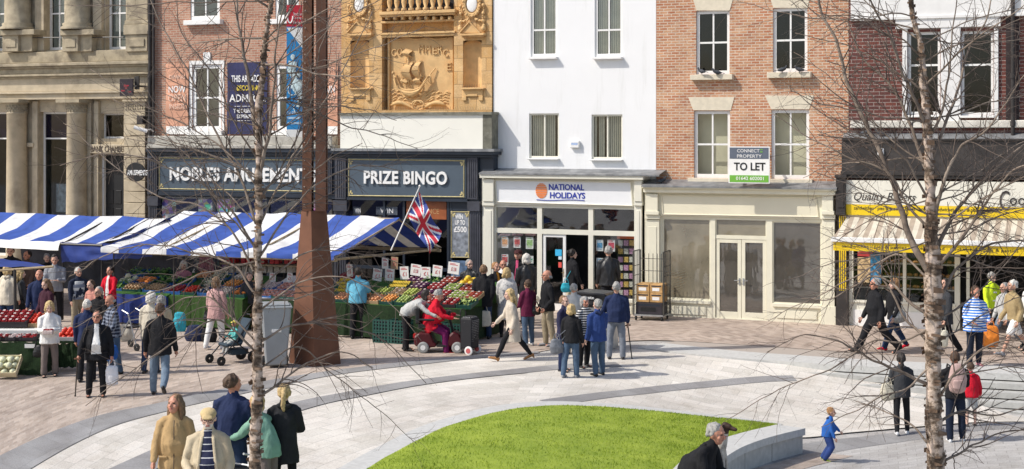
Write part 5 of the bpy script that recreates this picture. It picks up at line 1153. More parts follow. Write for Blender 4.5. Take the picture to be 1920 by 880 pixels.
def crate(loc, rz, w, d, h, crm, kind, fmat, label, cat='crate', tilt=14, group='produce crates set out on the market stalls', r=.04, name='produce_crate'):
    c = empty(name, loc, rz, label, cat, group); t = R(tilt); ct, stt = math.cos(t), math.sin(t)
    tf = lambda v: (v[0], v[1] * ct - v[2] * stt, v[1] * stt + v[2] * ct)       # +y is the back, raised
    mb = MB(); k = .012
    mb.box(-w / 2, w / 2, 0, k, 0, h); mb.box(-w / 2, w / 2, d - k, d, 0, h); mb.box(-w / 2, -w / 2 + k, k, d - k, 0, h); mb.box(w / 2 - k, w / 2, k, d - k, 0, h); mb.box(-w / 2 + k, w / 2 - k, k, d - k, 0, .01)
    for x in (-w / 2, w / 2 - .03):
        for y in (0, d - .03): mb.box(x - .003, x + .033, y - .003, y + .033, 0, h + .02)
    mb.v = [tf(v) for v in mb.v]; mb.build('tray', crm, c)
    g = MB()
    if kind == 'ball':
        nx, ny = max(2, int(w / (2 * r))), max(2, int(d / (2 * r)))
        for layer in range(2):
            for i in range(nx - layer):
                for j in range(ny - layer):
                    q = r * rnd.uniform(.85, 1.1); g.ball((-w / 2 + (i + .5 + layer * .5) * w / nx + rnd.uniform(-.006, .006), (j + .5 + layer * .5) * d / ny, h * .6 + layer * r * 1.2 + rnd.uniform(0, .01)), (q, q, q * .92), 8, 5)
    elif kind == 'banana':
        for i in range(int(w / .045)):
            for j in range(2):
                x = -w / 2 + .03 + i * .045; y = .05 + j * d * .45; g.tube([(x + .02 * math.sin(k_ * .8), y + k_ * .04, h * .7 + .05 * math.sin(k_ * .8) + .02 * j) for k_ in range(5)], [.008, .018, .021, .018, .006], 6)
    elif kind == 'long':
        for i in range(int(w * d * 260)):
            x, y, a = rnd.uniform(-w / 2 + .05, w / 2 - .05), rnd.uniform(.05, d - .05), rnd.uniform(-.5, .5); z_ = h * .6 + rnd.uniform(0, .07)
            g.tube([(x - .07 * math.cos(a), y - .07 * math.sin(a), z_), (x, y, z_ + .01), (x + .08 * math.cos(a), y + .08 * math.sin(a), z_)], [.012, .018, .006], 5)
    elif kind == 'leaf':
        for i in range(int(w * d * 420)):
            x, y, z_ = rnd.uniform(-w / 2 + .02, w / 2 - .02), rnd.uniform(.02, d - .02), h * .6 + rnd.uniform(0, .14); a, b = rnd.uniform(0, 6.28), rnd.uniform(-.8, .8); s_ = rnd.uniform(.025, .055)
            dx, dy, dz = s_ * math.cos(a), s_ * math.sin(a), s_ * math.sin(b); g.add([(x - dx, y - dy, z_ - dz), (x - dy * .6, y + dx * .6, z_ + .01), (x + dx, y + dy, z_ + dz), (x + dy * .6, y - dx * .6, z_ - .005)], [(0, 1, 2, 3)])
    elif kind == 'punnet':
        nx, ny = max(2, int(w / .13)), max(1, int(d / .13))
        for i in range(nx):
            for j in range(ny):
                x, y = -w / 2 + (i + .5) * w / nx, (j + .5) * d / ny; g.box(x - .052, x + .052, y - .052, y + .052, h * .3, h + .015)
                for q in range(7): g.ball((x + rnd.uniform(-.04, .04), y + rnd.uniform(-.04, .04), h + .02), .019, 6, 4)
    g.v = [tf(v) for v in g.v]; g.build('produce', fmat, c, smooth=(kind in ('ball', 'banana')))
    if kind == 'punnet' and fmat not in (C_PKT,):
        l_ = MB(); 
        for i in range(nx):
            for j in range(ny):
                if rnd.random() < .85: x, y = -w / 2 + (i + .5) * w / nx, (j + .5) * d / ny; l_.box(x - .04, x + .01, y - .03, y + .03, h + .036, h + .04)
        if l_.v: l_.v = [tf(v) for v in l_.v]; l_.build('lid_label', C_PKT, c)
    return c
def at(px, off): return U(px, off)
def table(px0, px1, off0, off1, ztop, label, m=M_TURF, skirt=M_TURFD, drop=.05, slope=.45, name='stall_table'):
    ua_, ub_ = U(px0, off1), U(px1, off1); t = Stall(name, (ua_ + ub_) / 2, off1, label, 'stall table')
    mb = MB(); mb.add([lcl(ua_, off1, ztop), lcl(ub_, off1, ztop), lcl(ub_, off0, ztop + slope), lcl(ua_, off0, ztop + slope), lcl(ua_, off1, ztop - .03), lcl(ub_, off1, ztop - .03), lcl(ub_, off0, ztop - .03), lcl(ua_, off0, ztop - .03)], [(0, 1, 2, 3), (0, 4, 5, 1), (1, 5, 6, 2), (3, 2, 6, 7), (0, 3, 7, 4)]); t.put(mb, 'top', m)
    n = 40; vs = []
    for i in range(n + 1):
        for j in range(5): s_ = i / n; z_ = ztop + .004 - (ztop - drop) * j / 4; vs.append(lcl(ua_ + (ub_ - ua_) * s_, off1 + .012 + .03 * (j / 4) * math.sin(i * 1.9) + .02 * noise.noise(Vector((i * .3, j, 0))), z_))
    mb = MB(); mb.add(vs, [(i * 5 + j, i * 5 + j + 1, (i + 1) * 5 + j + 1, (i + 1) * 5 + j) for i in range(n) for j in range(4)]); t.put(mb, 'cloth_skirt', skirt, smooth=True)
    mb = sheet(MB(), (lcl(ub_, off1, ztop), lcl(ub_, off0, ztop)), (lcl(ub_, off1, drop), lcl(ub_, off0, drop)), 8, 3, 0, .02, 3); t.put(mb, 'side_cloth', skirt, smooth=True)
    mb = MB(); [mb.box(u_ - .02, u_ + .02, -of_ - .02, -of_ + .02, 0, ztop - .04) for u_ in (ua_ + .1, ub_ - .1) for of_ in (off0 + .1, off1 - .1)]; t.put(mb, 'trestle', M_WOOD); return t
# fruit table
table(622, 872, 5.1, 7.25, .84, 'long fruit stall table with green turf cloth right of the rusted column')
ang = -ANG
def row(px, k, dx=0): of_ = 7.2 - .5 * k; return FW(U(px, of_), of_, .845 + .118 * k)
items = [
 (636, 0, .44, 'ball', C_PE, 'tray of peaches at the front left corner of the fruit stall'), (668, 0, .44, 'ball', C_OR, 'tray of oranges hidden behind the man in the blue shirt'), (697, 0, .36, 'ball', C_PE, 'tray of pale peaches right of the man in the blue shirt'), (724, 0, .36, 'ball', C_OR, 'tray of large oranges at the front middle of the fruit stall'), (752, 0, .38, 'ball', C_GG, 'tray of pears in front of the green apples'), (781, 0, .38, 'ball', C_RA, 'tray of red apples behind the bending man in grey'), (810, 0, .38, 'punnet', C_RA, 'tray of strawberry punnets behind the red coat'), (840, 0, .38, 'punnet', C_RA, 'tray of cherry punnets right of the red coat'), (869, 0, .38, 'leaf', C_GG, 'tray of green herbs at the right front corner of the fruit stall'),
 (638, 1, .44, 'banana', C_BA, 'tray of bananas above the peaches, nearest the rusted column'), (668, 1, .4, 'banana', C_BA, 'tray of bananas behind the blue shirted man'), (712, 1, .42, 'ball', C_GA, 'tray of green apples left of the brown punnets'), (738, 1, .3, 'punnet', C_PO, 'tray of brown kiwi punnets between two trays of green apples'), (764, 1, .36, 'ball', C_GA, 'tray of green apples beside the plums'), (792, 1, .38, 'punnet', C_PL, 'tray of plum punnets in the second row'), (822, 1, .4, 'punnet', C_RA, 'tray of red berry punnets in the second row'), (853, 1, .4, 'punnet', C_GG, 'tray of green grape punnets in the second row'), (882, 1, .34, 'punnet', C_TO, 'tray of tomato punnets at the right end of the second row'),
 (640, 2, .44, 'banana', C_BA, 'topmost tray of bananas beside the rusted column'), (742, 2, .5, 'banana', C_BA, 'tray of bananas under the price cards'), (780, 2, .4, 'punnet', C_PL, 'dark tray of aubergines with white packets in the third row'), (812, 2, .4, 'punnet', C_RA, 'tray of raspberries in the third row'), (843, 2, .4, 'punnet', C_GG, 'tray of pale sprouts in the third row'), (874, 2, .4, 'punnet', C_TO, 'wooden tray of dark cherries in the third row'),
 (775, 3, .42, 'punnet', C_PL, 'uppermost dark tray of plums under the price cards'), (806, 3, .42, 'leaf', C_GR, 'uppermost green tray of salad under the price cards'), (838, 3, .42, 'punnet', C_TO, 'uppermost wooden tray of cherry tomatoes'), (872, 3, .42, 'ball', C_YE, 'box of yellow melons at the upper right of the fruit stall')]
for px, k, w, kd, c_, lb in items:
    crate(row(px, k), ang, w, .46, .09, M_CRW if rnd.random() < .4 else (M_CRB if kd == 'punnet' else M_CRG), kd, c_, lb, r=.042 if c_ is not C_YE else .085)
# vegetable tables
table(196, 312, 5.6, 7.3, .80, 'blue skirted vegetable table behind the woman in red', M_TURF, M_BLUEC)
table(313, 455, 5.6, 7.2, .80, 'vegetable table with bright green turf skirt behind the pushchair', M_TURF, mat('bright_turf_skirt', (.035, .075, .015), .95, .25, 20))
table(480, 560, 5.6, 7.2, .84, 'stall table with pink packs between the birch and the rusted column', M_WHITEC, M_TURFD)
veg = [(214, 0, .5, 'leaf', C_GR, 'green tray of leafy greens left of the woman in red'), (246, 0, .62, 'ball', C_PO, 'wide tray of brown potatoes in front of the carrots'), (284, 0, .55, 'ball', C_PO, 'tray of muddy potatoes near the blue cloth'), (322, 0, .52, 'ball', C_RA, 'tray of red radishes at the front of the vegetable table'), (352, 0, .4, 'ball', C_RP, 'tray of tomatoes in front of the pink patterned woman'), (384, 0, .45, 'leaf', C_MU, 'tray of parsnips beside the radishes'), (416, 0, .45, 'ball', C_MU, 'tray of onions near the birch trunk'), (446, 0, .4, 'long', C_CA, 'tray of orange carrots close to the birch trunk'),
 (232, 1, .5, 'ball', C_CW, 'tray of cauliflowers behind the potatoes'), (266, 1, .55, 'long', C_CA, 'tray of bright carrots above the potatoes'), (300, 1, .55, 'leaf', C_GR, 'tray of spring greens right of the carrots'), (334, 1, .5, 'leaf', C_GR, 'tray of cabbages left of the pink patterned woman'), (392, 1, .5, 'leaf', C_CW, 'tray of leeks behind the parsnips'), (430, 1, .5, 'ball', C_OR, 'tray of oranges beside the birch trunk'),
 (250, 2, .5, 'leaf', C_GR, 'rear tray of cabbage leaves under the left awning'), (290, 2, .6, 'leaf', C_GR, 'rear tray of lettuces under the clear plastic'), (375, 2, .5, 'ball', C_PE, 'rear tray of peaches under the clear plastic'), (410, 2, .5, 'leaf', C_CW, 'rear tray of celery under the red goods'), (448, 2, .5, 'ball', C_MU, 'rear tray of mushrooms behind the birch'),
 (495, 0, .42, 'punnet', C_PK, 'tray of pink meat packs beside the birch trunk'), (522, 0, .42, 'punnet', C_PK, 'tray of pink meat packs above the grey wheelie bin'), (547, 0, .4, 'punnet', C_PK, 'tray of pink meat packs touching the rusted column'), (500, 1, .42, 'punnet', C_PKT, 'tray of pale sausage packs behind the pink meat'), (530, 1, .42, 'punnet', C_PK, 'rear tray of bacon packs behind the wheelie bin')]
for px, k, w, kd, c_, lb in veg:
    of_ = 7.1 - .52 * k; crate(FW(U(px, of_), of_, .80 + .02 + .135 * k), ang, w, .48, .09, M_CRG if rnd.random() < .5 else M_CRBL, kd, c_, lb, r=.045 if c_ is not C_CW else .09)
# price cards
M_CARD = mat('price_card', (.74, .73, .70), .6, .05); M_RED = mat('price_red', (.55, .12, .12), .6, .1)
cards = [(650, 496, 661, 519, 'leftmost white price card, just right of the rusted column'), (699, 504, 716, 527, 'white price card directly right of the blue shirted man'), (722, 504, 739, 527, 'white price card second right of the blue shirted man'), (716, 484, 728, 504, 'yellowish price card raised above the others on the left'), (733, 482, 746, 505, 'brown cardboard price card raised above the others'), (750, 500, 766, 524, 'white price card above the plum trays'), (770, 496, 789, 517, 'white price card above the aubergine tray'), (789, 501, 807, 522, 'tilted white price card above the raspberries'), (811, 498, 829, 519, 'white price card above the sprouts'), (840, 492, 861, 514, 'largest white price card beside the man with glasses'), (505, 512, 517, 530, 'small price card above the meat packs'), (538, 512, 548, 530, 'small price card touching the rusted column edge')]
for i, (a, b, c, d, lb) in enumerate(cards):
    of_ = 5.5 if d < 520 or a > 690 else 6.0; u0, u1, z0, z1 = rect(a, b, c, d, of_); um = (u0 + u1) / 2
    cd = Stall('price_card', um, of_, lb, 'price card', 'price cards on sticks above the stalls'); cd.o.location.z = 0
    k = rnd.uniform(-.12, .12); mb = MB(); w, h = (u1 - u0) / 2, (z1 - z0) / 2; zm = (z0 + z1) / 2
    mb.box(-w, w, 0, .006, -h, h); mb.v = [(x * math.cos(k) - z * math.sin(k), y, zm + x * math.sin(k) + z * math.cos(k)) for x, y, z in mb.v]; mb.build('card', M_CARD if i != 4 else MATS['cardboard'], cd.o)
    t_ = text_mesh('\u00a31' if i % 3 else '\u00a31.50', -w * .4, w * .5, -h * .5, h * .15, -.002, .004); t_.v = [(x * math.cos(k) - z * math.sin(k), y, zm + x * math.sin(k) + z * math.cos(k)) for x, y, z in t_.v]; t_.build('lettering', M_RED, cd.o)
    mb = MB(); mb.box(-w * .7, w * .7, -.003, -.001, h * .5, h * .62); mb.box(-w * .7, w * .3, -.003, -.001, h * .7, h * .8); mb.v = [(x * math.cos(k) - z * math.sin(k), y, zm + x * math.sin(k) + z * math.cos(k)) for x, y, z in mb.v]; mb.build('small_writing', M_RED, cd.o)
    mb = MB(); mb.tube([(0, .012, z0 - .35), (0, .012, z0 + .1)], .008, 5); mb.build('stick', M_WOOD, cd.o)
# green plastic crates stacked under the fruit table
def grid_crate(loc, rz, label, m=M_CRG):
    c = empty('plastic_crate', loc, rz, label, 'crate', 'plastic crates stacked under the fruit stall'); mb = MB(); w, d, h = .5, .34, .28
    for z_ in (.02, .10, .18, .26): mb.box(-w / 2, w / 2, 0, .015, z_ - .018, z_ + .012); mb.box(w / 2 - .015, w / 2, .016, d, z_ - .018, z_ + .012); mb.box(-w / 2, -w / 2 + .015, .016, d, z_ - .018, z_ + .012)
    for k in range(7): x = -w / 2 + k * (w - .03) / 6; mb.box(x, x + .03, -.004, .011, 0, h)
    for k in range(5): y = .02 + k * (d - .05) / 4; mb.box(w / 2 - .011, w / 2 + .004, y, y + .03, 0, h); mb.box(-w / 2 - .004, -w / 2 + .011, y, y + .03, 0, h)
    mb.build('shell', m, c); mb = MB(); mb.box(-w / 2 + .02, w / 2 - .02, .02, d - .01, .0, .22); mb.build('contents', M_CRB, c)
for px, k, lb in ((716, 0, 'lower green crate of the stack under the oranges'), (716, 1, 'upper green crate of the stack under the oranges'), (745, 0, 'lower blue green crate beside the bending man'), (745, 1, 'upper blue green crate beside the bending man'), (845, 0, 'lower dark crate behind the polka dot trolley'), (845, 1, 'upper dark crate behind the polka dot trolley')):
    grid_crate(FW(U(px, 7.75), 7.75, k * .285), ang, lb)

# front left stall, nearer the camera
D0 = G(40, 705).y
def T(px, py, d): p = P3(px, py, d); return p
f = empty('stall_table', (T(40, 705, D0).x, D0, 0), 0, 'front left stall table with dark green turf skirt and strawberries', 'stall table')
def loc_(p, o=f): return (p[0] - o.location.x, p[1] - o.location.y, p[2] - o.location.z)
x0, x1 = T(-60, 0, D0).x - f.location.x, T(80, 0, D0).x - f.location.x
mb = sheet(MB(), ((x0, 0, .70), (x1, 0, .70)), ((x0, -.03, .02), (x1, -.03, .02)), 40, 5, 0, .03, 2); mb.add([(x0, 0, .7), (x1, 0, .7), (x1, .45, .71), (x0, .45, .71)], [(0, 1, 2, 3)]); sheet(mb, ((x1, 0, .7), (x1, .9, .7)), ((x1, 0, .02), (x1, .9, .02)), 8, 4, 0, .02, 5); mb.build('turf_cloth', M_TURFD, f)
mb = MB(); mb.box(x0, x1 - .05, .45, 1.5, .68, .90); mb.build('white_tier', M_WHITEC, f, bevel=.02)
mb = MB(); [mb.box(a, a + .05, b, b + .05, 0, .68) for a in (x0 + .1, x1 - .15) for b in (.1, 1.3)]; mb.build('trestle', M_WOOD, f)
mb = MB(); mb.box(.08, .30, -.035, -.03, .58, .66); mb.build('price_label', M_CARD, f)
for i, (px, w, c_, lb) in enumerate(((-8, .42, C_RA, 'punnets of strawberries cut by the left photo edge, front stall'), (18, .44, C_PKT, 'pale punnets of strawberries in the middle of the front stall'), (44, .44, C_RA, 'punnets of strawberries at the right end of the front stall'))):
    p = T(px, 645, D0); crate((p.x, D0 + .04, .72), 0, w, .34, .06, M_CRB, 'punnet', c_, lb, tilt=4)
crate((T(14, 0, D0 + .6).x, D0 + .6, .92), 0, .82, .6, .12, M_CRB, 'punnet', C_RA, 'dark tray of white packets and berries on the raised tier', tilt=18)
crate((T(50, 0, D0 + .7).x, D0 + .7, .90), 0, .5, .55, .10, M_CRW, 'ball', C_RP, 'wooden crate of red tomatoes behind the woman in white', tilt=16, r=.045)
f2 = empty('stall_table', (T(128, 690, D0 + .5).x, D0 + .5, 0), 0, 'low side table with peppers between the white jacket woman and old men', 'stall table')
mb = MB(); mb.box(-.28, .32, 0, .6, .60, .64); mb.build('top', M_TURFD, f2); mb = MB(); [mb.box(a, a + .04, b, b + .04, 0, .6) for a in (-.26, .26) for b in (.02, .54)]; mb.build('leg', M_BLACKP, f2); mb = sheet(MB(), ((-.28, -.01, .6), (.32, -.01, .6)), ((-.28, -.02, .1), (.32, -.02, .1)), 16, 4, 0, .05, 4); mb.build('dark_cloth', M_TURFD, f2)
crate((f2.location.x, f2.location.y + .02, .65), 0, .55, .5, .08, M_WHITEC, 'ball', C_RP, 'white lined tray heaped with red peppers beside the woman in white', tilt=12, r=.055)
cr = G(8, 712); crate((cr.x, cr.y, .05), 0, .5, .5, .12, mat('pale_slat_wood', (.60, .52, .34), .8, .15, 8), 'ball', C_CW, 'pale slatted crate of cauliflowers on the paving at the left edge', tilt=38, r=.075)
# small blue canopy over it
cn = empty('small_canopy', (T(29, 0, D0 + 1.6).x, D0 + 1.6, 0), 0, 'small dark blue canopy on a black pole at the left edge', 'awning')
q = lambda px, py, dd=0: tuple(P3(px, py, D0 + 1.6 + dd) - Vector(cn.location))
mb = sheet(MB(), (q(-60, 478, 1.2), q(70, 494, 1.2)), (q(-60, 500), q(100, 500)), 16, 4, .02, .02, 1); mb.build('canvas', M_BLUEC, cn, smooth=True)
mb = MB(); mb.tube([q(-60, 512), q(100, 500)], .03, 6); mb.build('beam', M_WOOD, cn); mb = MB(); mb.tube([q(28, 505), (0, 0, 0)], .035, 8); mb.build('pole', M_BLACKP, cn)
# hanging goods: pink cloth and red packs under the awning
hg = Stall('hanging_clothes', U(390, 5.0), 5.0, 'pink floral garment hanging under the striped awning behind vegetables', 'clothes')
mb = sheet(MB(), (lcl(U(375, 5.), 5., Z(380, 477, 5.)), lcl(U(398, 5.), 5., Z(380, 477, 5.))), (lcl(U(371, 5.), 5., Z(380, 508, 5.)), lcl(U(402, 5.), 5., Z(380, 508, 5.))), 16, 6, 0, .1, 3); hg.put(mb, 'garment', mat('pink_floral', (.45, .20, .22), .8, .5, 18), smooth=True)
hp = Stall('goods_shelf', U(445, 5.0), 5.0, 'shelf of red and white packets under the awning left of the birch', 'shelf')
mb = MB(); fb(mb, 412, 478, 560, 482, 4.6, 5.1); fb(mb, 412, 496, 560, 499, 4.6, 5.1); hp.put(mb, 'shelf', M_WOOD)
mb = MB(); [fb(mb, 416 + k * 9, 484, 423 + k * 9, 495, 4.8, 5.0) for k in range(15) if k % 3]; hp.put(mb, 'packets', mat('red_packets', (.5, .03, .04), .5, .3, 10)); mb = MB(); [fb(mb, 418 + k * 12, 500, 427 + k * 12, 512, 4.8, 5.0) for k in range(11)]; hp.put(mb, 'pale_packets', C_MU)
mb = MB(); fb(mb, 410, 474, 412, 570, 4.6, 4.7, True); fb(mb, 560, 474, 562, 570, 4.6, 4.7, True); hp.put(mb, 'post', M_BLACKP)

# ---------------------------------------------------------------- flag
fl_ = empty('union_flag', P3(745, 470, 36.6), 0, 'union flag drooping from a slanting white pole over the fruit stall', 'flag')
FD = 36.5; q = lambda px, py, d=0: Vector(P3(px, py, FD + d)) - Vector(fl_.location)
mb = MB(); mb.tube([q(733, 470), q(787, 350)], [.018, .012], 8); mb.ball(tuple(q(787, 349)), .03, 8, 5); mb.build('pole', M_LETTER, fl_)
N, M = 60, 36; vs = []
for i in range(N + 1):
    for j in range(M + 1):
        s_, t = i / N, j / M
        a = Vector((786, 360)).lerp(Vector((826, 434)), s_); b = Vector((764, 404)).lerp(Vector((804, 477)), s_); p = a.lerp(b, t)
        p.x += 4 * math.sin(s_ * 7 + t * 2) * s_; p.y += 3 * math.sin(t * 6) * s_; vs.append(tuple(q(p.x, p.y, .12 * math.sin(s_ * 9 + t * 4) * min(1, s_ * 3))))
me = bpy.data.meshes.new('cloth'); fs = [(i * (M + 1) + j, (i + 1) * (M + 1) + j, (i + 1) * (M + 1) + j + 1, i * (M + 1) + j + 1) for i in range(N) for j in range(M)]
me.from_pydata(vs, [], fs); me.update()
for m_ in (mat('flag_blue', (.03, .06, .26), .7, .1), mat('flag_white', (.72, .72, .72), .7, .05), mat('flag_red', (.55, .03, .05), .7, .1)): me.materials.append(m_)
for k, (i, j) in enumerate((i, j) for i in range(N) for j in range(M)):
    x = (i + .5) / N * 60; y = (j + .5) / M * 30; dx, dy = abs(x - 30), abs(y - 15); dg = min(abs(x - 2 * y), abs(x + 2 * y - 60)) / 2.236
    me.polygons[k].material_index = 2 if (dx < 3 or dy < 3) else (1 if (dx < 5 or dy < 5) else (2 if dg < 1.2 else (1 if dg < 3 else 0)))
me.polygons.foreach_set('use_smooth', [True] * len(me.polygons)); o_ = bpy.data.objects.new('cloth', me); COL.objects.link(o_); o_.parent = fl_

# ---------------------------------------------------------------- street objects
def wheel(mb, c, r, w, axis='y', n=20):
    prof = [(r * .25, -w / 2), (r * .8, -w / 2), (r, -w * .3), (r, w * .3), (r * .8, w / 2), (r * .25, w / 2), (r * .25, -w / 2)]
    t = MB().lathe(prof, (0, 0, 0), n)
    if axis == 'y': t.v = [(x + c[0], z + c[1], y + c[2]) for x, y, z in t.v]
    else: t.v = [(z + c[0], x + c[1], y + c[2]) for x, y, z in t.v]
    mb.add(t.v, t.f); return mb
# wheelie bin between birch and column
p = G(517, 688); wb = empty('wheelie_bin', (p.x, p.y, 0), R(12), 'tall pale grey wheelie bin standing against the rusted column', 'bin')
M_BIN = mat('grey_bin_plastic', (.27, .29, .30), .5, .1, 3, stain=(.22, .23, .24), stain_scale=3)
mb = MB(); a, b = .26, .36; mb.add([(-.22, -.24, .06), (.22, -.24, .06), (.22, .22, .1), (-.22, .22, .1), (-.31, -.33, 1.28), (.31, -.33, 1.28), (.31, .33, 1.28), (-.31, .33, 1.28)], [(0, 3, 2, 1), (0, 1, 5, 4), (1, 2, 6, 5), (2, 3, 7, 6), (3, 0, 4, 7)]); mb.build('body', M_BIN, wb, bevel=.03)
mb = MB(); mb.box(-.34, .34, -.36, .36, 1.28, 1.33); mb.box(-.29, .29, -.30, .34, 1.33, 1.37); mb.build('lid', M_BIN, wb, bevel=.02)
mb = MB(); mb.box(-.10, .10, -.33, -.29, .78, .84); mb.build('recess_label', M_CARD, wb); mb = MB(); mb.tube([(-.28, .38, 1.22), (.28, .38, 1.22)], .02, 8); mb.build('handle', M_BLACK, wb)
for x in (-.25, .25): mb = MB(); wheel(mb, (x, .2, .11), .11, .05, 'x'); mb.build('wheel', M_BLACK, wb)
# black hooded litter bin behind the talking group
p = G(1118, 655); lb_ = empty('litter_bin', (p.x, p.y, 0), R(-25), 'large black hooded litter bin behind the man with the walking stick', 'bin')
mb = MB(); mb.box(-.42, .42, -.35, .35, .02, 1.02); mb.build('body', M_STEEL, lb_, bevel=.02)
mb = MB(); mb.prism([(-.45, 1.02), (.45, 1.02), (.47, 1.2), (.36, 1.33), (-.38, 1.36), (-.47, 1.22)], -.38, .38); mb.build('hood', mat('glossy_black', (.015, .015, .016), .3, .1), lb_, bevel=.03)
text_mesh('waste', -.2, .1, 1.2, 1.26, -.382, .006, bold=.02).build('lettering', M_LETTER, lb_); mb = MB(); mb.box(-.3, .3, -.386, -.38, 1.08, 1.15); mb.build('slot', M_DARK, lb_)
# roll cage with boxes of oranges
p = G(1222, 600); rc_ = empty('roll_cage', (p.x, p.y, 0), R(-22), 'steel roll cage on castors holding orange fruit boxes beside the shop', 'trolley')
mb = MB(); w, d, hh = .42, .32, 1.86; zb_ = .16
for y in (-d, d):
    for x in (-w, w): mb.tube([(x, y, zb_), (x, y, hh)], .021, 6)
for x in (-w, w):
    mb.tube([(x, -d, hh - .06), (x, -d + .05, hh), (x, d - .05, hh), (x, d, hh - .06)], .016, 6)
    for k in range(1, 6): mb.tube([(x, -d, zb_ + k * .26), (x, d, zb_ + k * .26)], .010, 4)
    for k in range(1, 5): mb.tube([(x, -d + k * .128, zb_), (x, -d + k * .128, hh)], .009, 4)
mb.build('side_frame', mat('dull_steel_tube', (.09, .085, .075), .5, .2, 8, metal=.3), rc_)
mb = MB(); 
for k in range(8): mb.tube([(-w + k * .12, d, zb_), (-w + k * .12, d, hh - .1)], .009, 4)
for k in range(5): mb.tube([(-w, d, .3 + k * .33), (w, d, .3 + k * .33)], .008, 4)
mb.build('back_mesh', MATS['dull_steel_tube'], rc_); mb = MB(); mb.box(-w, w, -d, d, .13, .17); mb.build('base', M_STEEL, rc_)
for x in (-w + .06, w - .06):
    for y in (-d + .06, d - .06): mb = MB(); wheel(mb, (x, y, .06), .06, .035, 'x', 14); mb.box(x - .025, x + .025, y - .02, y + .02, .06, .13); mb.build('castor', M_BLACK, rc_)
def boxthing(label, x, z0, w, h, m, d=.5):
    b = empty('fruit_box', (rc_.location.x, rc_.location.y, 0), R(-22), label, 'box', 'boxes stacked in the roll cage'); q = MB(); q.box(x - w / 2, x + w / 2, -d / 2, d / 2, z0, z0 + h); q.build('carton', m, b, bevel=.008)
    q = MB(); q.box(x - w * .32, x + w * .25, -d / 2 - .004, -d / 2 - .001, z0 + h * .25, z0 + h * .6); q.build('printed_label', M_LETTER if z0 > .3 else M_BLACK, b)
    q = MB(); q.box(x - w * .4, x + w * .4, -d / 2 - .003, -d / 2 - .001, z0 + h * .72, z0 + h * .85); q.build('printed_band', M_NAVY, b)
M_OBOX = mat('orange_carton', (.50, .30, .12), .7, .3, 9)
boxthing('lower orange fruit carton at the left in the roll cage', -.17, .50, .36, .24, M_OBOX); boxthing('lower orange fruit carton at the right in the roll cage', .20, .50, .34, .24, M_OBOX); boxthing('upper orange fruit carton at the left in the roll cage', -.17, .745, .36, .24, M_OBOX); boxthing('upper orange fruit carton at the right in the roll cage', .20, .745, .34, .24, M_OBOX)
boxthing('black plastic crate on the floor of the roll cage', 0, .175, .74, .31, M_CRB)
# mobility scooter
p = G(822, 660); ms = empty('mobility_scooter', (p.x, p.y, 0), R(-4), 'dark red mobility scooter with grey wheels ridden by the person in red', 'scooter')
M_BURG = mat('burgundy_gloss', (.075, .005, .009), .4, .1, 3)
mb = MB(); mb.prism([(-.52, .16), (-.54, .36), (-.42, .46), (-.16, .46), (-.08, .26), (-.02, .20), (-.02, .14), (-.3, .12)], -.24, .24); mb.build('rear_body', M_BURG, ms, bevel=.04)
mb = MB(); mb.prism([(-.02, .14), (-.02, .19), (.22, .19), (.22, .14)], -.22, .22); mb.build('floor_board', M_BLACK, ms, bevel=.01)
mb = MB(); mb.prism([(.22, .14), (.2, .24), (.26, .40), (.36, .50), (.5, .44), (.60, .28), (.58, .16)], -.2, .2); mb.build('front_body', M_BURG, ms, bevel=.04)
mb = MB(); mb.tube([(.34, 0, .46), (.22, 0, .92)], [.035, .025], 8); mb.tube([(.22, -.26, .93), (.24, -.2, .95), (.22, 0, .93), (.24, .2, .95), (.22, .26, .93)], .018, 6); mb.box(.19, .29, -.1, .1, .88, .96); mb.build('tiller', M_BLACK, ms)
mb = MB(); mb.box(-.44, -.02, -.23, .23, .56, .66); mb.box(-.5, -.40, -.23, .23, .66, 1.02); mb.box(-.42, -.05, -.30, -.25, .74, .79); mb.box(-.42, -.05, .25, .30, .74, .79); mb.tube([(-.24, 0, .44), (-.24, 0, .57)], .05, 8); mb.build('seat', M_BLACK, ms, bevel=.03)
M_TYRE = mat('grey_tyre', (.30, .30, .29), .8, .1)
for x, y in ((-.32, -.25), (-.32, .25), (.46, -.22), (.46, .22)):
    mb = MB(); wheel(mb, (x, y, .13), .13, .08, 'y'); w_ = mb.build('wheel', M_TYRE, ms); mb = MB(); mb.tube([(x, y - .045, .13), (x, y + .045, .13)], .06, 12); mb.build('hub', M_LETTER, w_)
mb = MB(); mb.box(-.56, -.50, -.18, .18, .34, .42); mb.build('rear_light', mat('red_lens', (.5, .01, .01), .3), ms)
# polka dot shopping trolley
def dotmat(name, c1, c2, sc, r=.3):
    m = bpy.data.materials.new(name); m.use_nodes = True; n = m.node_tree.nodes; l = m.node_tree.links; tc = n.new('ShaderNodeTexCoord'); v = n.new('ShaderNodeTexVoronoi'); v.inputs['Scale'].default_value = sc; v.inputs['Randomness'].default_value = .15
    l.new(tc.outputs['Object'], v.inputs[0]); g_ = n.new('ShaderNodeMath'); g_.operation = 'LESS_THAN'; g_.inputs[1].default_value = r; l.new(v.outputs['Distance'], g_.inputs[0]); mx = n.new('ShaderNodeMixRGB'); mx.inputs[1].default_value = (*c1, 1); mx.inputs[2].default_value = (*c2, 1); l.new(g_.outputs[0], mx.inputs[0]); l.new(mx.outputs[0], n['Principled BSDF'].inputs['Base Color']); n['Principled BSDF'].inputs['Roughness'].default_value = .7; MATS[name] = m; return m
p = G(881, 664); tr_ = empty('shopping_trolley', (p.x, p.y, 0), R(62), 'black polka dot shopping trolley with red and white wheels', 'trolley')
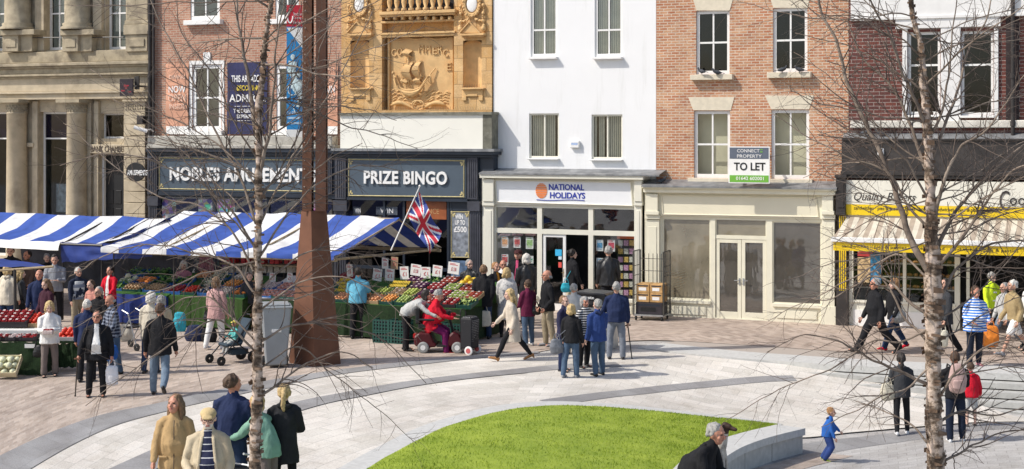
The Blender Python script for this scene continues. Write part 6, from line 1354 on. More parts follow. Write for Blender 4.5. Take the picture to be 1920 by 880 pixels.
mb = MB(); mb.add([(-.17, -.14, .14), (.17, -.14, .14), (.17, .14, .14), (-.17, .14, .14), (-.18, -.15, .80), (.18, -.15, .80), (.18, .15, .80), (-.18, .15, .80), (-.15, -.1, .86), (.15, -.1, .86), (.15, .12, .86), (-.15, .12, .86)], [(0, 3, 2, 1), (0, 1, 5, 4), (1, 2, 6, 5), (2, 3, 7, 6), (3, 0, 4, 7), (4, 5, 9, 8), (5, 6, 10, 9), (6, 7, 11, 10), (7, 4, 8, 11), (8, 9, 10, 11)]); mb.build('bag', dotmat('polka_dot', (.012, .012, .015), (.45, .45, .45), 26, .22), tr_, bevel=.02)
mb = MB(); mb.tube([(-.12, .16, .1), (-.12, .18, .95), (-.08, .2, 1.0), (.08, .2, 1.0), (.12, .18, .95), (.12, .16, .1)], .012, 6); mb.tube([(-.2, -.05, .1), (.2, -.05, .1)], .01, 5); mb.build('frame', M_BLACK, tr_)
for x in (-.2, .2):
    mb = MB(); wheel(mb, (x, -.08, .1), .1, .04, 'x'); w_ = mb.build('wheel', M_LETTER, tr_); mb = MB(); mb.tube([(x - .024, -.08, .1), (x + .024, -.08, .1)], .06, 12); mb.build('hub', M_RED, w_)
# pushchair
p = G(436, 680); pc = empty('pushchair', (p.x, p.y, 0), R(-50), 'dark pushchair with teal covers carrying a toddler in a yellow hat', 'pushchair')
mb = MB()
for s_ in (-.24, .24): mb.tube([(s_, -.42, .14), (s_, -.1, .45), (s_, .35, .95), (s_, .5, 1.0)], .014, 6); mb.tube([(s_, .36, .14), (s_, -.2, .6)], .014, 6)
mb.tube([(-.24, .5, 1.0), (.24, .5, 1.0)], .018, 6); mb.tube([(-.24, -.2, .62), (.24, -.2, .62)], .018, 6); mb.build('frame', M_BLACK, pc)
mb = MB(); mb.box(-.2, .2, -.25, .12, .38, .44); mb.add([(-.2, .1, .42), (.2, .1, .42), (.2, .34, .95), (-.2, .34, .95), (-.2, .13, .4), (.2, .13, .4), (.2, .38, .94), (-.2, .38, .94)], [(0, 1, 2, 3), (4, 7, 6, 5), (3, 2, 6, 7), (0, 3, 7, 4), (1, 5, 6, 2)]); mb.box(-.18, .18, -.1, .3, .18, .3); mb.build('seat', mat('dark_teal_seat', (.03, .05, .07), .8), pc, bevel=.02)
for x, y, r_ in ((-.26, -.42, .10), (.26, -.42, .10), (-.26, .36, .13), (.26, .36, .13)): mb = MB(); wheel(mb, (x, y, r_), r_, .05, 'x'); mb.build('wheel', M_BLACK, pc)
# pigeons
def pigeon(px, py, off, rz, label):
    c = FW(U(px, off), off, Z(px, py, off)); b = MB(); b.capsule([(-.09, 0, .09), (0, 0, .10), (.08, 0, .13)], [(.035, .03), (.055, .06), (.035, .04)], 8, ref=(0, 1, 0)); b.ball((.12, 0, .19), (.028, .025, .03), 8, 6); b.tube([(.09, 0, .14), (.115, 0, .18)], [.032, .024], 8)
    b.tube([(-.08, 0, .10), (-.20, 0, .07)], [(.03, .012), (.035, .006)], 6, ref=(0, 1, 0)); b.tube([(.145, 0, .19), (.165, 0, .182)], [.007, .002], 5)
    for s_ in (-.02, .02): b.tube([(.01, s_, .06), (.012, s_, .0)], .005, 4)
    o_ = b.build('pigeon', mat('pigeon_grey', (.05, .055, .065), .7, .5, 25), smooth=True); o_.location = c; o_.rotation_euler = (0, 0, rz - ANG); tag(o_, label, 'pigeon', 'pigeons resting on ledges of the facade')
pigeon(1316, 141, -.13, R(160), 'dark pigeon at the left end of the left upper brick sill'); pigeon(1345, 143, -.13, R(200), 'pigeon at the right end of the left upper brick sill'); pigeon(1466, 138, -.13, R(20), 'pigeon at the left end of the right upper brick sill'); pigeon(1500, 138, -.13, R(-170), 'pigeon at the right end of the right upper brick sill')
pigeon(1240, 346, .1, R(30), 'black pigeon on the lead roof between the two cream shopfronts'); pigeon(1622, 256, -.1, R(0), 'left pigeon on the black bakery fascia ledge'); pigeon(1652, 258, -.1, R(180), 'right pigeon on the black bakery fascia ledge')
# ---------------------------------------------------------------- people
def fabric(name, c, kind=None, c2=(.7, .7, .7), per=.06):
    if name in MATS: return MATS[name]
    if kind == 'stripe': return stripemat(name, c, c2, per, 'Z', .55)
    if kind == 'pin': return stripemat(name, c, c2, per, 'Z', .86)
    if kind == 'spots': return dotmat(name, c, c2, 1 / per, .38)
    if kind == 'floral':
        m = mat(name, c, .85, .1, 8, stain=c2, stain_scale=1 / per); return m
    if kind == 'plaid':
        m = stripemat(name, c, c2, per, 'Z', .6); n = m.node_tree.nodes; l = m.node_tree.links; tc = n['Texture Coordinate']
        sp = n['Separate XYZ']; dv = n.new('ShaderNodeMath'); dv.operation = 'DIVIDE'; dv.inputs[1].default_value = per; l.new(sp.outputs['X'], dv.inputs[0]); fr = n.new('ShaderNodeMath'); fr.operation = 'FRACT'; l.new(dv.outputs[0], fr.inputs[0]); gt = n.new('ShaderNodeMath'); gt.operation = 'GREATER_THAN'; gt.inputs[1].default_value = .6; l.new(fr.outputs[0], gt.inputs[0])
        g0 = [q for q in n if q.type == 'MATH' and q.operation == 'GREATER_THAN' and q != gt][0]; ad = n.new('ShaderNodeMath'); ad.operation = 'MULTIPLY'; l.new(g0.outputs[0], ad.inputs[0]); l.new(gt.outputs[0], ad.inputs[1]); av = n.new('ShaderNodeMath'); av.operation = 'ADD'; l.new(g0.outputs[0], av.inputs[0]); l.new(gt.outputs[0], av.inputs[1]); hf = n.new('ShaderNodeMath'); hf.operation = 'MULTIPLY'; hf.inputs[1].default_value = .5; l.new(av.outputs[0], hf.inputs[0])
        mx = [q for q in n if q.type == 'MIX_RGB' and q.blend_type == 'MIX'][0]; l.new(hf.outputs[0], mx.inputs[0]); return m
    return mat(name, c, .85, .14, 7, bump=.25, bscale=55, spec=.2)
BLACKC = fabric('black_cloth', (.014, .014, .016)); CHAR = fabric('charcoal_cloth', (.04, .042, .047)); NAVYC = fabric('navy_cloth', (.018, .028, .075)); JEANS = fabric('blue_denim', (.07, .11, .17)); PALEJ = fabric('faded_denim', (.15, .20, .26)); DJEANS = fabric('dark_denim', (.025, .045, .095)); KHAKI = fabric('khaki_cloth', (.30, .25, .17)); BEIGE = fabric('beige_cloth', (.42, .32, .19)); CREAMC = fabric('cream_cloth', (.60, .54, .43)); WHITEC = fabric('white_cloth', (.74, .73, .70)); GREYC = fabric('grey_cloth', (.28, .29, .31)); LGREY = fabric('light_grey_cloth', (.46, .46, .44)); REDC = fabric('red_cloth', (.58, .012, .03)); MAROON = fabric('maroon_cloth', (.12, .015, .045)); DKMAR = fabric('dark_plum_cloth', (.055, .018, .03)); ROYAL = fabric('royal_blue_cloth', (.03, .06, .20)); BRTBL = fabric('bright_blue_cloth', (.025, .11, .38)); AQUA = fabric('aqua_cloth', (.13, .40, .54)); MINT = fabric('mint_cloth', (.20, .36, .27)); TAN = fabric('tan_cloth', (.43, .29, .14)); STONEC = fabric('stone_cloth', (.50, .42, .29)); BROWN = fabric('brown_cloth', (.11, .07, .055)); TROUG = fabric('slate_trouser', (.20, .22, .26)); TAUPE = fabric('taupe_cloth', (.19, .155, .14)); HIVIS = fabric('hi_vis_cloth', (.62, .80, .03)); OLIVE = fabric('camel_jacket', (.36, .27, .14))
STR = fabric('blue_white_stripes', (.03, .17, .58), 'stripe', (.72, .74, .76), .055); BWS = fabric('black_white_stripes', (.02, .02, .025), 'stripe', (.66, .65, .62), .05); NVS = fabric('navy_pinstripe', (.022, .026, .06), 'pin', (.6, .6, .6), .075); PLD = fabric('dark_check', (.015, .02, .04), 'plaid', (.30, .34, .42), .07)
FLW = fabric('white_floral', (.55, .54, .52), 'floral', (.03, .035, .07), .07); FLP = fabric('pink_floral_cloth', (.50, .30, .28), 'floral', (.24, .10, .10), .03); SWT = fabric('grey_white_knit', (.20, .22, .27), 'stripe', (.62, .62, .60), .16); FLK = fabric('rose_floral_cloth', (.48, .20, .24), 'floral', (.22, .08, .10), .05)
H_BLOND = mat('blonde_hair', (.50, .36, .17), .7, .35, 30, bump=.6, bscale=60); H_GREY = mat('grey_hair', (.32, .31, .29), .8, .3, 30, bump=.6, bscale=60); H_WHITE = mat('white_hair', (.62, .59, .53), .8, .15, 30, bump=.6, bscale=60); H_BROWN = mat('brown_hair', (.075, .042, .024), .6, .4, 30, bump=.6, bscale=60); H_DARK = mat('dark_hair', (.020, .014, .011), .55, .4, 30, bump=.6, bscale=60); H_GING = mat('ginger_hair', (.36, .19, .08), .7, .3, 30, bump=.6, bscale=60); H_LBR = mat('light_brown_hair', (.20, .12, .065), .7, .35, 30, bump=.6, bscale=60)
HAIRS = dict(blond=H_BLOND, grey=H_GREY, white=H_WHITE, brown=H_BROWN, dark=H_DARK, ginger=H_GING, lbrown=H_LBR)
def skinmat(name, c):
    m = mat(name, c, .5, .08, 12); b = m.node_tree.nodes['Principled BSDF']; b.inputs['Subsurface Weight'].default_value = 0; return m
SK1 = skinmat('fair_skin', (.56, .315, .22)); SK2 = skinmat('ruddy_skin', (.50, .235, .155)); SK3 = skinmat('pale_skin', (.62, .40, .31))
M_EYE = mat('eye_dark', (.03, .02, .018), .3); M_LIP = mat('lip', (.36, .11, .09), .5); M_BEARD = mat('white_beard', (.60, .56, .50), .9, .15, 30)
M_SHOE = mat('black_shoe', (.015, .014, .014), .45); M_TRAIN = mat('white_trainer', (.60, .60, .60), .6, .3, 20); M_BSHOE = mat('tan_boot', (.36, .17, .06), .5); M_GSHOE = mat('grey_trainer', (.28, .28, .29), .7, .3, 20); M_LIME = mat('lime_shoe', (.55, .78, .08), .6, .3, 9); M_SAND = mat('pink_sandal', (.5, .2, .25), .6)
SHOES = dict(black=M_SHOE, white=M_TRAIN, tan=M_BSHOE, grey=M_GSHOE, lime=M_LIME, red=MATS['red_cloth'], pink=M_SAND)
def remesh(mb, vox, smooth=0):
    me = bpy.data.meshes.new('tmp'); me.from_pydata([tuple(v) for v in mb.v], [], mb.f); me.update(); bm = bmesh.new(); bm.from_mesh(me); bmesh.ops.recalc_face_normals(bm, faces=bm.faces); bm.to_mesh(me); bm.free()
    o = bpy.data.objects.new('tmp', me); COL.objects.link(o)
    r_ = o.modifiers.new('r', 'REMESH'); r_.mode = 'VOXEL'; r_.voxel_size = vox
    if smooth: s_ = o.modifiers.new('s', 'SMOOTH'); s_.factor = .5; s_.iterations = smooth
    dg = bpy.context.evaluated_depsgraph_get(); res = bpy.data.meshes.new_from_object(o.evaluated_get(dg)); bpy.data.objects.remove(o); bpy.data.meshes.remove(me); return res
def fold(me, amp, seed, stretch=(1, 1, 1)):
    n = len(me.vertices); co = [0.0] * (3 * n); no = [0.0] * (3 * n); me.vertices.foreach_get('co', co); me.vertices.foreach_get('normal', no)
    for i in range(n):
        p = Vector((co[3 * i] * 7 * stretch[0] + seed, co[3 * i + 1] * 7 * stretch[1], co[3 * i + 2] * 7 * stretch[2])); a = noise.noise(p) * amp + abs(noise.noise(p * 2.1 + Vector((p.z, 0, 0)))) * amp * .6
        for k in range(3): co[3 * i + k] += no[3 * i + k] * a
    me.vertices.foreach_set('co', co); me.update()
def link(me, name, mats, parent=None):
    me.name = name; me.materials.clear()
    for m in (mats if isinstance(mats, (list, tuple)) else [mats]): me.materials.append(m)
    me.polygons.foreach_set('use_smooth', [True] * len(me.polygons)); o = bpy.data.objects.new(name, me); COL.objects.link(o)
    if parent: o.parent = parent
    return o
def dv(a, b, s): a, b = R(a), R(b); return Vector((s * math.sin(b), -math.sin(a) * math.cos(b), -math.cos(a) * math.cos(b)))
PCOUNT = [0]
LASTP = {}
def person(px, foot, head, face, label, top, legs, hair='brown', hs='short', shoes='black', lean=2, legp=None, arms=None, hem=.14, fat=1.0, sleeve='long', bottom='trousers', shirt=None, hood=None, collar=True, sk=None, shirtw=1.15, yaw=0, pitch=0, tall=None, woman=False, hat=None, glasses=False, beard=False, seat=None, z=None, D=None, belt=None, vest=None, flare=0, baggy=1.0, group=None, name='person', headtilt=0):
    PCOUNT[0] += 1; idx = PCOUNT[0]
    if D is None: loc = G(px, foot) if z is None else flat(px, foot, z)
    else: loc = Vector(((px - CX) * D / FPX, D, 0 if z is None else z))
    hgt = tall or (H - (head - YH) * loc.y / FPX - loc.z); k = hgt / 1.75
    if tall is None and abs(lean) > 8: k = hgt / (1.75 - .6 * (1 - math.cos(R(lean))))
    kid = hgt < 1.3
    legp = legp or ((3, 6, 4), (-4, 6, 4)); arms = arms or ((6, 8, 18, 0), (4, 8, 22, 0))
    sw = .180 if woman else .203
    if kid: sw = .185
    t = Vector((0, -math.sin(R(lean)), math.cos(R(lean)))); P = Vector((0, 0, .92)); hw = .085
    legsJ = []; low = 1e9
    for s, (a, kn, ab) in zip((-1, 1), legp):
        hip = P + Vector((s * hw, 0, -.02)); knee = hip + dv(a, ab, s) * .425; ank = knee + dv(a - kn, ab * .3, s) * .415; sh = a - kn
        pit = 0 if sh > -18 else min(55, -(sh + 18) * 1.1)
        if sh > 12 and seat is None: pit = -min(20, (sh - 12))
        fd = Vector((0, -math.cos(R(pit)), -math.sin(R(pit)))); upv = Vector((0, -math.sin(R(pit)), math.cos(R(pit))))
        heel = ank - fd * .045 - upv * .065; toe = ank + fd * .185 - upv * .062; legsJ.append((hip, knee, ank, heel, toe, fd, upv)); low = min(low, heel.z - .018, toe.z - .018)
    dz = -low if seat is None else seat / k - P.z
    sh_ = lambda v: Vector((v.x, v.y, v.z + dz))
    P = sh_(P); legsJ = [tuple(sh_(q) if i < 5 else q for i, q in enumerate(j)) for j in legsJ]
    C = P + t * .455; N = P + t * .535; ht = Vector((0, -math.sin(R(lean * .6 + pitch * .3)), math.cos(R(lean * .6 + pitch * .3)))); hsz = 1.13 if not kid else 1.0 / max(.62, k) * .84
    HC = N + ht * (.022 + .108 * hsz)
    HR = Matrix.Rotation(R(yaw), 3, 'Z') @ Matrix.Rotation(R(pitch), 3, 'X') @ Matrix.Rotation(R(headtilt), 3, 'Y')
    hp = lambda x, y, z_: HC + HR @ (Vector((x, y, z_)) * hsz)
    armJ = []
    for s, (a, ab, e, inw) in zip((-1, 1), arms):
        S = C + Vector((s * sw, 0, 0)) - t * .035; E = S + dv(a, ab, s) * .285; f_ = Vector((s * math.sin(R(ab)) * .4 - s * math.sin(R(inw)), -math.sin(R(a + e)), -math.cos(R(a + e)))).normalized(); W_ = E + f_ * .25; armJ.append((S, E, W_, f_))
    sc = lambda v: Vector(v) * k
    # ---- the body: one surface from head to fingers to feet
    b = MB()
    b.capsule([sc(P - t * .03), sc(P + t * .12), sc(P + t * .30), sc(P + t * .44), sc(N)], [(.12 * k, .08 * k), (.11 * k, .08 * k), (.13 * k, .085 * k), (.13 * k, .07 * k), (.055 * k, .055 * k)], 12)
    b.capsule([sc(N - t * .03), sc(HC + HR @ Vector((0, .015, -.04)))], [.056 * k, .05 * k], 10)
    hk = k * hsz
    b.ball(sc(hp(0, .008, .02)), (.076 * hk, .094 * hk, .096 * hk), 14, 10, HR); b.ball(sc(hp(0, -.026, -.045)), (.057 * hk, .062 * hk, .070 * hk), 12, 8, HR); b.ball(sc(hp(0, -.058, -.082)), (.024 * hk, .022 * hk, .022 * hk), 8, 6, HR)
    b.capsule([sc(hp(0, -.082, .014)), sc(hp(0, -.106, -.024))], [.009 * hk, .015 * hk], 8); b.capsule([sc(hp(-.035, -.074, .032)), sc(hp(.035, -.074, .032))], [.012 * hk, .012 * hk], 8)
    b.capsule([sc(hp(-.02, -.082, -.052)), sc(hp(.02, -.082, -.052))], [.009 * hk, .009 * hk], 8)
    for s in (-1, 1): b.ball(sc(hp(s * .078, .012, -.008)), (.011 * hk, .02 * hk, .03 * hk), 8, 6, HR); b.ball(sc(hp(s * .04, -.055, -.025)), (.026 * hk, .024 * hk, .026 * hk), 8, 6, HR)
    for s, (S, E, W_, f_) in zip((-1, 1), armJ):
        b.capsule([sc(C + Vector((s * .05, 0, 0))), sc(S), sc(E), sc(W_)], [.05 * k, .048 * k, .037 * k, .026 * k], 10)
        side = Vector((-s, 0, 0)); side = (side - f_ * side.dot(f_)).normalized(); nrm = f_.cross(side).normalized(); palm = W_ + f_ * .045
        b.capsule([sc(W_), sc(palm), sc(W_ + f_ * .085)], [(.024 * k, .024 * k), (.016 * k, .038 * k), (.014 * k, .036 * k)], 8, ref=tuple(nrm))
        fw = Vector((0, -1, 0)); fw = fw - f_ * fw.dot(f_); fw = fw.normalized() if fw.length > .2 else side
        for q, ln in zip((-1.5, -.5, .5, 1.5), (.062, .075, .072, .055)):
            base = W_ + f_ * .085 + fw * (q * -.0195); cu = side * .35; m1 = base + (f_ + cu * .5).normalized() * ln * .55; b.capsule([sc(base - f_ * .01), sc(m1), sc(m1 + (f_ * .6 + cu * 2).normalized() * ln * .5)], [.0098 * k, .009 * k, .008 * k], 6)
        th = W_ + f_ * .03 + fw * .03; b.capsule([sc(th), sc(th + (fw + f_ * .8).normalized() * .035), sc(th + (fw * .5 + f_).normalized() * .065 + side * .008)], [.013 * k, .011 * k, .009 * k], 6)
    bare = bottom in ('shorts', 'skirt', 'dress')
    for hip, knee, ank, heel, toe, fd, upv in legsJ:
        cf = knee.lerp(ank, .3) + Vector((0, .012, 0))
        b.capsule([sc(hip), sc(knee), sc(cf), sc(ank)], [.068 * k, .05 * k, .052 * k, .034 * k], 10); b.capsule([sc(heel + upv * .03), sc(toe + upv * .022)], [(.03 * k, .03 * k), (.036 * k, .018 * k)], 8)
    near = FPX / loc.y > 95
    me = remesh(b, .0085 if near else .0105); sk = sk or (SK1, SK2, SK3)[idx % 3]
    body = link(me, name, [sk, M_EYE, M_LIP, M_BEARD]); Hi = HR.transposed()
    for poly in me.polygons:
        c = Hi @ ((poly.center / k) - HC) / hsz
        if abs(c.x) < .08 and c.y < -.03 and abs(c.z) < .11:
            if abs(abs(c.x) - .031) < .0135 and abs(c.z - .012) < .0085 and c.y < -.05: poly.material_index = 1
            elif abs(c.x) < .024 and abs(c.z + .052) < .0075 and c.y < -.06: poly.material_index = 2
            elif beard and c.z < -.035 and not (abs(c.x) < .022 and c.z > -.06) and c.y < -.02: poly.material_index = 3
    body.location = loc; body.rotation_euler = (0, 0, R(face)); tag(body, label, 'person' if not kid else 'child', group)
    # ---- shoes
    for hip, knee, ank, heel, toe, fd, upv in legsJ:
        s = MB(); s.capsule([sc(heel + upv * .022), sc(ank + fd * .06 - upv * .042), sc(toe - fd * .01 + upv * .012)], [(.037 * k, .04 * k), (.043 * k, .034 * k), (.044 * k, .028 * k)], 10); s.capsule([sc(heel + fd * .02 + upv * .01), sc(ank)], [.036 * k, .04 * k], 8)
        if shoes == 'tan': s.capsule([sc(heel + upv * .01), sc(heel - upv * .05)], [.026 * k, .018 * k], 6)
        link(remesh(s, .012, 1), 'shoe', SHOES[shoes], body)
    # ---- trousers, shorts or skirt
    tr = MB(); bg = baggy
    if bottom in ('trousers', 'shorts'):
        tr.capsule([sc(P + t * .10), sc(P), sc(P - Vector((0, 0, .05)))], [(.14 * fat * k, .105 * fat * k), (.155 * k, .115 * fat * k), (.13 * k, .10 * k)], 12)
        for hip, knee, ank, *_ in legsJ:
            if bottom == 'shorts': e_ = hip.lerp(knee, .86); tr.capsule([sc(hip), sc(e_)], [.095 * k * bg, .088 * k * bg], 10)
            else: tr.capsule([sc(hip), sc(hip.lerp(knee, .5)), sc(knee), sc(knee.lerp(ank, .5)), sc(ank + Vector((0, 0, .01)))], [.102 * k * bg, .094 * k * bg, .078 * k * bg, .072 * k * bg, (.064 if not flare else .078) * k * bg], 10)
        me = remesh(tr, .014, 2); fold(me, .011 * k, idx, (1, 1, .8)); link(me, bottom, legs, body)
    if bottom in ('skirt', 'dress', 'leggings'):
        L_ = .48 if bottom != 'leggings' else .0
        if bottom == 'leggings':
            tr.capsule([sc(P + t * .08), sc(P)], [(.14 * k, .10 * k), (.15 * k, .11 * k)], 12)
            for hip, knee, ank, *_ in legsJ: tr.capsule([sc(hip), sc(knee), sc(knee.lerp(ank, .4) + Vector((0, .01, 0))), sc(ank)], [.088 * k, .066 * k, .068 * k, .046 * k], 10)
            link(remesh(tr, .012, 2), 'leggings', legs, body)
        else:
            tr.capsule([sc(P + t * .1), sc(P), sc(P - Vector((0, 0, L_)))], [(.13 * k, .10 * k), (.17 * k, .13 * k), (.20 * k, .17 * k)], 16); me = remesh(tr, .016, 1); fold(me, .02, idx, (2, 2, .3)); link(me, 'skirt', legs, body)
    # ---- top with sleeves
    tp = MB(); f = fat; ch = sw / .182; f = f * 1.06 if not kid else f
    pts = []; rd = []
    if hem > 0: pts.append(P - Vector((0, 0, hem)) + Vector((0, (-.10 if seat else 0), 0))); rd.append(((.182 + hem * .06) * f * k, (.138 + hem * .10) * f * k))
    for d_, rx, ry in ((0, .18 * f, .138 * f), (.16, .168 * f, .132 * f * f), (.30, .175 * ch * (.5 + .5 * f), .135 * (.5 + .5 * f)), (.39, .172 * ch, .125), (.45, .140 * ch, .105), (.50, .095, .085), (.54, .068, .068)):
        pts.append(P + t * d_ + Vector((0, -.02 * (f - 1) * 5 if d_ == .16 else 0, 0))); rd.append((rx * k, ry * k))
    tp.tube([sc(q) for q in pts], rd, 18, ref=(1, 0, 0))
    for s, (S, E, W_, f_) in zip((-1, 1), armJ):
        if sleeve == 'none': continue
        if sleeve == 'short': tp.capsule([sc(C + Vector((s * .055, 0, .0)) + t * .035), sc(C + Vector((s * .125, 0, .0)) + t * .004), sc(S), sc(S.lerp(E, .72))], [.048 * k, .060 * k, .068 * k, .070 * k], 10)
        else: tp.capsule([sc(C + Vector((s * .055, 0, .0)) + t * .035), sc(C + Vector((s * .125, 0, .0)) + t * .004), sc(S), sc(S.lerp(E, .5)), sc(E), sc(W_ - f_ * .02)], [.048 * k, .062 * k, .070 * k, .070 * k, .061 * k, .048 * k], 10)
    if collar: tp.capsule([sc(N + t * .0), sc(N + ht * .035)], [(.075 * k, .072 * k), (.064 * k, .062 * k)], 12)
    me = remesh(tp, .014, 2); fold(me, .017 * k, idx + 50, (1.5, 1.5, .55)); garment = link(me, 'coat' if hem > .3 else ('shirt' if sleeve == 'short' else 'jacket'), top, body)
    if hood: h_ = MB(); h_.capsule([sc(N + Vector((-.07, .075, -.02))), sc(N + Vector((0, .105, -.05))), sc(N + Vector((.07, .075, -.02)))], [.04 * k, .055 * k, .04 * k], 10); link(remesh(h_, .012, 2), 'hood', hood, body)
    if shirt:   # the open front: these faces become the shirt
        me = garment.data; bm = bmesh.new(); bm.from_mesh(me); sel = []
        for fc in bm.faces:
            q = fc.calc_center_median() / k - P; d_ = q.dot(t); wd_ = .052 * shirtw * min(1.25, max(.55, 1.3 - d_ * 1.5)) * (1.15 if f > 1.15 else 1)
            if fc.normal.y < -.15 and abs(q.x) < wd_ and -.04 < d_ < .56: sel.append(fc)
        ids = {fc.index for fc in sel}; b2 = bm.copy(); b2.faces.ensure_lookup_table()
        bmesh.ops.delete(bm, geom=sel, context='FACES'); bm.to_mesh(me); bm.free(); bmesh.ops.delete(b2, geom=[fc for fc in b2.faces if fc.index not in ids], context='FACES')
        sm = bpy.data.meshes.new('shirt'); b2.to_mesh(sm); b2.free(); so = link(sm, 'shirt', shirt, body)
        lp = MB(); fr = [v for v in sm.vertices if v.co.y < 0]
        for s in (-1, 1):
            ed = []
            for d_ in (0, .1, .2, .3, .4, .46):
                c_ = [v.co for v in fr if abs(((v.co / k) - P).dot(t) - d_) < .02 and v.co.x * s > 0]
                if c_: m_ = max(c_, key=lambda c: c.x * s); ed.append(m_ + Vector((s * .012, -.006, 0)))
            if len(ed) > 2: lp.tube(ed, [(.020 * k, .008 * k)] * len(ed), 6, ref=(1, 0, 0))
        if lp.v: lp.build('lapel', top, body, smooth=True)
    if near and abs(face) < 60 and not shirt and hem > .05:
        zp = MB(); q = [(P + t * d_ + Vector((0, -y_ * f, 0))) for d_, y_ in ((-hem + .02, .15 + hem * .1), (0, .146), (.16, .150), (.30, .142), (.40, .132), (.48, .095))]; zp.tube([sc(v) for v in q], .006 * k, 5); zp.build('zip', M_BLACKP, body)
    if near and abs(face) < 60 and hem > .1:
        for s in (-1, 1): pk = MB(); c = P + Vector((s * .125 * f, -.118 * f, -.02)); pk.capsule([sc(c + Vector((-.05, .012 if s < 0 else -.012, 0))), sc(c + Vector((.05, -.012 if s < 0 else .012, 0)))], [(.012 * k, .018 * k)] * 2, 8, ref=(0, 1, 0)); pk.build('pocket_flap', top, body, smooth=True)
    if vest:
        s_ = MB(); pp = [P + t * d_ for d_ in (-.05, .16, .32, .45)]; s_.tube([sc(q) for q in pp], [(.188 * f * k, .150 * f * k), (.18 * f * k, .145 * f * k), (.19 * ch * k, .150 * k), (.150 * ch * k, .122 * k)], 14, ref=(1, 0, 0)); link(remesh(s_, .014, 2), 'vest', vest, body)
    # ---- hair, hat, glasses
    hm = HAIRS[hair]; hb = MB()
    if hs in ('short', 'bald', 'long', 'pony', 'bun', 'bob', 'wavy'):
        if hs == 'bald': hb.capsule([sc(hp(-.064, .03, -.015)), sc(hp(-.04, .085, -.02)), sc(hp(.04, .085, -.02)), sc(hp(.064, .03, -.015))], [.022 * hk, .03 * hk, .03 * hk, .022 * hk], 8)
        else:
            g_ = {'short': 0, 'wavy': .012, 'bob': .008}.get(hs, .004)
            hb.ball(sc(hp(0, .026, .034)), ((.082 + g_) * hk, (.094 + g_) * hk, (.092 + g_) * hk), 14, 10, HR)
            hb.capsule([sc(hp(-.066 - g_, .02, .01)), sc(hp(-.04, .080, -.015)), sc(hp(.04, .080, -.015)), sc(hp(.066 + g_, .02, .01))], [.022 * hk, .030 * hk, .030 * hk, .022 * hk], 8)
            if hs in ('bob', 'wavy'): [hb.capsule([sc(hp(s * .072, .01, .02)), sc(hp(s * .078, .02, -.07))], [.026 * hk, .03 * hk], 8) for s in (-1, 1)]; hb.ball(sc(hp(0, .075, -.03)), (.08 * hk, .05 * hk, .075 * hk), 10, 8)
            if hs == 'long': [hb.capsule([sc(hp(s * .072, .012, .02)), sc(hp(s * .085, .03, -.1)), sc(hp(s * .08, .04, -.2))], [.028 * hk, .035 * hk, .024 * hk], 8) for s in (-1, 1)]; hb.capsule([sc(hp(0, .08, .0)), sc(hp(0, .10, -.12)), sc(hp(0, .11, -.24))], [(.08 * hk, .05 * hk), (.09 * hk, .04 * hk), (.06 * hk, .025 * hk)], 10)
            if hs == 'pony': hb.capsule([sc(hp(0, .10, .05)), sc(hp(0, .15, .0)), sc(hp(.01, .15, -.12)), sc(hp(.0, .14, -.2))], [.025 * hk, .034 * hk, .03 * hk, .012 * hk], 8)
            if hs == 'bun': hb.ball(sc(hp(0, .12, .06)), .042 * hk, 10, 8)
        me = remesh(hb, .010, 1); fold(me, .016 * k, idx + 9, (3, 3, 1.5)); link(me, 'hair', hm, body)
    if hat:
        h_ = MB(); h_.ball(sc(hp(0, .01, .058)), (.092 * hk, .108 * hk, .062 * hk), 14, 8, HR); h_.capsule([sc(hp(-.04, -.10, .05)), sc(hp(.04, -.10, .05))], [(.02 * hk, .02 * hk)] * 2, 8, ref=(0, 1, 0)); h_.capsule([sc(hp(0, -.06, .055)), sc(hp(0, -.125, .045))], [(.06 * hk, .012 * hk)] * 2, 10); link(remesh(h_, .01, 1), 'hat', hat, body)
    if glasses:
        g_ = MB(); [g_.tube([sc(hp(s * .033 + .024 * math.cos(a * .7), -.096, .01 + .018 * math.sin(a * .7))) for a in range(10)], .003 * k, 4) for s in (-1, 1)]; g_.tube([sc(hp(-.058, -.095, .012)), sc(hp(-.08, .01, .014))], .003 * k, 4); g_.tube([sc(hp(.058, -.095, .012)), sc(hp(.08, .01, .014))], .003 * k, 4); g_.build('glasses', M_BLACK, body)
    M_ = Matrix.Translation(loc) @ Matrix.Rotation(R(face), 4, 'Z'); wd = lambda v: M_ @ (Vector(v) * k)
    LASTP.clear(); LASTP.update(hands=[wd(a[2] + a[3] * .09) for a in armJ], hip=wd(P), neck=wd(N), sh=[wd(a[0]) for a in armJ], loc=loc, k=k, face=face, back=wd(P + t * .33 + Vector((0, .17, 0))), M=M_, foot0=loc)
    return body
def bag(p, w, h, d, m, label, rz=0, strap=None, cat='bag', name='bag', handles=True):
    """carried bag whose handles end at p"""
    o = empty(name, p, R(rz), label, cat); b = MB(); b.capsule([(0, 0, -.16), (0, 0, -.16 - h * .5), (0, 0, -.12 - h)], [(w * .40, d * .3), (w * .5, d * .5), (w * .45, d * .4)], 14); me = remesh(b, .012, 1); fold(me, .02, w * 50); link(me, 'pouch', m, o)
    g = MB()
    if handles: [g.tube([(-w * .25, y, -.17), (-w * .15, y * .5, -.03), (0, 0, 0.0), (w * .15, y * .5, -.03), (w * .25, y, -.17)], .008, 5) for y in (-.02, .02)]
    if strap: q = Vector(strap) - Vector(p); q = Matrix.Rotation(-R(rz), 3, 'Z') @ q; g.tube([(-w * .3, 0, -.17), tuple(q + Vector((-.02, 0, .02))), (w * .3, 0, -.17)], .010, 5)
    if g.v: g.build('strap', m, o)
    return o
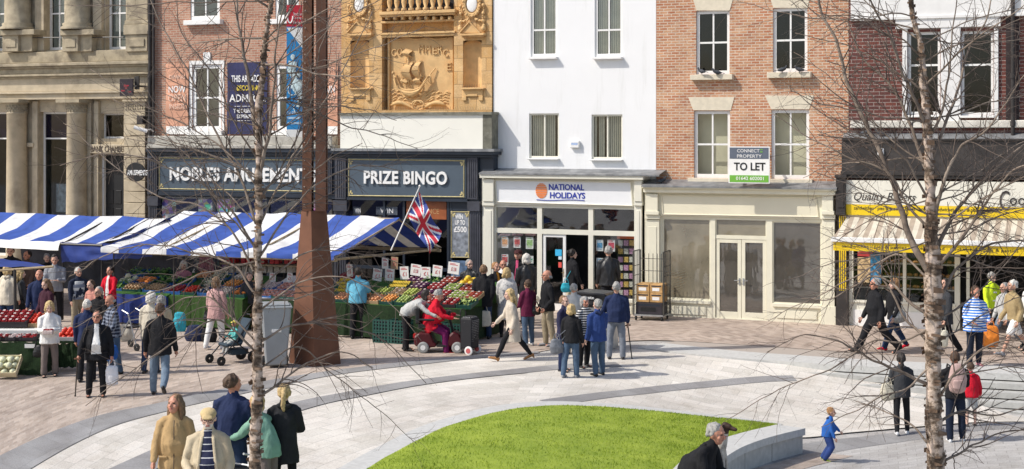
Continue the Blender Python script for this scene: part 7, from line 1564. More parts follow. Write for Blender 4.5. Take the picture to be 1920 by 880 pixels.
def stick(p, foot, label):
    p = Vector(p); o = empty('walking_stick', (foot.x, foot.y, foot.z), 0, label, 'walking stick'); q = p - Vector(o.location); b = MB(); b.tube([(0, 0, .01), tuple(q + Vector((0, 0, -.01)))], [.012, .014], 8); b.build('shaft', M_BLACKP, o)
    b = MB(); b.capsule([tuple(q + Vector((-.05, -.01, .0))), tuple(q + Vector((.05, .0, .01)))], [.016, .018], 8); b.build('handle', mat('stick_wood', (.12, .05, .02), .4), o); b = MB(); b.tube([(0, 0, 0), (0, 0, .03)], .018, 8); b.build('rubber_tip', M_BLACK, o)
STAND = ((2, 4, 4), (-3, 5, 4)); WALK = ((24, 6, 2), (-16, 22, 2)); WALKL = ((30, 4, 2), (-26, 20, 2)); WALKR = ((-16, 22, 2), (24, 6, 2)); STEP = ((-10, 24, 2), (10, 4, 2))
HOLD = ((18, 6, 78, 35), (16, 6, 80, 35)); POCK = ((-6, 14, 44, 25), (-6, 14, 44, 25))
# back rows, left
person(12, 626, 497, 165, 'woman in a cream hooded jacket at the far left stall, seen from behind', CREAMC, DJEANS, 'blond', 'bob', woman=True, hem=.2, hood=CREAMC, z=0, lean=6)
person(38, 622, 505, 120, 'person in a dark grey coat half hidden beside the cream jacket woman', CHAR, BLACKC, 'blond', 'long', woman=True, z=0)
person(20, 592, 462, 10, 'brown haired trader in shade under the left awning edge', BLACKC, BLACKC, 'brown', z=0); person(52, 590, 470, -30, 'dark haired trader in shade left of the yellow strip', BROWN, BLACKC, 'dark', z=0, woman=True)
person(88, 588, 476, 20, 'grey haired person in deep shade beneath the left awning', BLACKC, BLACKC, 'grey', z=0)
person(103, 604, 478, 10, 'young man in a grey top looking at his phone in shade', GREYC, BLACKC, 'dark', arms=((18, 6, 78, 35), (16, 6, 80, 35)), z=0, pitch=15)
person(74, 640, 506, 5, 'older ruddy man in a navy blue fleece behind the plum coat woman', NAVYC, DJEANS, 'grey', 'bald', sk=SK2, z=0, hem=.16, hat=None)
person(88, 652, 524, -35, 'woman in a dark plum coat with long brown hair looking down', DKMAR, BLACKC, 'lbrown', 'long', woman=True, hem=.3, pitch=18, z=0, flare=0)
person(146, 622, 502, 40, 'grey haired man in a navy and white striped sweater and khaki trousers', fabric('navy_sleeve', (.02, .025, .045)), KHAKI, 'white', vest=SWT, hem=.02, z=0, shoes='grey')
person(207, 612, 500, -25, 'woman in a red zip jacket serving behind the potatoes', REDC, BLACKC, 'dark', 'bun', woman=True, shirt=WHITEC, arms=((22, 8, 40, 10), (26, 12, 30, 0)), z=0)
person(178, 640, 525, -40, 'balding man in a red and white top stooping at the vegetable stall', fabric('red_white', (.55, .25, .2)), BROWN, 'brown', 'short', lean=12, z=0, pitch=15)
person(188, 668, 538, -30, 'man with white hair and glasses in a dark jacket behind the check shirt', BLACKC, BLACKC, 'grey', 'short', glasses=True, z=0, lean=6)
person(163, 716, 562, 185, 'white haired man in a dark navy jacket seen from behind, near the peppers', NAVYC, BLACKC, 'white', 'short', hem=.16)
person(93, 707, 566, 15, 'woman in a white jacket holding strawberries in front of the green stall', WHITEC, TAUPE, 'blond', 'wavy', woman=True, hem=.16, arms=((14, 8, 82, 40), (14, 8, 86, 40)), pitch=20, fat=1.12, flare=1, hood=WHITEC)
h = LASTP['hands']; pn = empty('strawberry_punnet', (h[0] + h[1]) / 2 + Vector((0, -.05, -.02)), 0, 'punnet of strawberries held in both hands by the woman in white', 'punnet'); mb = MB(); mb.box(-.1, .1, -.06, .06, -.05, .03); mb.build('tub', C_PKT, pn, bevel=.01); mb = MB(); [mb.ball((random.uniform(-.08, .08), random.uniform(-.05, .05), .04), .022, 6, 4) for _ in range(22)]; mb.build('strawberries', C_RA, pn, smooth=True)
bag(LASTP['sh'][0] + Vector((-.08, .05, -.42)), .24, .22, .12, M_BLACK, 'black shoulder bag at the hip of the woman in the white jacket', strap=LASTP['sh'][0] + Vector((0, 0, .07)))
person(213, 702, 553, -55, 'bald man in a dark checked shirt and jeans looking down', PLD, JEANS, 'grey', 'bald', hem=.12, pitch=22, arms=((14, 8, 40, 10), (10, 8, 30, 0)), lean=6, sk=SK2)
bag(LASTP['hands'][1] + Vector((.12, .05, -.0)), .34, .26, .16, BRTBL, 'bright blue carrier bag beside the man in the checked shirt')
bag(LASTP['hands'][0] + Vector((.16, .2, -.16)), .26, .30, .14, fabric('patterned_sack', (.5, .42, .3), 'floral', (.2, .1, .05), .05), 'brown and white patterned sack low beside the checked shirt man')
person(182, 744, 583, 10, 'stout man with glasses in a dark jacket and white shirt leaning on a stick', BLACKC, BLACKC, 'brown', glasses=True, shirt=WHITEC, shirtw=1.35, fat=1.22, hem=.18, arms=((14, 16, 12, -6), (4, 14, 8, 0)), sk=SK2, legp=((2, 3, 8), (2, 4, 4)), yaw=-8)
h = [Vector(q) for q in LASTP['hands']]; f0 = G(141, 744); stick(h[0] + Vector((0, -.02, .02)), f0, 'black walking stick planted beside the stout man in a white shirt')
bag(h[1] + Vector((0, 0, .02)), .26, .34, .14, mat('white_plastic_bag', (.72, .72, .74), .4, .1), 'white plastic carrier bag in the hand of the stout man with the stick')
# couple and the man walking away
person(283, 700, 548, 176, 'grey haired person in a cream cardigan seen from behind', CREAMC, DJEANS, 'white', 'wavy', woman=True, hem=.2, fat=1.1); person(302, 690, 555, 190, 'curly grey haired woman in pale knitwear behind the black hooded man', STONEC, GREYC, 'grey', 'wavy', woman=True)
person(300, 741, 569, 184, 'man in a black jacket and faded jeans walking away from the camera', BLACKC, PALEJ, 'brown', 'short', hem=.16, legp=((-14, 34, 5), (6, 3, 5)), arms=((2, 12, 16, 0), (-4, 12, 18, 0)), fat=1.12, collar=True)
person(344, 600, 490, 10, 'white haired woman in a rose floral blouse choosing vegetables', FLK, BLACKC, 'white', 'wavy', woman=True, arms=((26, 8, 50, 10), (20, 8, 60, 30)), z=0, hem=.1)
person(405, 655, 520, 160, 'woman in a pink patterned blouse and white trousers beside the pushchair', FLP, WHITEC, 'lbrown', 'bob', woman=True, hem=.2, fat=1.1, shoes='white', legp=((8, 4, 4), (-12, 8, 6)), z=0)
bag(LASTP['hip'] + Vector((-.2, 0, .12)), .2, .2, .1, M_BLACK, 'small black shoulder bag at the hip of the pink bloused woman', strap=LASTP['sh'][0])
pcl = bpy.data.objects['pushchair'].location
person(0, 0, 0, -50, 'toddler in a yellow hat and teal coat sitting in the pushchair', fabric('teal_cloth', (.12, .45, .42)), LGREY, 'blond', 'short', tall=.86, D=pcl.y + .03, z=0, hat=fabric('yellow_hat', (.65, .55, .12)), seat=.50, legp=((75, 60, 6), (75, 60, 6)), arms=((30, 8, 50, 10), (30, 8, 50, 10)), shoes='grey', hem=.02)
k_ = [o for o in COL.objects if o.get('label', '').startswith('toddler in a yellow')][0]; k_.location.x = pcl.x + .05; k_.location.y = pcl.y + .02
person(468, 618, 512, 10, 'trader in dark clothes behind the meat packs, beside the birch', CHAR, BLACKC, 'brown', z=0); person(655, 600, 470, 5, 'trader in a red top deep in the shade of the fruit stall', fabric('dull_red_cloth', (.25, .04, .05)), BLACKC, 'dark', z=0, D=39.6, tall=1.6)
person(671, 635, 502, 176, 'man in an aqua short sleeved shirt and black trousers at the fruit stall', AQUA, BLACKC, 'dark', 'short', sleeve='short', hem=.06, arms=((24, 12, 46, 20), (16, 14, 30, 0)), z=0, fat=1.18, sk=SK1, lean=6)
person(881, 612, 475, -25, 'grey haired man with glasses in a black leather jacket behind the fruit', mat('black_leather', (.02, .02, .021), .45, .2, 9), BLACKC, 'grey', 'short', glasses=True, z=0, D=39.0, tall=1.72, yaw=50)
# scooter pair
ml = bpy.data.objects['mobility_scooter'].location
person(0, 0, 0, 88, 'person in a red coat and purple trousers seated on the mobility scooter', REDC, fabric('purple_trousers', (.14, .01, .08)), 'grey', 'short', D=ml.y, z=0, tall=1.72, seat=.66, lean=18, legp=((62, 58, 6), (66, 60, 6)), arms=((42, 8, 38, 8), (46, 8, 36, 8)), hem=.14, fat=1.35, pitch=25, shoes='red', baggy=1.2)
k_ = [o for o in COL.objects if o.get('label', '').startswith('person in a red coat and purple')][0]; k_.location.x = ml.x - .20
person(762, 658, 552, 78, 'grey haired person in a pale grey jacket bending over the scooter rider', LGREY, BLACKC, 'dark', 'wavy', lean=58, tall=1.66, legp=((4, 4, 4), (-3, 5, 4)), arms=((52, 8, 14, 0), (46, 8, 20, 0)), hem=.08, fat=1.1, pitch=-20)
mb = MB()
for s in (-1, 1): mb.tube([(s * .155, 0, .95), (s * .15, -.005, .5), (s * .135, 0, .1)], .012, 4)
mb.build('red_trouser_stripe', MATS['dull_red_cloth'], [o for o in COL.objects if o.get('label', '').startswith('grey haired person in a pale grey jacket bend')][0])
# shoppers by the travel agent
person(907, 636, 497, 170, 'tall man in a black jacket holding a cream tote behind his back', BLACKC, DJEANS, 'lbrown', 'short', hem=.16, arms=((-14, 4, 16, 20), (-14, 4, 16, 20)), z=0, fat=1.08)
bag((LASTP['hands'][0] + LASTP['hands'][1]) / 2 + Vector((.02, -.06, .05)), .36, .36, .1, mat('cream_canvas', (.66, .62, .50), .8, .08), 'cream cotton tote bag held by the tall man in black')
person(929, 618, 492, 40, 'man with an orange collar between the black jackets', BLACKC, BLACKC, 'ginger', 'short', z=0, shirt=fabric('orange_cloth', (.6, .25, .03))); person(943, 612, 488, 10, 'bald man with glasses and a red face behind the blonde woman', WHITEC, BLACKC, 'grey', 'bald', glasses=True, z=0, shirt=WHITEC, sk=SK2)
person(950, 632, 503, 172, 'blonde woman in a navy and white patterned dress seen from behind', FLW, BLACKC, 'blond', 'bob', woman=True, hem=.48, z=0, fat=1.12, bottom='leggings', flare=1)
person(972, 602, 468, -20, 'person in a dark cap and pink scarf outside the travel window', BLACKC, BLACKC, 'dark', 'short', z=0, hat=fabric('cap_dark_red', (.06, .02, .02)), shirt=fabric('pink_scarf', (.55, .08, .18)))
person(987, 606, 477, 200, 'white haired person in a black leather jacket facing the travel window', MATS['black_leather'], BLACKC, 'white', 'wavy', z=0, hem=.2)
person(962, 677, 537, -82, 'blonde woman in a cream coat and tan boots striding left', fabric('pale_trench', (.56, .49, .40)), BLACKC, 'blond', 'long', woman=True, hem=.42, legp=((-24, 14, 2), (32, 8, 2)), arms=((26, 8, 22, 0), (-14, 8, 30, 0)), bottom='leggings', shoes='tan', lean=8, pitch=8, baggy=.9)
person(990, 648, 525, -150, 'woman in a maroon quilted jacket and jeans with a dark bag', MAROON, JEANS, 'brown', 'short', woman=True, z=0, hem=.16, shoes='white', arms=((8, 8, 30, 0), (10, 8, 60, 10)))
bag(LASTP['hip'] + Vector((.18, -.05, .22)), .3, .16, .12, M_BLACK, 'dark blue handbag at the hip of the woman in maroon', strap=LASTP['sh'][0])
person(1027, 650, 507, -70, 'bald grey haired man in a black jacket and khaki trousers', BLACKC, KHAKI, 'grey', 'bald', z=0, shoes='grey', hem=.12, arms=POCK, glasses=True)
person(1072, 592, 468, 115, 'woman in dark clothes with a blue strap in the travel shop doorway', BLACKC, CREAMC, 'dark', 'bun', woman=True, z=0, lean=3)
bag(LASTP['hip'] + Vector((-.16, -.14, .06)), .3, .22, .12, fabric('turquoise_bag', (.04, .38, .48)), 'turquoise bag at the shop doorway on a long blue strap', strap=LASTP['sh'][0])
person(1141, 598, 462, 184, 'grey haired man in a black leather jacket reading the travel window', MATS['black_leather'], BLACKC, 'grey', 'short', z=0, hem=.14, arms=((0, 8, 26, 0), (0, 8, 26, 0)), fat=1.1)
# talking group
person(1076, 664, 532, 175, 'person in a light grey jacket behind the talking group', LGREY, STONEC, 'grey', 'short', z=0, hem=.12); person(1057, 697, 555, 55, 'man in a navy suit at the left of the talking group', fabric('navy_suit', (.03, .03, .065)), NAVYC, 'lbrown', 'short', hem=.14, shirt=WHITEC)
person(1071, 709, 571, 160, 'woman in a black jacket and skinny jeans at the front of the group', BLACKC, JEANS, 'blond', 'bob', woman=True, hem=.10, shoes='grey', legp=((6, 6, 3), (-8, 8, 6)))
bag(LASTP['sh'][1] + Vector((-.06, -.1, -.25)) + Vector((-.1, 0, 0)), .30, .26, .14, mat('grey_leather', (.14, .15, .17), .4), 'dark grey leather shoulder bag of the woman in skinny jeans', strap=LASTP['sh'][0])
person(1096, 690, 557, 30, 'woman in a black and white striped top inside the talking group', BWS, BLACKC, 'grey', 'bob', woman=True, hem=.14)
person(1121, 705, 561, -150, 'man in a royal blue jacket and jeans, back to the camera', ROYAL, JEANS, 'grey', 'short', hem=.14, arms=((20, 10, 50, 0), (-2, 8, 20, 0)), fat=1.12, hood=NAVYC)
bag(LASTP['hands'][0] + Vector((.0, 0, .04)), .26, .3, .12, M_BLACK, 'black carrier bag between the blue jacket man and the man with the stick')
person(1156, 675, 529, 178, 'heavy man in a navy sweater and grey trousers leaning on a stick', NAVYC, TROUG, 'grey', 'short', hem=.08, fat=1.22, arms=((4, 8, 14, 0), (10, 18, 4, -6)), legp=((2, 4, 6), (4, 6, 8)))
h = [Vector(q) for q in LASTP['hands']]; hh_ = max(h, key=lambda v: v.x); stick(hh_, G(1185, 674), 'brown walking stick of the heavy man in the navy sweater')
# right side
person(1642, 664, 515, -78, 'grey haired man in a black coat walking left past the bakery', BLACKC, BLACKC, 'grey', 'short', z=0, hem=.22, legp=WALKL, arms=((10, 6, 24, 0), (-10, 6, 20, 0)), fat=1.12, flare=1, baggy=1.1)
person(1677, 657, 520, -75, 'blonde woman in a black jacket and blue jeans with red shoes', BLACKC, DJEANS, 'ginger', 'wavy', z=0, woman=True, hem=.16, legp=((-18, 16, 2), (26, 8, 2)), shoes='red')
bag(LASTP['hip'] + Vector((.05, -.22, .20)), .34, .24, .14, mat('silver_bag', (.33, .32, .30), .35, .3, 20, metal=.3), 'silver grey handbag carried by the woman in blue jeans', strap=LASTP['sh'][1])
person(1773, 666, 520, -80, 'person in dark clothes passing behind the right birch trunk', CHAR, BLACKC, 'dark', 'short', z=0, hem=.2, legp=((-20, 14, 2), (28, 6, 2)))
bag(LASTP['hands'][1], .24, .36, .1, MATS['cream_canvas'], 'pale bag hanging beside the person behind the right birch trunk')
person(1828, 688, 537, 6, 'stout woman in a blue and white striped top and dark cropped trousers', STR, fabric('dark_navy_cloth', (.012, .017, .03)), 'brown', 'short', z=0, woman=True, hem=.16, fat=1.3, arms=((8, 16, 62, 25), (8, 16, 62, 25)), shoes='pink', pitch=14, bottom='trousers')
person(1858, 636, 511, 30, 'person in a yellow high visibility jacket in front of the bakery door', HIVIS, BLACKC, 'grey', 'short', z=0, hem=.14, pitch=20, vest=None)
lo = LASTP; mb = MB(); [mb.tube([(-.20, 0, z_), (0, -.17, z_), (.20, 0, z_), (0, .17, z_), (-.2, 0, z_)], .02, 5) for z_ in (.95, 1.15)]; mb.build('reflective_band', mat('grey_reflective', (.4, .42, .42), .4), [o for o in COL.objects if o.get('label', '').startswith('person in a yellow high')][0])
bag(LASTP['hands'][0], .26, .3, .14, M_BLACK, 'black bag hanging between the high visibility jacket and the beige jacket')
person(1884, 655, 524, -70, 'person in a pale grey shirt walking beside the beige jacket man', LGREY, PALEJ, 'grey', 'short', z=0, legp=WALKL)
person(1903, 668, 520, -78, 'old man in a beige jacket and white shorts walking left', OLIVE, WHITEC, 'white', 'short', z=0, bottom='shorts', hem=.08, legp=((-22, 18, 2), (28, 4, 2)), arms=((6, 6, 26, 0), (-16, 6, 40, 0)), shoes='grey', lean=6, sk=SK1)
bag(LASTP['hands'][0] + Vector((-.15, .1, .02)), .4, .42, .2, mat('orange_plastic_bag', (.80, .25, .03), .4, .15), 'bright orange carrier bag beside the man in white shorts')
person(1934, 660, 520, -75, 'person in dark trousers cut by the right photo edge', WHITEC, NAVYC, 'brown', 'short', z=0)
person(1690, 816, 662, 172, 'woman in a dark hoodie and leggings walking away with a cream bag', CHAR, BLACKC, 'dark', 'pony', woman=True, hem=.12, bottom='leggings', legp=((8, 4, 5), (-10, 12, 3)), hood=CHAR, shoes='white', arms=((6, 10, 60, 30), (6, 10, 60, 30)))
bag(LASTP['sh'][1] + Vector((-.10, -.05, -.10)), .30, .26, .16, mat('cream_leather', (.50, .46, .36), .5, .1), 'cream shoulder bag on the left side of the woman in the hoodie', strap=LASTP['sh'][0])
person(1791, 829, 660, 176, 'boy in a black hoodie and tracksuit walking away with a backpack', BLACKC, fabric('tracksuit_navy', (.012, .018, .035)), 'brown', 'short', hem=.08, hood=BLACKC, shoes='white', legp=((4, 4, 6), (-4, 6, 4)), arms=((20, 8, 60, 20), (20, 8, 60, 20)))
b_ = empty('backpack', LASTP['back'], R(176), 'pink and brown patterned backpack on the boy in the black hoodie', 'backpack'); mb = MB(); mb.capsule([(0, .03, -.2), (0, .05, 0), (0, .03, .2)], [(.15, .08), (.17, .10), (.12, .07)], 14); link(remesh(mb, .012, 1), 'pouch', fabric('camo_pink', (.45, .31, .28), 'floral', (.12, .07, .06), .09), b_)
mb = MB(); mb.capsule([(0, .12, -.16), (0, .13, -.04)], [(.11, .04), (.11, .04)], 10); link(remesh(mb, .012, 1), 'front_pocket', MATS['camo_pink'], b_); mb = MB(); [mb.tube([(s * .1, -.02, .2), (s * .13, -.2, .22), (s * .14, -.26, .05), (s * .12, -.02, -.18)], .016, 5) for s in (-1, 1)]; mb.build('strap', M_BLACK, b_)
person(1820, 801, 681, 178, 'child in a red anorak and pale grey shorts beside the boy with a backpack', REDC, LGREY, 'brown', 'short', bottom='shorts', hem=.12, hood=REDC, shoes='black', fat=1.2, arms=((4, 16, 20, 0), (4, 16, 20, 0)))
person(1551, 866, 765, 78, 'toddler in a bright blue coat and lime shoes running right', BRTBL, ROYAL, 'ginger', 'short', hem=.10, hood=NAVYC, shoes='lime', legp=((20, 50, 6), (12, 44, 6)), arms=((10, 16, 14, 0), (34, 26, 8, 0)), lean=12, fat=1.35, baggy=1.4)
# foreground left
person(328, 978, 740, 8, 'long haired woman in a tan parka looking up to the left', TAN, BLACKC, 'lbrown', 'long', woman=True, hem=.20, hood=TAN, yaw=-28, pitch=-8, fat=1.12, arms=((4, 14, 22, 0), (4, 12, 20, 0)), baggy=1.0)
person(391, 1027, 765, 6, 'bearded old man in a flat cap, stone jacket and pinstriped shirt', STONEC, BEIGE, 'white', 'bald', hem=.16, shirt=NVS, shirtw=1.45, fat=1.22, hat=fabric('tan_cap', (.55, .42, .22)), beard=True, glasses=True, arms=((10, 14, 60, 20), (6, 12, 28, 0)), pitch=10)
person(436, 953, 702, 172, 'man in a navy fleece and jeans seen from behind, left of the birch', NAVYC, DJEANS, 'brown', 'short', hem=.04, fat=1.12, yaw=-35, sk=SK2)
person(503, 958, 765, -118, 'woman in a mint green cardigan pushing a walker behind the birch', MINT, TAUPE, 'blond', 'bob', woman=True, lean=22, tall=1.55, hem=.12, arms=((48, 10, 26, 0), (44, 10, 28, 0)), fat=1.12, flare=1)
person(533, 947, 721, 186, 'woman with a blonde ponytail in a long black coat walking away', fabric('black_raincoat', (.022, .023, .026)), BLACKC, 'blond', 'pony', woman=True, hem=.32, hood=MATS['black_raincoat'], bottom='leggings', arms=((8, 14, 70, 30), (8, 14, 70, 30)), flare=1)
# wheeled walker held by the woman in mint
p = G(440, 975); wk = empty('wheeled_walker', (p.x, p.y, p.z), R(150), 'grey wheeled walker with a black bag behind the birch trunk', 'walker'); mb = MB()
for s in (-.25, .25): mb.tube([(s, -.3, .1), (s, -.05, .85), (s, .12, .9)], .016, 6); mb.tube([(s, .28, .1), (s, -.1, .7)], .016, 6)
mb.tube([(-.25, -.1, .7), (.25, -.1, .7)], .014, 6); mb.build('frame', M_STEEL, wk); mb = MB(); mb.box(-.2, .2, -.2, .08, .42, .66); mb.build('bag', M_BLACK, wk, bevel=.03)
for x, y in ((-.25, -.3), (.25, -.3), (-.25, .28), (.25, .28)): mb = MB(); wheel(mb, (x, y, .1), .1, .04, 'x'); mb.build('wheel', M_BLACK, wk)
# seated man and dog on the seat wall
sw_ = path(gp([(1300, 960), (1340, 925), (1380, 898), (1418, 880)]), 10)[2]
g0 = G(1325, 935)
person(0, 0, 0, 60, 'grey haired man in a black hoodie sitting on the seat wall with a dog', BLACKC, DJEANS, 'grey', 'short', D=21.0, z=tlow(2.8, 21.0), tall=1.95, seat=.44, lean=34, legp=((80, 70, 8), (78, 72, 8)), arms=((14, 8, 62, 20), (14, 8, 50, 20)), hem=.08, hood=BLACKC, pitch=8, fat=1.3, sk=SK2)
k_ = [o for o in COL.objects if o.get('label', '').startswith('grey haired man in a black hoodie')][0]; k_.location.x = (1294 - CX) * k_.location.y / FPX
DOGF = mat('dog_white_speckled', (.50, .46, .40), .8, .2, 10, stain=(.05, .03, .022), stain_scale=14); DOGB = mat('dog_brown', (.045, .022, .014), .6, .2, 9)
dp_ = Vector(((1350 - CX) * 21.2 / FPX, 21.2, tlow(2.95, 21.2) + .44)); dg = MB()
dg.capsule([(-.16, 0, .14), (-.05, 0, .30), (.02, 0, .46), (.06, 0, .56)], [(.11, .13), (.12, .12), (.095, .09), (.06, .06)], 12, ref=(0, 1, 0)); dg.capsule([(.05, 0, .52), (.09, 0, .66)], [.06, .05], 10)
dg.capsule([(.08, 0, .70), (.13, 0, .695)], [.062, .05], 10); dg.capsule([(.13, 0, .685), (.23, 0, .665)], [.038, .028], 10)
for s in (-1, 1):
    dg.capsule([(.02, s * .06, .38), (.07, s * .06, .20), (.08, s * .06, .02)], [.045, .028, .022], 8); dg.capsule([(.08, s * .06, .015), (.13, s * .06, .012)], [.022, .02], 8)
    dg.capsule([(-.16, s * .08, .12), (-.02, s * .11, .14), (-.08, s * .11, .03)], [.07, .045, .022], 8); dg.capsule([(-.08, s * .11, .02), (.02, s * .11, .015)], [.022, .02], 8); dg.capsule([(.07, s * .062, .72), (.06, s * .075, .62)], [(.012, .035), (.01, .03)], 8)
dg.capsule([(-.2, 0, .06), (-.32, 0, .03)], [.022, .012], 8)
me = remesh(dg, .009, 1); do = link(me, 'dog', [DOGF, DOGB]); 
for pl in me.polygons:
    if pl.center.z > .60 or (pl.center.x < -.08 and .15 < pl.center.z < .3): pl.material_index = 1
do.location = dp_; do.rotation_euler = (0, 0, R(-28)); tag(do, 'brown and white speckled pointer dog sitting beside the man on the wall', 'dog')
mb = MB(); mb.tube([(.055 + .058 * math.cos(a * .5), .058 * math.sin(a * .5), .555 + .01 * math.cos(a * .5)) for a in range(14)], .008, 5); mb.build('collar', MATS['red_cloth'], do)

# bags set down by the stalls
for px, py, w, h_, m_, lb in ((337, 622, .34, .42, fabric('turquoise_bag', (.04, .38, .48)), 'turquoise shopping bag standing in front of the radishes'), (365, 640, .5, .3, NAVYC, 'dark navy holdall on the ground under the vegetable table'), (392, 642, .4, .28, BLACKC, 'black bag on the ground left of the pink bloused woman'), (236, 640, .36, .34, fabric('cream_sack', (.5, .46, .38)), 'cream sack on the ground under the blue skirted table'), (520, 684, .42, .2, BLACKC, 'black bin bag at the foot of the wheelie bin')):
    g_ = flat(px, py); bag(Vector((g_.x, g_.y, h_ + .17)), w, h_, w * .6, m_, lb, handles=False)
p = flat(250, 655); rl_ = empty('wheeled_walker', (p.x, p.y, 0), R(60), 'silver wheeled walker parked beside the blue skirted vegetable table', 'walker'); mb = MB()
for s in (-.22, .22): mb.tube([(s, -.32, .1), (s, -.05, .85), (s, .14, .92)], .016, 6); mb.tube([(s, .3, .1), (s, -.1, .72)], .016, 6)
mb.tube([(-.22, -.1, .7), (.22, -.1, .7)], .014, 6); mb.build('frame', M_STEEL, rl_); mb = MB(); mb.box(-.19, .19, -.1, .12, .5, .53); mb.build('seat', M_BLACK, rl_)
for x, y in ((-.22, -.32), (.22, -.32), (-.22, .3), (.22, .3)): mb = MB(); wheel(mb, (x, y, .09), .09, .03, 'x'); mb.build('wheel', M_BLACK, rl_)
# ---------------------------------------------------------------- birches
def barkmat():
    m = bpy.data.materials.new('birch_bark'); m.use_nodes = True; n = m.node_tree.nodes; l = m.node_tree.links; b = n['Principled BSDF']; tc = n.new('ShaderNodeTexCoord')
    mp = n.new('ShaderNodeMapping'); mp.inputs['Scale'].default_value = (1, 1, 1.5); l.new(tc.outputs['Object'], mp.inputs[0])
    a = n.new('ShaderNodeTexNoise'); a.inputs['Scale'].default_value = 5; a.inputs['Detail'].default_value = 8; a.inputs['Roughness'].default_value = .68; l.new(mp.outputs[0], a.inputs['Vector'])
    r = n.new('ShaderNodeValToRGB'); e = r.color_ramp.elements; e[0].position = .40; e[0].color = (.055, .035, .022, 1); e[1].position = .62; e[1].color = (.64, .50, .40, 1); q = e.new(.47); q.color = (.17, .12, .08, 1); q = e.new(.53); q.color = (.46, .36, .28, 1)
    l.new(a.outputs['Fac'], r.inputs[0]); l.new(r.outputs[0], b.inputs['Base Color']); b.inputs['Roughness'].default_value = .85
    bp = n.new('ShaderNodeBump'); bp.inputs['Strength'].default_value = .8; bp.inputs['Distance'].default_value = .03; l.new(a.outputs['Fac'], bp.inputs['Height']); l.new(bp.outputs[0], b.inputs['Normal']); return m
M_BARK = barkmat(); M_LIMB = mat('limb_bark', (.20, .155, .12), .85, .45, 7, stain=(.42, .35, .28), stain_scale=5); M_TWIG = mat('twig_bark', (.12, .09, .072), .8, .45, 6)
def birch(label, D, trunk, limbs, seed, ntw, reach, name='birch_tree'):
    rg = random.Random(seed); base = P3(trunk[0][0], 0, D); tz_ = tlow(base.x, D)
    t = empty(name, (base.x, D, tz_), 0, label, 'tree', 'bare river birches close to the camera'); O = Vector(t.location)
    pt = lambda x, y, dd=0: Vector(P3(x, y, D + dd)) - O
    # trunk, uneven and flaky
    pts = []; rad = []; ctrl = [Vector((0, 0, -.05)), Vector((.01, 0, .9))] + [pt(x, y) for x, y, _ in trunk]; rr = [trunk[0][2] / 2 * D / FPX * 1.25, trunk[0][2] / 2 * D / FPX * 1.1] + [w / 2 * D / FPX for _, _, w in trunk]
    for i in range(len(ctrl) - 1):
        n_ = max(2, int((ctrl[i + 1] - ctrl[i]).length / .035))
        for k in range(n_): s_ = k / n_; p = ctrl[i].lerp(ctrl[i + 1], s_); pts.append(p + Vector((noise.noise(p * 2), noise.noise(p * 2 + Vector((5, 0, 0))), 0)) * .03); rad.append((rr[i] * (1 - s_) + rr[i + 1] * s_) * (1 + .10 * noise.noise(Vector((p.z * 7, seed, 0)))))
    mb = MB(); mb.tube(pts, rad, 16); mb.v = [tuple(Vector(v) + Vector((noise.noise(Vector(v) * 14), noise.noise(Vector(v) * 14 + Vector((9, 0, 0))), 0)) * .016) for v in mb.v]
    tr = mb.build('trunk', M_BARK, t, smooth=True)
    fl = MB()   # curling flakes of bark
    for k in range(620):
        i = rg.randrange(4, len(pts) - 2); a = rg.uniform(0, 2 * PI); r_ = rad[i]; c = pts[i] + Vector((math.cos(a), math.sin(a), 0)) * r_ * 1.0; tn = Vector((-math.sin(a), math.cos(a), 0)); o_ = Vector((math.cos(a), math.sin(a), 0)); s_ = rg.uniform(.010, .045) * (.5 + r_ * 7); h_ = s_ * rg.uniform(.5, 1.4)
        p0, p1 = c - tn * s_, c + tn * s_; lift = o_ * s_ * rg.uniform(.25, .9); fl.add([tuple(p0), tuple(p0 + Vector((0, 0, h_))), tuple(p1 + Vector((0, 0, h_ * rg.uniform(.5, 1))) + lift), tuple(p1 + lift + Vector((0, 0, rg.uniform(-.01, .01))))], [(0, 1, 2, 3)])
    fl.build('peeling_bark', mat('peeling_bark', (.15, .095, .06), .85, .5, 9, stain=(.42, .32, .24), stain_scale=6), tr)
    lm = MB(); tw = MB()
    def curve(p0, d0, ln, r0, r1, grav, seg, wig):
        out = [Vector(p0)]; d = Vector(d0).normalized(); rs = [r0]
        for k in range(seg): d = (d + Vector((rg.uniform(-wig, wig), rg.uniform(-wig, wig), rg.uniform(-wig, wig) + grav))).normalized(); out.append(out[-1] + d * ln / seg); rs.append(r0 + (r1 - r0) * (k + 1) / seg)
        return out, rs
    def twigs(line, rs, lvl, dens, lmax):
        tot = sum((b - a).length for a, b in zip(line, line[1:])); n_ = max(1, int(tot * dens))
        for _ in range(n_):
            s_ = rg.uniform(.12, 1) * (len(line) - 1); i = min(int(s_), len(line) - 2); p = line[i].lerp(line[i + 1], s_ - i); d = (line[i + 1] - line[i]).normalized()
            sd = Vector((rg.uniform(-1, 1), rg.uniform(-.6, .6), rg.uniform(-.8, .8))); sd = (sd - d * sd.dot(d)).normalized(); nd = (d * rg.uniform(.6, 1.1) + sd * rg.uniform(.5, .9)).normalized(); L_ = lmax * rg.uniform(.35, 1) * (1 - .4 * s_ / len(line)); r0 = min(rs[i] * .55, [.0066, .0043, .0031][lvl])
            ln, r2 = curve(p, nd, L_, r0, r0 * .45, rg.uniform(-.10, .06), [9, 7, 4][lvl], .16); tw.tube(ln, r2, 4 if lvl == 0 else 3, cap=False)
            if lvl < 2: twigs(ln, r2, lvl + 1, [8, 6][lvl], L_ * .55)
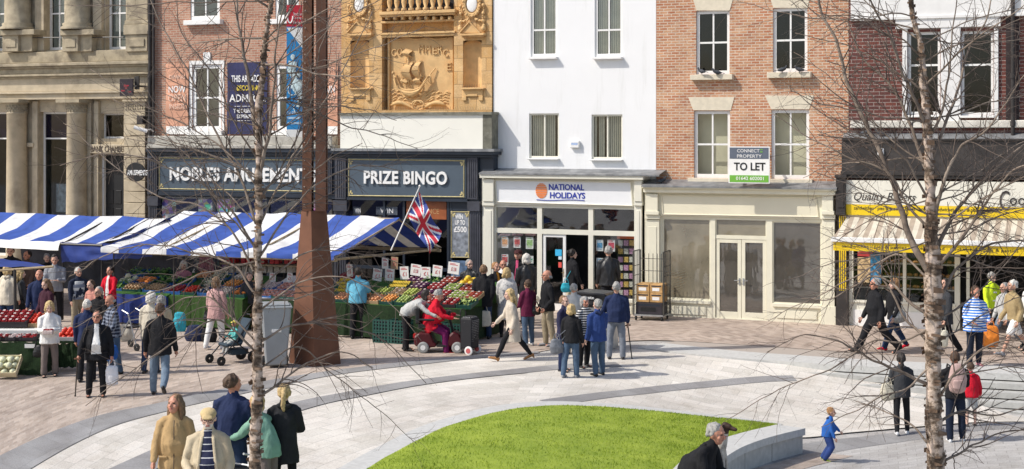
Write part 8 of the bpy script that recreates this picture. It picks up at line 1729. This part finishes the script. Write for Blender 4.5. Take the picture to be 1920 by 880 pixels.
    for q_ in range(24):      # further limbs all round the trunk
        i = rg.choice([j for j in range(1, len(trunk) - 1) if trunk[j][1] < 720 and (trunk[j][1] < 520 or rg.random() < .35)]); x, y, w = trunk[i]; sd_ = rg.choice((-1, 1)); up_ = rg.uniform(-.25, 1.1) if trunk[i][1] < 520 else rg.uniform(-.1, .5); L_ = rg.uniform(160, 380); yy = y + rg.uniform(-40, 40); pp = [(x, yy)]
        ang_ = math.atan2(up_, 1); 
        for s_ in range(1, 5): ang_ += rg.uniform(-.28, .22); pp.append((pp[-1][0] + sd_ * math.cos(ang_) * L_ / 4, pp[-1][1] - math.sin(ang_) * L_ / 4))
        limbs = limbs + [(rg.uniform(3, 4.5), 1.3, rg.uniform(-1.2, 1.2), pp)]
    for lp in limbs:
        w0, w1, dd, pp = lp[0], lp[1], lp[2], lp[3]; n_ = len(pp); c3 = [pt(x, y, dd * k / (n_ - 1)) for k, (x, y) in enumerate(pp)]
        dense = []; q = [2 * c3[0] - c3[1]] + c3 + [2 * c3[-1] - c3[-2]]
        for i in range(1, len(q) - 2):
            for k in range(6): u_ = k / 6; a, b, c, d = q[i - 1:i + 3]; dense.append(.5 * ((2 * b) + (c - a) * u_ + (2 * a - 5 * b + 4 * c - d) * u_ * u_ + (3 * b - a - 3 * c + d) * u_ ** 3))
        dense.append(c3[-1]); m_ = len(dense); dense = [p + Vector((noise.noise(p * 5 + Vector((seed, 0, 0))), 0, noise.noise(p * 5 + Vector((0, seed, 0))))) * .022 * min(1, i / 4) for i, p in enumerate(dense)]
        rs = [max(.002, (w0 + (w1 - w0) * (k / (m_ - 1)) ** .8) / 2 * D / FPX) for k in range(m_)]
        lm.tube(dense, rs, 7 if w0 > 4 else 5); twigs(dense, rs, 0, ntw, reach)
    lo_ = lm.build('limbs', M_LIMB, t, smooth=True); tag(lo_, kind=None); to_ = tw.build('twigs', M_TWIG, t, smooth=True); return t
birch('slender pale birch with bare spreading twigs left of the rusted column', 14.6,
 [(484, 1180, 27), (480, 900, 22), (478, 800, 21), (484, 700, 19), (483, 600, 17), (485, 500, 14), (484, 400, 13), (484, 300, 14), (487, 200, 13), (496, 110, 10), (505, 20, 8), (510, -80, 5)],
 [(10, 3, .5, [(480, 250), (470, 180), (455, 90), (445, 20), (440, -60)]), (8, 2, -.4, [(486, 330), (505, 250), (512, 170), (520, 80), (535, -20)]),
  (6, 2, .8, [(480, 420), (450, 330), (400, 240), (350, 130), (300, 40), (270, -30)]), (5, 1.5, .5, [(482, 520), (440, 440), (380, 390), (300, 370), (200, 300), (120, 230)]), (5, 1.5, -.6, [(482, 470), (420, 380), (350, 330), (280, 300), (200, 290), (110, 310)]),
  (5, 1.5, .7, [(484, 560), (440, 500), (380, 480), (300, 460), (220, 470), (130, 520)]), (4, 1.2, .4, [(480, 640), (430, 590), (390, 560), (350, 560), (300, 590), (240, 650)]), (5, 1.4, -.5, [(480, 660), (440, 620), (400, 600), (330, 640), (240, 700), (160, 760)]),
  (5, 1.5, .5, [(488, 480), (540, 400), (600, 340), (680, 310), (760, 320)]), (5, 1.5, .8, [(488, 420), (530, 330), (590, 220), (650, 120), (700, 20)]), (4, 1.2, -.4, [(490, 580), (560, 530), (640, 520), (720, 560), (790, 640)]), (5, 1.3, .4, [(490, 640), (550, 610), (640, 610), (720, 640), (800, 720)]),
  (6, 1.5, .2, [(492, 740), (520, 720), (560, 690), (640, 660), (700, 690)]), (4, 1.2, .9, [(490, 690), (560, 650), (620, 700), (690, 750), (780, 830)]), (4, 1.2, .3, [(486, 380), (540, 290), (580, 200), (600, 90), (640, 0)]), (4, 1.2, -.7, [(484, 300), (440, 230), (400, 140), (340, 60), (330, -30)]), (4, 1.2, .6, [(482, 350), (430, 290), (340, 230), (250, 190), (170, 130)]), (4, 1.2, .6, [(490, 540), (560, 480), (620, 470), (700, 480), (760, 500)])],
 21, 9.5, .85)
birch('thick pale birch with peeling bark and low branches in front of the bakery', 14.2,
 [(1752, 1180, 50), (1755, 900, 33), (1752, 800, 30), (1750, 700, 28), (1749, 600, 30), (1750, 540, 34), (1748, 480, 28), (1745, 400, 20), (1742, 320, 17), (1738, 230, 17), (1732, 150, 13), (1720, 70, 10), (1710, 0, 9), (1704, -90, 5)],
 [(15, 4, .5, [(1742, 510), (1716, 470), (1700, 430), (1682, 370), (1660, 310), (1640, 265), (1612, 210), (1585, 145), (1568, 80), (1540, 20), (1530, -40)]), (8, 2, -.5, [(1738, 240), (1712, 180), (1690, 130), (1665, 60), (1630, 0), (1610, -50)]), (9, 2.5, .4, [(1744, 330), (1728, 290), (1700, 220), (1670, 160), (1620, 110), (1590, 40)]),
  (9, 2, -.4, [(1752, 420), (1765, 350), (1800, 280), (1850, 240), (1930, 130)]), (9, 2.5, .5, [(1755, 470), (1790, 400), (1850, 330), (1920, 270), (1990, 210)]), (6, 1.5, -.3, [(1748, 250), (1770, 200), (1780, 120), (1790, 40), (1800, -30)]), (7, 2, .6, [(1746, 300), (1790, 190), (1810, 110), (1850, 30), (1870, -40)]),
  (8, 2, -.6, [(1758, 500), (1800, 450), (1850, 380), (1900, 320), (1960, 300)]), (7, 2, .4, [(1760, 560), (1800, 500), (1860, 460), (1920, 450), (1990, 460)]), (7, 1.6, .5, [(1740, 590), (1700, 560), (1670, 530), (1630, 520), (1560, 560), (1500, 560)]), (7, 1.6, -.4, [(1738, 720), (1690, 700), (1650, 682), (1610, 660), (1560, 634), (1500, 630), (1440, 660)]),
  (6, 1.4, .6, [(1738, 640), (1700, 600), (1660, 530), (1640, 510), (1590, 540), (1520, 520)]), (5, 1.3, .3, [(1738, 620), (1690, 640), (1640, 640), (1560, 690), (1460, 730), (1360, 790)]), (5, 1.3, .7, [(1738, 520), (1680, 480), (1600, 520), (1520, 560), (1440, 600)]),
  (6, 1.5, .4, [(1766, 866), (1800, 850), (1840, 826), (1900, 806), (1990, 800)]), (6, 1.5, -.5, [(1764, 740), (1800, 690), (1860, 645), (1920, 640), (1990, 620)]), (6, 1.4, .5, [(1764, 790), (1800, 770), (1850, 780), (1900, 770), (1980, 740)]), (5, 1.3, -.4, [(1740, 690), (1700, 730), (1660, 740), (1610, 770), (1540, 800)]), (5, 1.2, .6, [(1738, 830), (1700, 790), (1650, 770), (1600, 750)]), (6, 1.5, .5, [(1748, 440), (1700, 380), (1660, 320), (1600, 300), (1520, 260), (1440, 210)]), (5, 1.3, -.5, [(1744, 380), (1690, 290), (1640, 260), (1580, 240), (1500, 180)]), (5, 1.4, .8, [(1756, 600), (1820, 560), (1880, 500), (1960, 400)]), (4, 1.2, .5, [(1760, 640), (1830, 600), (1900, 560), (1980, 550)])],
 33, 9.5, .85)
